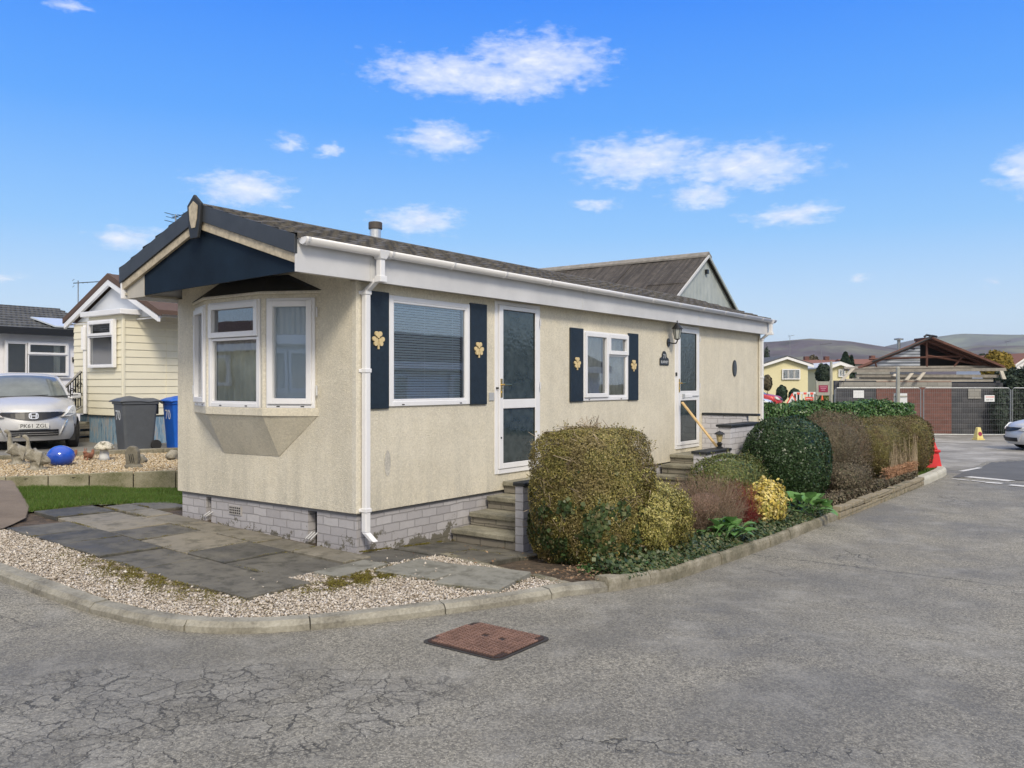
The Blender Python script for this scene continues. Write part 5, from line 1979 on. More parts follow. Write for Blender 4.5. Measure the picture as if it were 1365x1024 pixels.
# fallen leaves near the path corner
n = 260
ax_ = np.concatenate([rng.uniform(.3, 1.1, n), rng.uniform(-.1, 1.3, 60)])
ay_ = np.concatenate([rng.uniform(-2.45, -1.9, n), rng.uniform(-2.3, -.4, 60)])
tag(leafmesh('fallen_leaves', np.stack([ax_, ay_, zrv(ax_, ay_) + .125 + rng.uniform(0, .01, len(ax_))], 1), np.tile([0, 0, 1.0], (len(ax_), 1)), .035, .022, MT['lf_dry'], None, .25),
    'brown fallen leaves at the foot of the big hedge', None, None, 'stuff')
# grass tip at the pale kerb
n = 9000
ax_ = rng.uniform(13.6, 16.7, n)
ay_ = rng.uniform(-2.4, -1.6, n)
tag(leafmesh('verge_grass', np.stack([ax_, ay_, zrv(ax_, ay_) + .10 + rng.uniform(0, .03, n)], 1), np.tile([.0, -.3, .3], (n, 1)), .05, .012, MT['lf_grass'], None, .8), 'small patch of grass verge behind the pale kerb', None, None, 'stuff')


# broad-leaved plants at the kerb
def broadplant(label, x, y, n, rad, hgt, ln, sd):
    z = zr(x, y) + .10
    z += .09
    t_ = thing('broadleaf_plant', label, 'plant', (x, y, z), 0, 'broad leaved plants at the kerb')
    rg = random.Random(sd)
    for i in range(n):
        a = rg.uniform(0, 6.28)
        l = ln * rg.uniform(.7, 1.2)
        w_ = l * rg.uniform(.34, .42)
        el_ = rg.uniform(.1, 1.15)
        st = Vector((rg.gauss(0, rad * .35), rg.gauss(0, rad * .25), 0))
        d_ = Vector((math.cos(a) * math.cos(el_), math.sin(a) * math.cos(el_), math.sin(el_)))
        base = st + d_ * hgt * rg.uniform(.4, 1.0)
        base.z = max(base.z, .02)
        sd_ = d_.cross(Vector((0, 0, 1))).normalized()
        up_ = sd_.cross(d_)
        M_ = 7
        rows = []
        for k_ in range(M_ + 1):
            u_ = k_ / M_
            ww = w_ * (math.sin(math.pi * min(1, u_ ** .75)) ** .6 if 0 < u_ < 1 else 0.06)
            c_ = base + d_ * l * u_ + Vector((0, 0, -1)) * (u_ ** 2) * l * .38
            rows.append([c_ - sd_ * ww + up_ * ww * .30, c_ - sd_ * ww * .5 + up_ * ww * .08, c_, c_ + sd_ * ww * .5 + up_ * ww * .08, c_ + sd_ * ww + up_ * ww * .30])
        q = MB()
        q.grid(rows)
        q.tube([st, st + (base - st) * .5 + Vector((0, 0, .01)), base + d_ * l * .1], .004, 4)
        q.build('leaf', MT['lf_berg'], t_, smooth=True)


broadplant('broad leaved green plant below the brown twiggy shrub', 3.45, -2.36, 34, .36, .18, .17, 4)
broadplant('broad leaved green plant spilling over the kerb under the dark round shrub', 6.15, -2.40, 40, .45, .24, .20, 5)

# laurel hedge behind
t_ = thing('laurel_hedge', 'long low clipped laurel hedge behind the home', 'hedge', (17.0, .25, -.4))
a, b = Vector((14.0, 1.85)), Vector((19.2, -.90))
d_ = (b - a).normalized()
nr = Vector((-d_.y, d_.x))
n = 26000
u_ = rng.uniform(0, (b - a).length, n)
face = rng.random(n)
off = np.where(face < .45, -.45, np.where(face < .9, rng.uniform(-.45, .45, n), .45)) + rng.normal(0, .03, n)
zz = np.where((face >= .45) & (face < .9), 1.05 + .05 * np.sin(u_ * 3) + .03 * np.sin(u_ * 8), rng.uniform(-.35, 1.06, n)) + rng.normal(0, .03, n)
C = np.stack([a.x + d_.x * u_ + nr.x * off - 17.0, a.y + d_.y * u_ + nr.y * off - .25, zz + .4], 1)
N_ = np.where(((face >= .45) & (face < .9))[:, None], [0, 0, 1.0], np.stack([nr.x * np.sign(off), nr.y * np.sign(off), 0 * off + .35], 1))
leafmesh('foliage', C, N_, .085, .045, MT['lf_laurel'], t_, .55)
q = MB(Matrix.Translation((-17.0, -.25, .4)))
def rect2(a_, b_, off_, z_): return [(a_.x + nr.x * off_ * s_[0] + d_.x * 0, a_.y + nr.y * off_ * s_[0], z_) if s_[1] == 0 else (b_.x + nr.x * off_ * s_[0], b_.y + nr.y * off_ * s_[0], z_) for s_ in ((-1, 0), (-1, 1), (1, 1), (1, 0))]
q.hull(rect2(a, b, .36, -.5), rect2(a, b, .36, .93))
q.build('inner_growth', MT['lf_laurel'], t_)

# ================================================================== ORNAMENTS ON THE GRAVEL BED
def bzz(x, y): return float(bz(x, y))
def skin(name, pts, edges, radii, mat, parent, sub=2):
    me = bpy.data.meshes.new(name)
    me.from_pydata(pts, edges, [])
    o = bpy.data.objects.new(name, me)
    COL.objects.link(o)
    o.parent = parent
    md = o.modifiers.new('skin', 'SKIN')
    me.skin_vertices.new() if not me.skin_vertices else None
    for i, r_ in enumerate(radii):
        me.skin_vertices[0].data[i].radius = (r_, r_) if isinstance(r_, (int, float)) else r_
    me.skin_vertices[0].data[0].use_root = True
    md = o.modifiers.new('sub', 'SUBSURF')
    md.levels = md.render_levels = sub
    me.materials.append(mat)
    return o


def goose(label, x, y, rz, h=.5, sc=1.0, plinth=True):
    t_ = thing('goose_statue', label, 'statue', (x, y, bzz(x, y)), rz, 'stone goose statues')
    s_ = sc
    pts = [(0, 0, .16), (-.09, 0, .14), (-.17, 0, .105), (-.23, 0, .08), (.055, 0, .215), (.085, 0, .30), (.085, 0, .38), (.09, 0, .45), (.125, 0, .497), (.17, 0, .497)]
    pts = [(a * s_, b * s_, (c + .03) * s_) for a, b, c in pts]
    ed_ = [(0, 1), (1, 2), (2, 3), (0, 4), (4, 5), (5, 6), (6, 7), (7, 8), (8, 9)]
    rd = [.105, .10, .07, .028, .075, .045, .030, .029, .040, .022]
    o = skin('body', pts, ed_, [r_ * s_ for r_ in rd], MT['statue'], t_)
    q = MB()
    q.hull([(.19 * s_, -.018 * s_, .50 * s_), (.19 * s_, .018 * s_, .50 * s_), (.19 * s_, .015 * s_, .535 * s_), (.19 * s_, -.015 * s_, .535 * s_)],
           [(.27 * s_, -.006 * s_, .502 * s_), (.27 * s_, .006 * s_, .502 * s_), (.27 * s_, .006 * s_, .515 * s_), (.27 * s_, -.006 * s_, .515 * s_)])
    q.build('beak', MT['statue'], t_, bevel=.004)
    for sd in (-1, 1):
        q = MB()
        rows = []
        for i in range(6):
            u = i / 5
            rows.append([((.06 - .26 * u) * s_, sd * (.100 - .04 * u * u) * s_, (.255 - .12 * u - v_ * (.10 - .075 * u)) * s_) for v_ in (0, .5, 1)])
        q.grid(rows)
        q.build('wing', MT['statue'], t_, solid=.012 * s_, smooth=True)
    q = MB()
    q.lathe([(.15, -.03), (.15, .015), (.14, .025)], (-.03, 0, 0), 14, s_, s_ * .8)
    q.lathe([(.085, .02), (.075, .06), (.085, .16)], (-.03, 0, 0), 12, s_ * 1.2, s_)
    q.build('plinth', MT['statue'], t_, bevel=.006)
    return t_


goose('stone goose statue with raised neck in front', .12, 6.98, R(146), sc=.95)
goose('stone goose statue standing behind the front goose', .30, 8.0, R(162), sc=1.0)
# blue glazed ball
x, y = .66, 7.32
t_ = thing('glazed_ball', 'large shiny blue glazed ball in the golden gravel', 'garden ball', (x, y, bzz(x, y)))
q = MB()
q.lathe([(.001, -.02)] + [(.20 * math.sin(math.pi * k / 18), .145 - .165 * math.cos(math.pi * k / 18)) for k in range(1, 18)] + [(.001, .31)], (0, 0, 0), 32)
q.build('ball', MT['ball'], t_, smooth=True)
# mushroom
x, y = 1.50, 7.62
t_ = thing('mushroom_ornament', 'stone mushroom with a mossy cap and white stem', 'ornament', (x, y, bzz(x, y)))
q = MB()
q.lathe([(.09, 0), (.075, .06), (.06, .16), (.06, .20)], (0, 0, 0), 12)
q.build('stem', MT['mush_stem'], t_, smooth=True)
q = MB()
q.lathe([(.03, .19), (.13, .175), (.165, .19), (.158, .22), (.12, .27), (.07, .305), (.02, .315), (.001, .316)], (0, 0, 0), 18)
q.build('cap', MT['mush_cap'], t_, smooth=True)


def rockblob(name, label, cat, x, y, sx, sy, sz, mat, sd, z=None, grp=None):
    q = MB()
    rg_ = np.random.default_rng(sd)
    ph = rg_.uniform(0, 6, 6)
    rows = []
    for i in range(13):
        p_ = -math.pi / 2 + math.pi * i / 12
        row = []
        for j in range(19):
            a_ = 2 * math.pi * j / 18
            d = (math.cos(p_) * math.cos(a_), math.cos(p_) * math.sin(a_), math.sin(p_))
            r_ = 1 + .14 * math.sin(3 * d[0] + ph[0]) * math.sin(4 * d[2] + ph[1]) + .10 * math.sin(6 * d[1] + ph[2] + 4 * d[0]) + .05 * math.sin(11 * d[2] + ph[3] + 5 * d[1])
            row.append((d[0] * sx * r_, d[1] * sy * r_, sz + d[2] * sz * r_ * 1.05))
        rows.append(row)
    q.grid(rows)
    o = q.build(name, mat, smooth=True)
    o.location = (x, y, (bzz(x, y) if z is None else z) - sz * .15)
    return tag(o, label, cat, grp)


# upright dark stone with a carved window
x, y = 1.22, 6.22
t_ = thing('carved_stone', 'upright dark carved stone with a little lattice door', 'ornament', (x, y, bzz(x, y)), R(-60))
q = MB()
pl = [(-.10, .04), (-.115, .2), (-.09, .30), (-.03, .335), (.045, .32), (.09, .25), (.10, .12), (.085, .04)]
q.prism(pl, -.05, .05, 'y')
q.build('slab', MT['stone_dark'], t_, bevel=.02, seg=2)
q = MB()
q.lathe([(.15, -.02), (.15, .03), (.10, .06)], (0, 0, 0), 10, 1, .6)
q.build('foot', MT['stone_dark'], t_, bevel=.01)
for i in range(3):
    q = MB()
    q.hull([(-.02 + i * .03, -.056, .08), (-.012 + i * .03, -.056, .08), (-.012 + i * .03, -.049, .08), (-.02 + i * .03, -.049, .08)],
           [(-.045 + i * .03, -.056, .21), (-.037 + i * .03, -.056, .21), (-.037 + i * .03, -.049, .21), (-.045 + i * .03, -.049, .21)])
    q.build('lattice_bar', MT['black'], t_)
rockblob('stone_shell', 'pale pointed stone right behind the upright carved one', 'stone', 1.62, 6.75, .11, .08, .075, MT['statue'], 4)
rockblob('stone_lump', 'pale stone lump at the edge of the home, right end of the bed', 'stone', 2.25, 6.85, .10, .09, .085, MT['statue'], 6)
rockblob('edge_stone', 'grey stone at the left edge of the golden gravel', 'stone', -.55, 7.35, .12, .10, .06, MT['statue'], 9)
# little animals in terracotta
def critter(label, x, y, rz, s_):
    t_ = thing('animal_figure', label, 'figurine', (x, y, bzz(x, y)), rz, 'small terracotta animal figures')
    pts = [(0, 0, .05), (-.05, 0, .06), (-.10, 0, .10), (-.10, 0, .16), (.04, 0, .09), (.055, 0, .13), (.09, 0, .125)]
    ed_ = [(0, 1), (1, 2), (2, 3), (0, 4), (4, 5), (5, 6)]
    skin('body', [(a * s_, b, c * s_) for a, b, c in pts], ed_, [r_ * s_ for r_ in (.05, .045, .025, .02, .035, .032, .016)], MT['terracotta'], t_)
    for sd in (-1, 1):
        q = MB()
        q.tube([(.05 * s_, sd * .015, .15 * s_), (.045 * s_, sd * .02, .19 * s_)], .010, 5, r2=.003)
        q.build('ear', MT['terracotta'], t_)
        q = MB()
        q.tube([(.03 * s_, sd * .03, .06 * s_), (.045 * s_, sd * .03, -.01)], .014, 6)
        q.build('leg', MT['terracotta'], t_)
critter('small terracotta squirrel figure beside the mushroom stem', 1.32, 7.80, R(200), 1.1)
critter('small brown animal figure between the blue ball and the squirrel', 1.06, 7.92, R(170), 1.15)
q = MB()
q.box(-.22, .12, -.05, .05, -.02, .06)
o = q.build('red_brick_block', MT['terracotta'], bevel=.006)
o.location = (1.0, 8.12, bzz(1, 8.1))
o.rotation_euler = (0, 0, R(-25))
tag(o, 'reddish brick lying behind the blue ball', 'brick')


# ================================================================== BINS
def bin_(label, x, y, rz, mat, num):
    z = .305
    t_ = thing('wheelie_bin', label, 'wheelie bin', (x, y, z), rz, 'wheelie bins on the drive')
    q = MB()
    def ring(hx, hy, zz, r_=.05):
        pl = []
        for (sx, sy, a0) in ((1, 1, 0), (-1, 1, 90), (-1, -1, 180), (1, -1, 270)):
            for k in range(4): pl.append((sx * (hx - r_) + r_ * math.cos(R(a0 + 30 * k)), sy * (hy - r_) + r_ * math.sin(R(a0 + 30 * k)), zz))
        return pl
    q.hull(ring(.235, .27, .02), ring(.275, .335, .90))
    q.hull(ring(.295, .36, .90), ring(.295, .36, .955))
    q.build('body', mat, t_, bevel=.006)
    # domed lid with two moulded humps
    q = MB()
    rows = []
    for i in range(15):
        u = i / 14
        row = []
        for j in range(11):
            v = j / 10
            ed = min(1, min(u, 1 - u) * 8) * min(1, min(v, 1 - v) * 8)
            zz = .965 + .055 * ed + .045 * math.exp(-((u - .35) / .16) ** 2) * math.sin(math.pi * v) ** 2 - .02 * math.exp(-((u - .68) / .1) ** 2)
            row.append((-.315 + .63 * v, -.40 + .80 * u, zz))
        rows.append(row)
    q.grid(rows)
    q.build('lid', mat, t_, solid=.022, smooth=True)
    q = MB()
    q.tube([(-.22, .40, .93), (-.22, .46, .94), (.22, .46, .94), (.22, .40, .93)], .014, 8)
    q.build('handle', mat, t_)
    q = MB()
    q.box(-.21, .21, .336, .375, .70, .90)
    q.build('rear_panel', MT['black'], t_, bevel=.01)
    for sd in (-1, 1):
        q = MB(Matrix.Translation((sd * .27, .30, .10)) @ Matrix.Rotation(R(90), 4, 'Y'))
        q.lathe([(.05, -.025), (.10, -.025), (.10, .025), (.05, .025)], (0, 0, 0), 20)
        wh = q.build('wheel', MT['rubber'], t_, bevel=.008)
        q = MB(Matrix.Translation((sd * .27, .30, .10)) @ Matrix.Rotation(R(90), 4, 'Y'))
        q.lathe([(.001, -.02), (.055, -.02), (.055, .02), (.001, .02)], (0, 0, 0), 14)
        q.build('hub', MT['plastic_vent'] if False else MT['black'], wh)
    # number on the front face (-y)
    text('bin_number', num, .27, MT['white'], t_, (0, -.326, .68), (R(90) + .075, 0, 0), .001)
    return t_


bin_('dark grey wheelie bin with a white number, its wheel towards the blue bin', 3.22, 9.72, R(-100), MT['binl'], '70')
bin_('blue wheelie bin half hidden by the corner of the home', 3.98, 9.25, R(-100), MT['binb'], '70')


# ================================================================== CARS
def hatch(name, label, x, y, z, rz, paint, cat='car', group=None, scale=1.0, plate=None, L=3.9, front=True, wheelc=None, badge=True):
    """nose at local x=0 pointing to -x; body runs to +x; y is the width"""
    t_ = thing(name, label, cat, (x, y, z), rz, group)
    t_.scale = (scale,) * 3
    W2 = .84
    st = [(0.0, .70, .74), (.05, .80, .79), (.22, .865, .815), (.50, .93, .83), (.80, .985, .84), (1.05, 1.02, .84), (1.6, 1.0, .845), (2.4, 1.0, .845), (3.2, 1.02, .84), (3.65, 1.0, .80), (3.86, .90, .77)]
    def bul(s_): return .42 * max(0, 1 - s_ / 1.5) ** 1.3
    vs_ = [-1, -.93, -.78, -.55, -.28, 0, .28, .55, .78, .93, 1]
    def xoff(s_, v_, W_): return s_ + bul(s_) * abs(v_) ** 2.6 - (.30 * max(0, (s_ - 3.0)) * abs(v_) ** 3 * .9)
    q = MB()
    rows = []
    for (s_, zt_, w_) in st:
        row = []
        for v_ in vs_:
            cr = (1 - abs(v_) ** 2.4)
            dz = .055 * cr * (1 if s_ < 1.2 else .3) - (.045 * abs(v_) ** 6)
            row.append((xoff(s_, v_, w_), v_ * w_, zt_ + dz))
        rows.append(row)
    q.grid(rows)
    # sides
    for sd in (-1, 1):
        rows = []
        for (s_, zt_, w_) in st:
            x_ = xoff(s_, 1, w_)
            zt2 = zt_ - .045
            row = []
            for f_ in (0, .12, .3, .5, .75, 1):
                bulge = .028 * math.sin(math.pi * min(1, f_ * 1.3)) if f_ < .75 else -.03 * (f_ - .75) * 4
                row.append((x_, sd * (w_ + bulge), zt2 + (.20 - zt2) * f_))
            rows.append(row)
        q.grid(rows)
    # nose face
    rows = []
    for f_ in (0, .15, .3, .5, .7, .85, 1):
        row = []
        for v_ in vs_:
            s_, zt_, w_ = st[0]
            cr = (1 - abs(v_) ** 2.4)
            ztop = zt_ + .055 * cr - .045 * abs(v_) ** 6
            zz = ztop + (.20 - ztop) * f_
            xb = xoff(0, v_, w_) - .075 * math.sin(math.pi * min(1, f_ * .95)) ** .8 + .03 * (f_ > .95)
            row.append((xb, v_ * (w_ + .02 * math.sin(math.pi * f_)), zz))
        rows.append(row)
    q.grid(rows)
    rows = []
    for f_ in (0, .3, .6, 1):
        rows.append([(xoff(st[-1][0], v_, 0) + .05 * math.sin(math.pi * f_), v_ * st[-1][2], st[-1][1] - .0 + (.22 - st[-1][1]) * f_) for v_ in vs_])
    q.grid(rows)
    body = q.build('body', paint, t_, smooth=True, subsurf=1)
    md = body.modifiers.new('weld', 'WELD')
    md.merge_threshold = .012
    body.modifiers.move(1, 0)
    q = MB()
    q.box(.35, 3.7, -.78, .78, .17, .5)
    q.build('underbody', MT['rubber'], t_)
    # cabin: glass shell with a painted roof
    gs = [(.92, 1.0, .75), (1.25, 1.20, .71), (1.62, 1.40, .66), (1.85, 1.465, .63)]
    q = MB()
    rows = []
    for (s_, zt_, w_) in gs:
        rows.append([(s_ + .17 * abs(v_) ** 2.4, v_ * w_, zt_ - .05 * abs(v_) ** 3 + .02) for v_ in vs_])
    q.grid(rows)
    ws = q.build('windscreen', MT['carglass'], t_, smooth=True)
    q = MB()
    for i in range(2):
        y0 = .05 + i * -.55
        q.tube([(.93 + .03, y0 + .1, 1.045), (1.0, y0 - .42, 1.075)], .009, 5)
    q.tube([(.92, -.72, 1.035), (.90, 0, 1.05), (.92, .72, 1.035)], .016, 6)
    q.build('wiper', MT['black'], ws)
    for sd in (-1, 1):
        q = MB()
        pts = [(1.16, .78, .985), (1.95, .665, 1.40), (2.6, .66, 1.42), (3.3, .68, 1.36), (3.62, .76, 1.02), (2.4, .795, .985)]
        q.add([(a, sd * b, c) for a, b, c in pts], [(0, 1, 2, 3, 4, 5)])
        q.build('side_window', MT['carglass'], t_, solid=.012)
        q = MB()
        q.tube([(1.10, sd * .775, .99), (1.50, sd * .725, 1.23), (1.86, sd * .665, 1.40), (2.05, sd * .65, 1.44)], .030, 8)
        q.tube([(2.45, sd * .80, .99), (2.42, sd * .67, 1.41)], .030, 6)
        q.tube([(3.62, sd * .77, .99), (3.30, sd * .67, 1.38)], .060, 6)
        q.build('pillar', paint if sd else paint, t_)
        q = MB()
        rr = [(1.15, .86, 1.03), (1.19, .86, 1.12), (1.17, .88, 1.0)]
        q.hull([(1.12, sd * .84, .99), (1.12, sd * 1.0, 1.01), (1.12, sd * 1.0, 1.11), (1.12, sd * .84, 1.12)], [(1.25, sd * .86, 1.0), (1.25, sd * .97, 1.02), (1.25, sd * .97, 1.10), (1.25, sd * .86, 1.11)])
        q.hull([(1.18, sd * .78, .985), (1.24, sd * .78, .985), (1.24, sd * .78, 1.02), (1.18, sd * .78, 1.02)], [(1.18, sd * .86, 1.0), (1.24, sd * .86, 1.0), (1.24, sd * .86, 1.04), (1.18, sd * .86, 1.04)])
        q.build('wing_mirror', paint, t_, bevel=.02, seg=2)
    q = MB()
    rs = [(1.80, 1.455, .63), (1.95, 1.495, .645), (2.3, 1.52, .66), (2.9, 1.51, .66), (3.35, 1.46, .64), (3.5, 1.40, .63)]
    rows = [[(s_ + .17 * abs(v_) ** 2.4 * (1 if s_ < 2 else .2), v_ * w_, zt_ - .055 * abs(v_) ** 3 + .015) for v_ in vs_] for (s_, zt_, w_) in rs]
    q.grid(rows)
    q.build('car_roof', paint, t_, solid=.03, smooth=True)
    q = MB()
    q.grid([[(3.5, v_ * .62, 1.40) for v_ in vs_], [(3.84, v_ * .74, .95) for v_ in vs_]])
    q.build('rear_window', MT['carglass'], t_, solid=.01)
    # nose furniture; fx gives the nose surface
    def fx(y_, f_):
        v_ = y_ / .74
        return xoff(0, min(1, abs(v_)), .74) - .075 * math.sin(math.pi * min(1, f_ * .95)) ** .8
    def patchs(mb_, poly, dx=.012, nsub=1):
        """thin plate following the nose; poly of (y,z)"""
        def f_of(z_): return min(1, max(0, (.74 - z_) / .54))
        a = [(fx(y_, f_of(z_)) - dx, y_, z_) for y_, z_ in poly]
        b = [(p[0] + .03, p[1], p[2]) for p in a]
        mb_.hull(a, b)
    q = MB()
    gp = []
    ys = [(-.60 + 1.2 * i / 16) for i in range(17)]
    top = [(y_, .735 - .03 * abs(y_ / .6) ** 2 * 0 + .01) for y_ in ys]
    bot = [(y_, .60 + .115 * abs(y_ / .6) ** 1.6) for y_ in ys]
    for i in range(16):
        patchs(q, [top[i], top[i + 1], bot[i + 1], bot[i]], .020)
    gr = q.build('grille', MT['grille'], t_)
    q = MB()
    for i in range(16):
        patchs(q, [(top[i][0], top[i][1] + .012), (top[i + 1][0], top[i + 1][1] + .012), top[i + 1], top[i]], .028)
    q.build('grille_trim', MT['chrome'], gr)
    if badge:
        q = MB()
        for i in range(14):
            a0, a1 = 2 * math.pi * i / 14, 2 * math.pi * (i + 1) / 14
            def P2(a_, r_): return (.085 * r_ * math.copysign(abs(math.cos(a_)) ** .6, math.cos(a_)), .685 + .062 * r_ * math.copysign(abs(math.sin(a_)) ** .6, math.sin(a_)))
            patchs(q, [P2(a0, 1), P2(a1, 1), P2(a1, .78), P2(a0, .78)], .040)
        for sd in (-1, 1):
            patchs(q, [(sd * .028, .640), (sd * .046, .640), (sd * .060, .732), (sd * .038, .732)], .040)
        patchs(q, [(-.03, .676), (.03, .676), (.03, .692), (-.03, .692)], .040)
        q.build('badge', MT['chrome'], gr)
    q = MB()
    for i in range(10):
        y0, y1 = -.44 + .88 * i / 10, -.44 + .88 * (i + 1) / 10
        patchs(q, [(y0, .415), (y1, .415), (y1, .29), (y0, .29)], .016)
    it = q.build('air_intake', MT['grille'], t_)
    q = MB()
    for zz in (.37, .33):
        for i in range(10):
            y0, y1 = -.43 + .86 * i / 10, -.43 + .86 * (i + 1) / 10
            patchs(q, [(y0, zz), (y1, zz), (y1, zz - .012), (y0, zz - .012)], .026)
    q.build('intake_bar', MT['chrome'] if badge else MT['black'], it)
    for sd in (-1, 1):
        q = MB()
        pl = [(sd * .50, .66), (sd * .60, .735), (sd * .70, .86), (sd * .76, .885), (sd * .79, .80), (sd * .775, .70), (sd * .66, .655)]
        pts = []
        for (y_, z_) in pl:
            v_ = min(1, abs(y_) / .80)
            xs__ = .42 * v_ ** 2.6 - .085 + (.30 * max(0, z_ - .74))
            pts.append((xs__, y_, z_))
        q.hull([(p[0] - .006, p[1], p[2]) for p in pts], [(p[0] + .10, p[1] - sd * .05, p[2] - .01) for p in pts])
        hl = q.build('headlight', MT['lens'], t_, bevel=.008)
        q = MB()
        for (hy, hz, hr) in ((.665, .765, .05),):
            v_ = hy / .80
            q.lathe([(hr, 0), (hr * .9, .012), (.001, .015)], (0, 0, 0), 12)
        q.v = [(.42 * v_ ** 2.6 - .045 - p[2] - .0 + .02, sd * hy + p[0], hz + p[1]) for p in q.v]
        q.build('lamp_bowl', MT['chrome'], hl)
        q = MB()
        pts = [(.42 * (abs(a_) / .80) ** 2.6 - .072 + (.30 * max(0, b_ - .74)), sd * a_, b_) for a_, b_ in ((.50, .665), (.545, .70), (.60, .675), (.56, .655))]
        q.hull(pts, [(p[0] + .03, p[1], p[2]) for p in pts])
        q.build('indicator', MT['amber'], hl)
        # crease lines beside the intake
        q = MB()
        for i in range(5):
            y0, z0 = .60 - i * .028, .60 - i * .062
            y1, z1 = .60 - (i + 1) * .028, .60 - (i + 1) * .062
            patchs(q, [(sd * y0, z0), (sd * (y0 + .028), z0), (sd * (y1 + .028), z1), (sd * y1, z1)], .024)
        q.build('bumper_crease', MT['chrome'] if badge else paint, t_)
    for sd in (-1, 1):
        for xw in (.72, 3.22):
            if not front and False: continue
            M_ = Matrix.Translation((xw, sd * .765, .29)) @ Matrix.Rotation(R(90), 4, 'X')
            q = MB(M_)
            q.lathe([(.19, -.10), (.285, -.095), (.295, -.07), (.295, .07), (.285, .095), (.19, .10)], (0, 0, 0), 24)
            wh = q.build('wheel', MT['rubber'], t_, smooth=False)
            q = MB(M_)
            q.lathe([(.20, -.088), (.185, -.06), (.05, -.075), (.001, -.075)], (0, 0, 0), 20)
            q.lathe([(.20, .088), (.185, .06), (.05, .075), (.001, .075)], (0, 0, 0), 20)
            rim = q.build('rim', MT['steel'], wh)
            q = MB(M_)
            for k in range(10):
                a = 2 * math.pi * k / 10
                for s3 in (-1, 1):
                    q.prism([(.10 * math.cos(a - .16), .10 * math.sin(a - .16)), (.165 * math.cos(a - .12), .165 * math.sin(a - .12)), (.165 * math.cos(a + .12), .165 * math.sin(a + .12)), (.10 * math.cos(a + .16), .10 * math.sin(a + .16))], s3 * .066, s3 * .078, 'z')
            q.build('rim_slot', MT['rubber'], wh)
            q = MB(Matrix.Translation((xw, sd * .858, .29)) @ Matrix.Rotation(R(90), 4, 'X'))
            pts = [(.345 * math.cos(math.pi * k / 14), .345 * math.sin(math.pi * k / 14)) for k in range(15)]
            q.prism(pts + [(-.345, -.06), (.345, -.06)], -.008, .008, 'z')
            q.build('wheel_arch', MT['rubber'], t_)
    if plate:
        q = MB()
        q.box(fx(0, .45) - .03, fx(0, .45) - .018, -.26, .26, .435, .546)
        pl_ = q.build('number_plate', MT['plate'], t_, bevel=.004)
        text('plate_lettering', plate, .105, MT['black'], pl_, (fx(0, .45) - .031, 0, .49), (R(90), 0, R(-90)), .0008, sx=1.02)
    return t_


hatch('parked_car', 'silver hatchback parked facing the road on the drive', 1.90, 11.05, .30, R(72), MT['silver'], plate='PK61 ZGL')
hatch('parked_car', 'silver car with dusty wheel at the far right edge by the mesh fence', 26.45, -2.75, zr(26, -2.5), R(-62), MT['silver'], badge=False)
hatch('parked_car', 'red car beyond the laurel hedge beside the cream bungalow', 51.2, 13.2, -.12, R(105), MT['redpaint'], badge=False)
hatch('parked_car', 'pale blue car in front of the red car', 48.5, 12.9, -.35, R(95), MT['whitepaint'], badge=False)

# ================================================================== NEIGHBOUR HOME WITH CREAM SIDING
nh = thing('park_home', 'cream sided park home with brown roof and projecting corner window', 'park home', (4.6, 10.9, .3))
NT_ = Matrix.Translation((-4.6, -10.9, -.3))


def siding(mb_, axis, c, a0, a1, z0, z1, out, bh=.155):
    """lapped boards on a plane; axis 'x' -> plane x=c facing -x ; 'y' -> plane y=c facing -y"""
    z = z0
    while z < z1 - .01:
        zz = min(z + bh, z1)
        if axis == 'y':
            mb_.prism([(c - out - .020, z + .014), (c - out - .004, zz), (c, zz), (c, z), (c - out - .006, z)], a0, a1, 'x')
        else:
            mb_.prism([(c - out - .020, z + .014), (c - out - .004, zz), (c, zz), (c, z), (c - out - .006, z)], a0, a1, 'y')
        z = zz


# main body
q = MB(NT_)
siding(q, 'x', 3.95, 12.4, 13.65, .92, 3.0, .0)
q.box(3.95, 14.6, 11.1, 13.65, .92, 3.0)
q.build('wall', MT['siding'], nh)
# projecting room
q = MB(NT_)
siding(q, 'y', 10.97, 3.66, 4.62, .92, 3.06, .0)
siding(q, 'x', 3.66, 10.97, 12.4, .92, 3.06, .0)
q.box(3.66, 4.62, 10.97, 12.4, .92, 3.06)
q.build('porch_wall', MT['siding'], nh)
q = MB(NT_)
q.box(3.62, 3.68, 10.93, 10.99, .90, 3.06)
q.build('corner_post', MT['siding'], nh, bevel=.008)
# the projecting room reaches across the view to the next wall
q = MB(NT_)
siding(q, 'y', 10.96, 4.62, 7.2, .92, 3.06, .0)
q.box(4.62, 7.2, 10.96, 11.2, .92, 3.06)
q.build('side_wall', MT['siding'], nh)
q = MB(NT_)
q.hull([(3.52, 10.83, 3.06), (7.2, 10.83, 3.06), (7.2, 11.2, 3.06), (3.52, 12.52, 3.06)], [(3.52, 10.83, 3.17), (7.2, 10.83, 3.17), (7.2, 11.2, 3.20), (3.52, 12.52, 3.17)])
q.build('canopy', MT['upvc'], nh, bevel=.008)
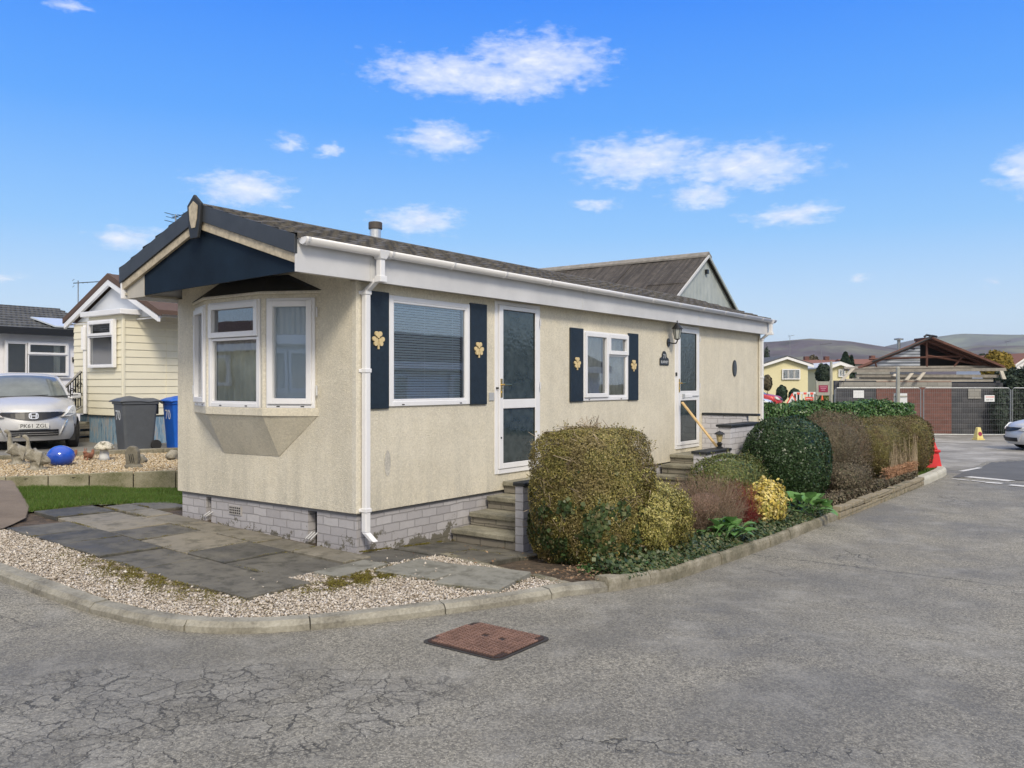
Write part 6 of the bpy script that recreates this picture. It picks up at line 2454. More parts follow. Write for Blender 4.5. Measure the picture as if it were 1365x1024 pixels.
# base boards
q = MB(NT_)
x = 10.99
while x < 13.4:
    q.box(3.70 if x < 12.4 else 3.99, 3.73 if x < 12.4 else 4.02, x, x + .088, .25, .90)
    x += .092
x = 3.72
while x < 7.2:
    q.box(x, x + .088, 11.0, 11.03, .25, .90)
    x += .092
q.build('base_boards', MT['blueboard'], nh)
q = MB(NT_)
q.box(4.03, 14.4, 11.08, 13.4, .2, .92)
q.build('base', MT['darkroom'], nh)
win, T = window(nh, (3.66 - 4.6 - .09, 12.24 - 10.9, 1.95 - .3), (0, -1), 1.06, 1.02, [(.03, 1.03, .68, .99, True), (.03, 1.03, .04, .675, False)], out=.03)
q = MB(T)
q.box(.05, 1.0, .065, .07, .05, .97)  # dark sheet standing in for the unlit room behind the pane
q.build('dark_room_sheet', MT['darkroom'], win)
# roof with its gable
RP_ = [(9.95, 3.03), (11.95, 3.92), (13.95, 3.03)]
q = MB(NT_)
for (a, b) in ((RP_[0], RP_[1]), (RP_[2], RP_[1])):
    s_ = 1 if a[0] < b[0] else -1
    q.prism([(a[0], a[1]), (b[0], b[1]), (b[0], b[1] + .09), (a[0], a[1] + .09)], 3.92, 15.0, 'x')
q.build('roof', MT['roof_brown'], nh)
q = MB(NT_)
q.prism([(9.98, 2.88), (11.95, 3.76), (13.92, 2.88), (13.92, 3.0), (11.95, 3.88), (9.98, 3.0)], 3.84, 3.90, 'x')
q.build('bargeboard', MT['upvc'], nh)
q = MB(NT_)
q.prism([(9.93, 3.005), (11.95, 3.885), (13.97, 3.005), (13.97, 3.12), (11.95, 4.02), (9.93, 3.12)], 3.83, 3.915, 'x')
q.build('brown_verge', MT['roof_brown'], nh)
q = MB(NT_)
q.prism([(10.25, 3.02), (13.6, 3.02), (11.95, 3.76)], 3.99, 4.02, 'x')
q.build('gable_panel', MT['gablegrey'], nh)
q = MB(NT_)
q.prism([(10.0, 2.96), (13.9, 2.96), (13.9, 2.99), (10.0, 2.99)], 3.93, 3.949, 'x')
q.build('soffit', MT['upvc_old'], nh)
q = MB(NT_)
q.tube([(3.62, 12.5, 2.9), (3.62, 12.5, .95)], .04, 8)
q.tube([(3.60, 12.5, 2.85), (3.60, 12.5, 2.35)], .065, 8)
q.build('downpipe', MT['upvc'], nh)

# wrought iron railing at its steps
rl = thing('iron_railing', 'black wrought iron handrail with scrolls by the cream sided home', 'railing', (3.2, 12.2, .3))
T = Matrix.Translation((-3.2, -12.2, -.3))
p0 = (3.10, 13.35, 1.55)
p1 = (3.60, 12.20, 1.93)
def lerp(a, b, u): return tuple(a[i] + (b[i] - a[i]) * u for i in range(3))
A_, B_ = (3.20, 12.75, 1.41), (3.62, 12.66, 1.88)
q = MB(T)
q.tube([A_, lerp(A_, B_, .85), B_], .028, 6)
q.build('handrail', MT['black'], rl)
q = MB(T)
q.tube([(A_[0], A_[1], .80), (B_[0], B_[1], 1.10)], .018, 6)
q.build('bottom_rail', MT['black'], rl)
for i in range(9):
    u = .04 + i * .115
    a, b = lerp((A_[0], A_[1], .80), (B_[0], B_[1], 1.10), u), lerp(A_, B_, u)
    q = MB(T)
    q.tube([a, b], .012 if i % 3 else .018, 5)
    q.build('baluster', MT['black'], rl)
for i in (1, 4, 7):
    u = .04 + (i + .5) * .115
    a, b = Vector(lerp((A_[0], A_[1], .80), (B_[0], B_[1], 1.10), u)), Vector(lerp(A_, B_, u))
    for f_ in (.35, .65):
        c = a + (b - a) * f_
        q = MB(T)
        q.tube([c + Vector((.05 * math.cos(th) * (1 - th / 14), -.028 * math.cos(th) * (1 - th / 14), .09 * math.sin(th) * (1 - th / 14))) for th in [k * .6 for k in range(16)]], .010, 4)
        q.build('scroll', MT['black'], rl)
st_ = steps('garden_steps', 'pale concrete steps under the black railing', [2.9, 3.2, 3.5], [.45, .60, .75], 3.93, 13.4, 12.72, .3)

# ================================================================== WHITE BUNGALOW
bg_ = thing('bungalow', 'white bungalow with dark tiled roof behind the silver hatchback', 'bungalow', (3.0, 18.2, .4))
T = Matrix.Translation((-3.0, -18.2, -.4))
q = MB(T)
q.box(-2.0, 7.0, 18.2, 24.0, .2, 2.95)
q.build('wall', MT['wallwhite'], bg_)
q = MB(T)
NCR = 9
for i in range(NCR):
    t0, t1 = i / NCR, (i + 1) / NCR
    y0, y1 = 17.9 + 2.9 * t0, 17.9 + 2.9 * t1 + .02
    z0, z1 = 3.08 + .82 * t0, 3.08 + .82 * t1
    q.add([(-2.4, y0, z0), (7.0, y0, z0), (7.0, y1, z1), (-2.4, y1, z1), (-2.4, y0, z0 + .05), (7.0, y0, z0 + .05), (7.0, y1, z1 + .01), (-2.4, y1, z1 + .01)],
          [(0, 3, 2, 1), (4, 5, 6, 7), (0, 1, 5, 4), (1, 2, 6, 5), (2, 3, 7, 6), (3, 0, 4, 7)])
q.prism([(20.8, 3.89), (20.8, 3.95), (24.2, 3.1), (24.2, 3.05)], -2.4, 7.0, 'x')
rf = q.build('roof', MT['roof_dark'], bg_)
q = MB(T)
q.box(-2.4, 7.0, 17.84, 17.90, 2.93, 3.12)
q.build('fascia', MT['black'], bg_)
q = MB(T)
for (a, b) in (((4.9, 18.35), (7.0, 19.5)),):
    zf_ = lambda y_: 3.08 + .82 * (y_ - 17.9) / 2.9 + .07
    q.hull([(5.54, 18.0, zf_(18.0)), (6.5, 18.0, zf_(18.0)), (6.6, 19.0, zf_(19.0)), (5.33, 19.0, zf_(19.0))],
           [(5.54, 18.0, zf_(18.0) + .04), (6.5, 18.0, zf_(18.0) + .04), (6.6, 19.0, zf_(19.0) + .04), (5.33, 19.0, zf_(19.0) + .04)])
q.build('solar_panel', MT['solar'], rf)
win, T2 = window(bg_, (4.30 - 3.0, -.09, 1.83 - .4), (1, 0), 1.66, .93, [(.04, .54, .05, .88, False), (.56, 1.62, .58, .90, True), (.57, 1.61, .05, .58, False)], out=.03)
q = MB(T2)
q.box(.03, 1.63, .065, .07, .04, .90)  # dimness of the room painted as a dark sheet behind the glass
q.build('dark_room_sheet', MT['darkroom'], win)
q = MB(T2)
q.grid([[(1.28 + i * .022, .058 + .006 * math.sin(i * 1.7), z_) for i in range(9)] for z_ in (.06, .88)])
q.build('curtain', MT['curtain'], win, smooth=True)
q = MB(T)
q.box(4.22, 6.05, 18.13, 18.2, 1.76, 1.81)
q.build('window_sill', MT['upvc'], bg_)
q = MB(T)
q.box(6.10, 6.20, 18.16, 18.2, 2.22, 2.36)
q.build('meter_box', MT['black'], bg_)


# ================================================================== AERIALS
def aerial(label, x, y, z0, z1, yaw, boom=.55, ne=7):
    t_ = thing('tv_aerial', label, 'tv aerial', (x, y, z0), yaw, 'tv aerials above the roofs')
    q = MB()
    q.tube([(0, 0, 0), (0, 0, z1 - z0)], .017, 6)
    q.build('mast', MT['steel'], t_)
    zt_ = z1 - z0 - .08
    q = MB()
    q.tube([(-.12, 0, zt_), (boom, 0, zt_ + .10)], .012, 5)
    q.build('boom', MT['black'], t_)
    for i in range(ne):
        u = i / (ne - 1)
        xx_ = -.10 + (boom + .08) * u
        l = .20 - .10 * u
        q = MB()
        q.tube([(xx_, -l, zt_ + .10 * (xx_ / boom if xx_ > 0 else 0)), (xx_, l, zt_ + .10 * (xx_ / boom if xx_ > 0 else 0))], .006, 4)
        q.build('element', MT['black'], t_)
    for s_ in (-1, 1):
        q = MB()
        q.tube([(-.12, -.22, zt_ + s_ * .09), (-.12, .22, zt_ + s_ * .09)], .008, 4)
        q.build('reflector', MT['black'], t_)
    return t_


aerial('pole mounted tv aerial on the white bungalow, pointing right', 6.05, 17.75, 2.95, 4.50, R(-20), .62)
aerial('dark stacked tv aerial seen just over the gable', 5.55, 12.1, 3.75, 5.60, R(-75), .5, 5)

# ================================================================== BARN BEHIND
bn = thing('barn', 'tall barn with brown sheet roof and corrugated grey gable behind the home', 'barn', (40.3, 14, 0))
T = Matrix.Translation((-40.3, -14, 0))
q = MB(T)
q.prism([(34.6, 0), (46.0, 0), (46.0, 5.35), (40.3, 8.98), (34.6, 5.35)], 14.0, 14.12, 'y')
q.build('gable_wall', MT['corr'], bn)
q = MB(T)
q.box(34.6, 34.7, 14.12, 42, 0, 5.35)
q.box(45.9, 46.0, 14.12, 42, 0, 5.35)
q.build('side_wall', MT['corr'], bn)
rf = []
for s_ in (-1, 1):
    q = MB(T)
    nP = 12
    for r_ in range(2):
        for i in range(nP):
            y0, y1 = 13.8 + 28.4 * i / nP, 13.8 + 28.4 * (i + 1) / nP - .03
            u0, u1 = r_ / 2, (r_ + 1) / 2 - .004
            xa, xb = 40.3 + s_ * 6.1 * (1 - u0), 40.3 + s_ * 6.1 * (1 - u1)
            za, zb_ = 5.10 + 3.95 * u0, 5.10 + 3.95 * u1
            dzz = .04 * ((i + r_) % 2)
            q.hull([(xa, y0, za + dzz), (xa, y1, za + dzz), (xb, y1, zb_ + dzz), (xb, y0, zb_ + dzz)], [(xa, y0, za + .09 + dzz), (xa, y1, za + .09 + dzz), (xb, y1, zb_ + .07 + dzz), (xb, y0, zb_ + .07 + dzz)])
    q.build('roof', MT['barn_roof'], bn)
q = MB(T)
q.prism([(39.9, 8.93), (40.3, 9.18), (40.7, 8.93), (40.7, 9.03), (40.3, 9.28), (39.9, 9.03)], 13.75, 42.3, 'y')
q.build('ridge_cap', MT['rooftrim'], bn)
for s_ in (-1, 1):
    q = MB(T)
    q.prism([(40.3, 8.95), (40.3 + s_ * 6.15, 4.96), (40.3 + s_ * 6.15, 5.12), (40.3, 9.11)], 13.72, 13.79, 'y')
    q.build('verge_trim', MT['upvc_old'] if s_ < 0 else MT['corr'], bn)
q = MB(T)
q.box(40.3 - .06, 40.3 + .16, 13.82, 13.98, 8.0, 8.25)
q.build('flood_lamp', MT['black'], bn)


# ================================================================== MESH FENCE
CD = (.8036, .5952)
CRt = (.5952, -.8036)
def FP(lat, dep): return (camo.location.x + CD[0] * dep + CRt[0] * lat, camo.location.y + CD[1] * dep + CRt[1] * lat)
FZ = -.56
fa = FP((1113 - 682.5) / 1120 * 33.9, 33.9)
frz = R(36.525 - 90)


def panel(label, lat0, dep, w_, sign=False):
    x, y = FP(lat0, dep)
    t_ = thing('mesh_fence_panel', label, 'fence panel', (x, y, FZ), frz, 'temporary mesh fence panels round the ruin')
    q = MB()
    q.tube([(0, 0, .05), (0, 0, 1.92), (.08, 0, 2.0), (w_ - .08, 0, 2.0), (w_, 0, 1.92), (w_, 0, .05)], .021, 8)
    q.build('frame', MT['steel'], t_)
    q = MB()
    q.tube([(0, 0, .12), (w_, 0, .12)], .021, 8)
    q.build('bottom_rail', MT['steel'], t_)
    q = MB()
    x_ = .06
    while x_ < w_ - .03:
        q.box(x_ - .0013, x_ + .0013, -.002, .002, .12, 2.0)
        x_ += .075
    for k in range(8):
        q.box(0, w_, -.004, .004, .30 + k * .215 - .002, .30 + k * .215 + .002)
    q.build('wire_mesh', MT['steel'], t_)
    for xf in (-.01, w_ + .01):
        q = MB()
        q.box(xf - .12, xf + .12, -.30, .30, -.02, .10)
        q.build('foot_block', MT['coping'], t_, bevel=.02)
    return t_


l0 = (1113 - 682.5) / 1120 * 33.9
panel('mesh fence panel in front of the left half of the red brick', l0, 33.9, 3.46)
p2 = panel('mesh fence panel behind the yellow cone', l0 + 3.58, 33.9, 3.5)
panel('mesh fence panel at the right edge behind the silver car', l0 + 7.15, 33.9, 3.5)
# warning sign tied to the mesh
sx_, sy_ = FP((1319 - 682.5) / 1120 * 33.8, 33.8)
t_ = thing('warning_sign', 'small white warning sign tied to the mesh fence', 'sign', (sx_, sy_, 1.02), frz)
q = MB()
q.box(-.20, .20, -.008, .008, -.13, .13)
q.build('board', MT['white'], t_)
text('lettering', 'DANGER', .085, MT['redsign'], t_, (.02, -.010, .055), (R(90), 0, 0), .001)
text('lettering', 'KEEP OUT', .06, MT['black'], t_, (0, -.010, -.06), (R(90), 0, 0), .001)

# ================================================================== DERELICT BUILDING
dr_ = thing('derelict_building', 'roofless brick outbuilding with rusty trusses and a collapsed front roof', 'ruin', (*FP(15, 37), -.6), frz)
# local frame: x right, y away
def lx(px, d=37): return (px - 682.5) / 1120 * d - 15
def lz(py, d=37): return 1.6 - (py - 511.5) / 1120 * d + .6
q = MB()
q.box(lx(1113), lx(1168), 0, .2, -.1, lz(507))
q.build('left_wall', MT['dark_block'], dr_)
q = MB()
q.box(lx(1168) + .002, lx(1268), -.03, .2, -.1, lz(508))
q.build('brick_wall', MT['red_brick'], dr_)
q = MB()
q.box(lx(1268) + .002, lx(1337), 0, .2, -.1, lz(510))
q.build('right_wall', MT['dark_block'], dr_)
q = MB()
q.box(lx(1118), lx(1268), -.04, -.031, lz(516), lz(509))
q.build('wall_band', MT['pale_block'], dr_)
for (a, b, c, d_) in ((1137, 1151, 520, 530), (1290, 1307, 518, 531)):
    q = MB()
    q.box(lx(a), lx(b), -.05, -.032, lz(d_), lz(c))
    q.build('blocked_window', MT['white'] if a < 1200 else MT['pale_block'], dr_)
# side and back walls
q = MB()
q.box(lx(1337) - .2, lx(1337), .2, 4, -.1, lz(507))
q.build('side_wall', MT['dark_block'], dr_)
# long timbers lying over the wall head
for i, (a, b, c, e, y_, mt) in enumerate(((1129, 1337, 494, 492, -.25, 'weathered'), (1140, 1330, 500, 501, -.10, 'weathered'), (1128, 1325, 506.5, 506, .05, 'pale_timber'), (1150, 1300, 503.5, 503.8, .25, 'weathered'))):
    q = MB()
    z0, z1 = lz(c), lz(e)
    q.hull([(lx(a), y_, z0 - .07), (lx(a), y_ + .12, z0 - .07), (lx(a), y_ + .12, z0 + .06), (lx(a), y_, z0 + .06)], [(lx(b), y_, z1 - .07), (lx(b), y_ + .12, z1 - .07), (lx(b), y_ + .12, z1 + .06), (lx(b), y_, z1 + .06)])
    q.build('roof_timber', MT[mt], dr_)
for (a, b, c, e) in ((1134, 1118, 491, 507), (1190, 1188, 498, 501), (1212, 1204, 497, 506), (1228, 1219, 496, 506), (1330, 1333, 494, 505)):
    q = MB()
    q.hull([(lx(a) - .07, -.30, lz(c)), (lx(a) + .07, -.30, lz(c)), (lx(a) + .07, -.20, lz(c)), (lx(a) - .07, -.20, lz(c))], [(lx(b) - .08, -.35, lz(e)), (lx(b) + .08, -.35, lz(e)), (lx(b) + .08, -.25, lz(e)), (lx(b) - .08, -.25, lz(e))])
    q.build('broken_rafter', MT['pale_timber'], dr_)
# trusses: several in depth
for k_, yd in enumerate((.5, 1.3)):
    for (a, za, b, zb_, r_, nm, mt) in ((1144, 493, 1243, 452, .085, 'truss_chord', 'rust'), (1243, 452, 1335, 490, .085, 'truss_chord', 'rust'), (1131, 491, 1337, 489, .09, 'tie_beam', 'weathered'),
                                        (1165, 478, 1292, 474, .045, 'truss_brace', 'rust'), (1243, 454, 1243, 489, .05, 'king_post', 'rust'), (1243, 473, 1318, 486, .045, 'truss_brace', 'rust'), (1292, 474, 1278, 490, .045, 'truss_brace', 'rust'), (1172, 478, 1176, 492, .04, 'truss_brace', 'rust')):
        if k_ and (nm in ('tie_beam', 'truss_brace') or a == 1144): continue
        q = MB()
        A2, B2 = Vector((lx(a), yd, lz(za))), Vector((lx(b), yd, lz(zb_)))
        q.tube([A2, B2], r_, 4)
        q.build(nm, MT[mt], dr_)
# bare roof edge pipe and purlins running back
q = MB()
q.tube([(lx(1160), -.2, lz(482)), (lx(1200), -.2, lz(467)), (lx(1238), -.2, lz(450))], .045, 5)
q.build('roof_edge', MT['black'], dr_)
# corrugated inner sheet on the left, black sheet for the shaded void at right
q = MB()
q.prism([(lx(1163), lz(489)), (lx(1237.5), lz(489)), (lx(1237.5), lz(457)), (lx(1236), lz(458))], .75, .79, 'y')
q.build('corrugated_sheet', MT['corr2'], dr_)
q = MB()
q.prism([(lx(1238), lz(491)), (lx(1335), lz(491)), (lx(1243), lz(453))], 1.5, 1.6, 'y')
q.build('void_sheet', MT['rubber'], dr_)
for s_ in (1,):
    q = MB()
    q.hull([(lx(1243), .0, lz(452) + .02), (lx(1340), .0, lz(491) + .02), (lx(1340), 1.7, lz(491) + .02), (lx(1243), 1.7, lz(452) + .02)],
           [(lx(1243), .0, lz(452) + .12), (lx(1340), .0, lz(491) + .12), (lx(1340), 1.7, lz(491) + .12), (lx(1243), 1.7, lz(452) + .12)])
    q.build('roof', MT['rust'], dr_)
q = MB()
q.lathe([(.07, -1.2), (.07, .35), (.20, .36), (.20, .42), (.02, .45)], (lx(1212), 1.0, lz(462)), 10)
q.build('vent_cowl', MT['steel'], dr_)
for (a, b, c) in ((1229, 449, 1), (1236, 450, 2), (1206, 466, 3)):
    rg = random.Random(c)
    q = MB()
    q.tube([(lx(a), -.2, lz(b)), (lx(a) + .1, -.2, lz(b) + .08), (lx(a) + .35, -.15, lz(b) + .04)], .05, 5)
    q.build('torn_edge', MT['black'], dr_)

# ================================================================== SIGN POST, CONE, BARRIER
x, y = FP((1197 - 682.5) / 1120 * 24, 24)
t_ = thing('sign_post', 'grey post holding the back of a white board behind the hedges', 'sign', (x, y, zr(x, y)), frz)
q = MB()
zt_ = 1.6 + 23 / 1120 * 24 - zr(x, y)
q.lathe([(.055, 0), (.052, zt_ - .03), (.03, zt_)], (0, 0, 0), 10)
q.build('post', MT['post'], t_)
q = MB()
zz = lambda py: 1.6 - (py - 511.5) / 1120 * 24 - zr(x, y)
q.box(-.08, .30, .075, .085, zz(551), zz(524))
q.build('board', MT['white'], t_)
for py in (528, 548):
    q = MB()
    q.box(-.09, .29, .056, .074, zz(py) - .02, zz(py) + .02)
    q.build('bracket', MT['post'], t_)

x, y = FP((1304 - 682.5) / 1120 * 33.0, 33.0)
t_ = thing('caution_cone', 'faded yellow no parking cone standing before the mesh fence', 'cone', (x, y, zr(x, y)), frz + R(8))
q = MB()
q.hull([(-.14, -.14, .05), (.14, -.14, .05), (.14, .14, .05), (-.14, .14, .05)], [(-.065, -.065, .50), (.065, -.065, .50), (.065, .065, .50), (-.065, .065, .50)])
q.build('cone_body', MT['yellow'], t_, bevel=.02, seg=2)
q = MB()
q.box(-.17, .17, -.17, .17, 0, .05)
q.build('cone_base', MT['yellow'], t_, bevel=.01)
q = MB()
q.prism([(.085 * math.cos(k * math.pi / 8), .085 * math.sin(k * math.pi / 8)) for k in range(16)], -.004, .004, 'z')
o = q.build('no_parking_disc', MT['maroon'], t_)
o.location = (0, -.112, .25)
o.rotation_euler = (R(77), 0, 0)

x, y = FP((1237 - 682.5) / 1120 * 20.0, 20.0)
t_ = thing('plastic_barrier', 'red plastic road barrier standing on the verge at the end of the hedges', 'barrier', (x, y, zr(x, y) + .02), R(20))
t_.scale = (1.2, 1.2, 1.1)
q = MB()
q.hull([(-.20, -.24, 0), (.20, -.24, 0), (.20, .24, 0), (-.20, .24, 0)], [(-.13, -.17, .44), (.13, -.17, .44), (.13, .17, .44), (-.13, .17, .44)])
q.build('base', MT['red'], t_, bevel=.02, seg=2)
q = MB()
q.box(-.17, .17, -.20, .20, .42, .48)
q.build('shoulder', MT['red'], t_, bevel=.015, seg=2)
q = MB()
q.hull([(-.13, -.16, .48), (.13, -.16, .48), (.13, .16, .48), (-.13, .16, .48)], [(-.06, -.09, .74), (.06, -.09, .74), (.06, .09, .74), (-.06, .09, .74)])
q.build('neck', MT['red'], t_, bevel=.02, seg=2)
q = MB()
q.hull([(.045, -.172, .50), (.10, -.158, .50), (.10, -.156, .50), (.045, -.170, .50)], [(.02, -.105, .72), (.055, -.10, .72), (.055, -.098, .72), (.02, -.102, .72)])
q.build('reflective_strip', MT['white'], t_)
q = MB()
q.box(.171, .20, -.07, .03, .36, .43)
q.build('clip', MT['black'], t_)

# ================================================================== BEYOND THE LAUREL: ROADWORKS AND HOMES
x, y = FP((1073 - 682.5) / 1120 * 56, 56)
t_ = thing('road_barrier', 'white pedestrian barrier with red reflectors and a red sign hung on it', 'barrier', (x, y, .02), frz)
bw = 1.55
q = MB()
for a, b, c, d_ in ((-bw / 2, bw / 2, .92, 1.05), (-bw / 2, bw / 2, .18, .34)):
    q.box(a, b, -.03, .03, c, d_)
for i in range(8):
    xx_ = -bw / 2 + i * bw / 7
    q.box(xx_ - .045, xx_ + .045, -.026, .026, .30, .95)
q.build('panel', MT['white'], t_)
for i in (-.45, 0, .45):
    q = MB()
    q.box(i - .10, i + .10, -.04, -.031, .88, 1.02)
    q.build('reflector', MT['redsign'], t_)
q = MB()
q.box(.0, .55, -.06, -.045, .25, .72)
sg_ = q.build('hung_sign', MT['redsign'], t_)
for z_ in (.58, .44, .34):
    q = MB()
    q.box(.06, .49, -.068, -.061, z_, z_ + .04)
    q.build('text_line', MT['white'], sg_)
for sd in (-.6, .6):
    q = MB()
    q.box(sd - .06, sd + .06, -.3, .3, 0, .10)
    q.build('foot', MT['white'], t_)
x, y = FP((1056 - 682.5) / 1120 * 54, 54)
t_ = thing('roadworks_sign', 'triangular red bordered roadworks sign left of the white barrier', 'sign', (x, y, .05), frz)
q = MB()
q.prism([(-.40, .25), (.40, .25), (0, .98)], -.01, .01, 'y')
q.build('red_border', MT['redsign'], t_)
q = MB()
q.prism([(-.27, .33), (.27, .33), (0, .80)], -.016, -.0105, 'y')
q.build('white_face', MT['white'], t_)
q = MB()
q.prism([(-.10, .36), (.12, .36), (.04, .46), (.0, .60), (-.05, .58), (-.03, .46)], -.021, -.0165, 'y')
q.build('digging_figure', MT['black'], t_)
for sd in (-.3, .3):
    q = MB()
    q.tube([(sd, .02, .26), (sd, .25, -.15)], .02, 5)
    q.build('leg', MT['black'], t_)
x, y = FP((1096 - 682.5) / 1120 * 50, 50)
t_ = thing('traffic_cone', 'orange traffic cone below the maroon sign', 'cone', (x, y, .12), frz)
q = MB()
q.lathe([(.15, .04), (.03, .80), (.02, .82)], (0, 0, 0), 12)
q.build('cone_body', MT['orange'], t_)
q = MB()
q.box(-.2, .2, -.2, .2, 0, .05)
q.build('cone_base', MT['orange'], t_)
x, y = FP((1098 - 682.5) / 1120 * 48, 48)
t_ = thing('notice_board', 'grey notice board with a small maroon sign', 'sign', (x, y, 0), frz)
q = MB()
q.box(-.42, .42, 0, .05, .95, 1.75)
q.build('backboard', MT['post'], t_)
q = MB()
q.box(-.29, .24, -.012, -.001, 1.13, 1.53)
f_ = q.build('sign_face', MT['maroon'], t_)
for k_, z_ in enumerate((1.42, 1.33, 1.23)):
    q = MB()
    q.box(-.23 + .05 * k_, .18 - .05 * k_, -.018, -.013, z_, z_ + .035)
    q.build('text_line', simple('pink_text', (.55, .25, .35), .6), f_)
for sd in (-.38, .38):
    q = MB()
    q.box(sd - .04, sd + .04, .052, .11, -.5, 1.80)
    q.build('post', MT['post'], t_)
x, y = FP((1108 - 682.5) / 1120 * 46, 46)
q = MB()
q.lathe([(.09, -.5), (.07, 2.6), (.07, 2.85)], (0, 0, 0), 8)
o = q.build('pale_pole', MT['post'])
o.location = (x, y, 0)
tag(o, 'pale grey pole rising at the left end of the ruin', 'pole')


def farhome(name, label, px0, px1, pyE, pyP, dep, depthlen, wallm, roofm, windows=(), rz=0, base=-.3, over=.35, cat='park home', lean=.0):
    """gable end towards the viewer"""
    w_ = (px1 - px0) / 1120 * dep
    x, y = FP(((px0 + px1) / 2 - 682.5) / 1120 * dep, dep)
    t_ = thing(name, label, cat, (x, y, base), frz + rz)
    zE = 1.6 + (511.5 - pyE) / 1120 * dep - base
    zP = 1.6 + (511.5 - pyP) / 1120 * dep - base
    q = MB()
    q.prism([(-w_ / 2, 0), (w_ / 2, 0), (w_ / 2, zE), (0, zP), (-w_ / 2, zE)], 0, depthlen, 'y')
    q.build('wall', wallm, t_)
    sl = (zP - zE) / (w_ / 2)
    for sd in (-1, 1):
        q = MB()
        e = w_ / 2 + over
        q.prism([(sd * e, zE - sl * over + .03), (0, zP + .03), (0, zP + .17), (sd * e, zE - sl * over + .17)], -over, depthlen + over, 'y')
        q.build('roof', roofm, t_)
        q = MB()
        q.prism([(sd * (e + .02), zE - sl * over - .16), (0, zP - .16), (0, zP + .05), (sd * (e + .02), zE - sl * over + .05)], -over - .05, -over - .002, 'y')
        q.build('bargeboard', MT['upvc'], t_)
    for (a, b, c, d_, n_) in windows:
        ww, hh_ = (b - a) / 1120 * dep, (d_ - c) / 1120 * dep
        xa = ((a - (px0 + px1) / 2) / 1120) * dep
        zb_ = 1.6 - (d_ - 511.5) / 1120 * dep - base
        sh_ = [(k_ * ww / n_ + .04, (k_ + 1) * ww / n_ - .02, .06, hh_ - .06, False) for k_ in range(n_)]
        win_, T_ = window(t_, (xa, -.12, zb_), (1, 0), ww, hh_, sh_, out=.05, fw=.09)
        q = MB(T_)
        q.box(.05, ww - .05, -.001 + .052, .054, .05, hh_ - .05)
        q.build('curtain', MT['curtain'], win_)
    return t_


f1 = farhome('bungalow', 'cream bungalow with dark roof and three pane window beyond the red car', 1018, 1077, 485.5, 476, 72, 14, MT['far_cream'], MT['roof_dark'], [(1042, 1066, 491.5, 505.5, 3)], base=-.3, cat='bungalow')
farhome('bungalow', 'second cream home with a low white roof right of the cream bungalow', 1104, 1132, 489, 484, 80, 12, MT['far_cream'], MT['upvc_old'], [(1117, 1126, 492, 502, 2)], base=-.3, over=.5, cat='bungalow')
farhome('bungalow', 'white home with russet roof at the far right behind the yellow tree', 1354, 1390, 484, 472, 90, 12, MT['wallwhite'], MT['roof_red'], base=-.3, cat='bungalow')
# long russet roofs in the distance
for (a, b, c, d_, dp, lb) in ((1072, 1122, 478.5, 485, 120, 'long russet roofed terrace behind the cream bungalows, left run'), (1130, 1186, 477.5, 485, 118, 'long russet roofed terrace behind the conifer, right run')):
    x, y = FP(((a + b) / 2 - 682.5) / 1120 * dp, dp)
    w_ = (b - a) / 1120 * dp
    t_ = thing('terrace', lb, 'building', (x, y, 0), frz, 'russet roofed terraces')
    zt_, zm = 1.6 + (511.5 - c) / 1120 * dp, 1.6 + (511.5 - d_) / 1120 * dp
    q = MB()
    q.box(-w_ / 2, w_ / 2, 0, 6, -1, zm)
    q.build('wall', MT['pale_block'], t_)
    q = MB()
    q.prism([(-.3, zm), (3, zt_), (6.3, zm)], -w_ / 2 - .3, w_ / 2 + .3, 'x')
    q.build('roof', MT['roof_red'], t_)
    for k_ in (-.25, .3):
        q = MB()
        q.box(w_ * k_ - .3, w_ * k_ + .3, 2.6, 3.4, zt_ - .4, zt_ + .5)
        q.build('chimney', MT['red_brick'], t_)


# ================================================================== TREES
def tree(name, label, px, dep, pyT, pyB, wpx, mat, n, leaf, shape='round', base=-.5, sd=1, cat='tree', grp=None, lump=.12):
    x, y = FP((px - 682.5) / 1120 * dep, dep)
    t_ = thing(name, label, cat, (x, y, base), 0, grp)
    zt_ = 1.6 + (511.5 - pyT) / 1120 * dep - base
    zb_ = 1.6 + (511.5 - pyB) / 1120 * dep - base
    a = wpx / 2 / 1120 * dep
    c = (zt_ - zb_) / 2
    if shape == 'cone':
        u = np.random.default_rng(sd).random(n)
        th = rng.uniform(0, 6.28, n)
        r_ = a * (1 - u) ** .8 * (1 + .15 * np.sin(th * 5 + u * 17)) * np.sqrt(rng.uniform(.45, 1, n))
        P_ = np.stack([r_ * np.cos(th), r_ * np.sin(th), zb_ + (zt_ - zb_) * u], 1)
        D_ = np.stack([np.cos(th), np.sin(th), .4 + 0 * th], 1)
    else:
        P_, D_ = shell_points(n, a, a * .9, c, 2.2, .22, -1, lump, sd, 2.5)
        P_[:, 2] += zb_ + c
    leafmesh('crown', P_, D_, leaf, leaf * .6, mat, t_, .8)
    q = MB()
    q.tube([(0, 0, -.3), (.02, 0, max(.3, zb_)), (0, .03, zb_ + c * 1.2)], a * .09, 8, r2=a * .025)
    rg = random.Random(sd)
    for k_ in range(7):
        h0 = max(.3, zb_) * rg.uniform(.8, 1) + c * rg.uniform(0, .9)
        an = rg.uniform(0, 6.28)
        q.tube([(0, 0, h0), (a * .4 * math.cos(an), a * .4 * math.sin(an), h0 + c * .3), (a * .75 * math.cos(an), a * .75 * math.sin(an), h0 + c * .55)], a * .035, 5, r2=a * .01)
    q.build('trunk', MT['bark'], t_)
    return t_


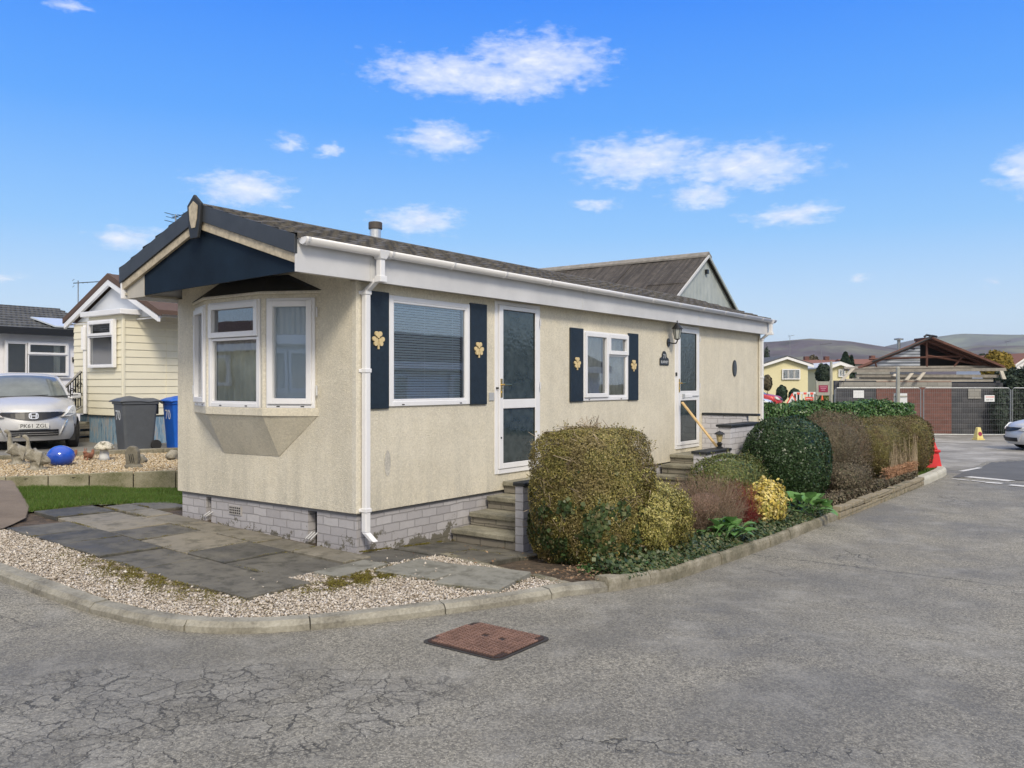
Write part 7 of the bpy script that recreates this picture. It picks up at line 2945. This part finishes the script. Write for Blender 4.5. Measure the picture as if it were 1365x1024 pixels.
tree('conifer_tree', 'dark pointed conifer between the russet roofs', 1127, 105, 470, 502, 24, MT['lf_conifer'], 6000, .45, 'cone', sd=3)
tree('conifer_tree', 'smaller dark conifer just right of the pointed one', 1135, 108, 474, 502, 12, MT['lf_conifer'], 3000, .4, 'cone', sd=4)
tree('ochre_tree', 'rounded yellow ochre tree right of the ruin', 1329, 62, 469, 512, 40, MT['lf_autumn'], 9000, .30, sd=5)
tree('dark_shrub_tree', 'dark green ivy clad thicket behind the mesh fence at the right edge', 1352, 39, 494, 575, 62, MT['lf_shrub'], 16000, .16, sd=6, base=-.6, cat='shrub', lump=.2)
tree('dark_shrub_tree', 'dark overgrown shrub beside the ruin wall', 1334, 36.6, 520, 578, 26, MT['lf_shrub'], 6000, .12, sd=16, base=-.6, cat='shrub', lump=.2)
tree('bare_shrub', 'dull dark shrub between the cream bungalows', 1098, 66, 486, 514, 22, MT['lf_shrub'], 5000, .25, sd=7, cat='shrub')
tree('round_shrub', 'dark clipped round shrub left of the cream bungalow window', 1023, 64, 500, 520, 12, MT['lf_brown'], 3000, .2, sd=8, cat='shrub', grp='shrubs before the bungalow')
tree('round_shrub', 'dark shrub before the cream bungalow behind the roadworks sign', 1042, 62, 514, 535, 14, MT['lf_conifer'], 3000, .2, sd=9, cat='shrub', grp='shrubs before the bungalow')
tree('round_shrub', 'dark shrub behind the white pedestrian barrier', 1059, 62, 518, 535, 15, MT['lf_conifer'], 3000, .2, sd=10, cat='shrub', grp='shrubs before the bungalow')
tree('round_shrub', 'green shrub below the grey notice board', 1102, 52, 523, 545, 20, MT['lf_low'], 3000, .2, sd=11, cat='shrub', grp='shrubs before the bungalow')
tree('bare_tree', 'thin dark bare tree at the far corner of the home', 1022, 130, 462, 505, 9, MT['lf_shrub'], 500, .35, sd=12)
tree('distant_tree', 'small rounded bare tree above the cream bungalow roof', 1083, 140, 474, 490, 16, MT['lf_brown'], 1500, .5, sd=13)
tree('distant_tree', 'low grey tree beyond the ruin ridge', 1309, 150, 472, 488, 14, MT['lf_shrub'], 1500, .5, sd=14)
aerial('thin far aerial above the second cream home', *FP((1095 - 682.5) / 1120 * 75, 75), 3.2, 5.2, R(-60), .9, 5)
aerial('thin far aerial over the cream bungalow ridge', *FP((1053 - 682.5) / 1120 * 76, 76), 3.2, 6.0, R(-60), .4, 3)
aerial('thin far aerial beside the ochre tree', *FP((1342 - 682.5) / 1120 * 92, 92), 3.0, 6.3, R(-60), .4, 3)

# ================================================================== FAR AIR
hb = MB()
hb.box(-7500, 7500, -7500, 7500, -14, 330)
m = bpy.data.materials.new('haze')
m.use_nodes = True
nt = m.node_tree
nt.nodes.remove(nt.nodes['Principled BSDF'])
pv = nt.nodes.new('ShaderNodeVolumePrincipled')
pv.inputs['Color'].default_value = (.80, .88, 1.0, 1)
pv.inputs['Density'].default_value = .00009
nt.links.new(pv.outputs[0], nt.nodes['Material Output'].inputs['Volume'])
tag(hb.build('haze', m), 'thin blue haze over the distant moors', None, None, 'stuff')


# ================================================================== HOMES ACROSS THE ROADS (they show in the window panes)
def acrosshome(label, x, y, rz, L_, W_, zb_, wallm, roofm):
    t_ = thing('park_home', label, 'park home', (x, y, zb_), rz, 'park homes across the roads')
    q = MB()
    q.box(0, L_, 0, W_, .35, 2.6)
    q.build('wall', wallm, t_)
    q = MB()
    q.box(.05, L_ - .05, .05, W_ - .05, -.3, .35)
    q.build('base', MT['pale_block'], t_)
    q = MB()
    q.prism([(-.3, 2.55), (W_ / 2, 3.5), (W_ + .3, 2.55), (W_ + .3, 2.68), (W_ / 2, 3.62), (-.3, 2.68)], -.4, L_ + .4, 'x')
    q.build('roof', roofm, t_)
    q = MB()
    q.box(-.38, L_ + .38, W_ + .30, W_ + .36, 2.45, 2.66)
    q.box(-.38, L_ + .38, -.36, -.30, 2.45, 2.66)
    q.build_each('fascia', MT['upvc'], t_)
    for k_ in range(4):
        for (yy_, u_) in ((W_ + .12, (-1, 0)), (-.12, (1, 0))):
            xs0 = L_ * (k_ + .25) / 4
            window(t_, (xs0 + (1.4 if u_[0] < 0 else 0), yy_, 1.35), u_, 1.4, 1.0, [(.05, .68, .05, .95, True), (.72, 1.35, .05, .95, True)], out=.03)
    return t_


acrosshome('white park home with dark roof across the road, reflected in the door glass', 9.0, -13.6, 0, 12.5, 3.6, -.45, MT['wallwhite'], MT['roof_dark'])
acrosshome('cream park home with brown roof across the road, reflected in the big window', -7.0, -16.5, 0, 12, 3.4, -.15, MT['far_cream'], MT['roof_brown'])
acrosshome('cream park home farther up the left hand road, reflected in the bay window', -11.2, 10.5, R(90), 12, 3.4, .2, MT['far_cream'], MT['roof_brown'])
acrosshome('white park home across the left hand road, reflected in the bay window', -11.2, -3.5, R(90), 11.5, 3.4, .05, MT['wallwhite'], MT['roof_dark'])
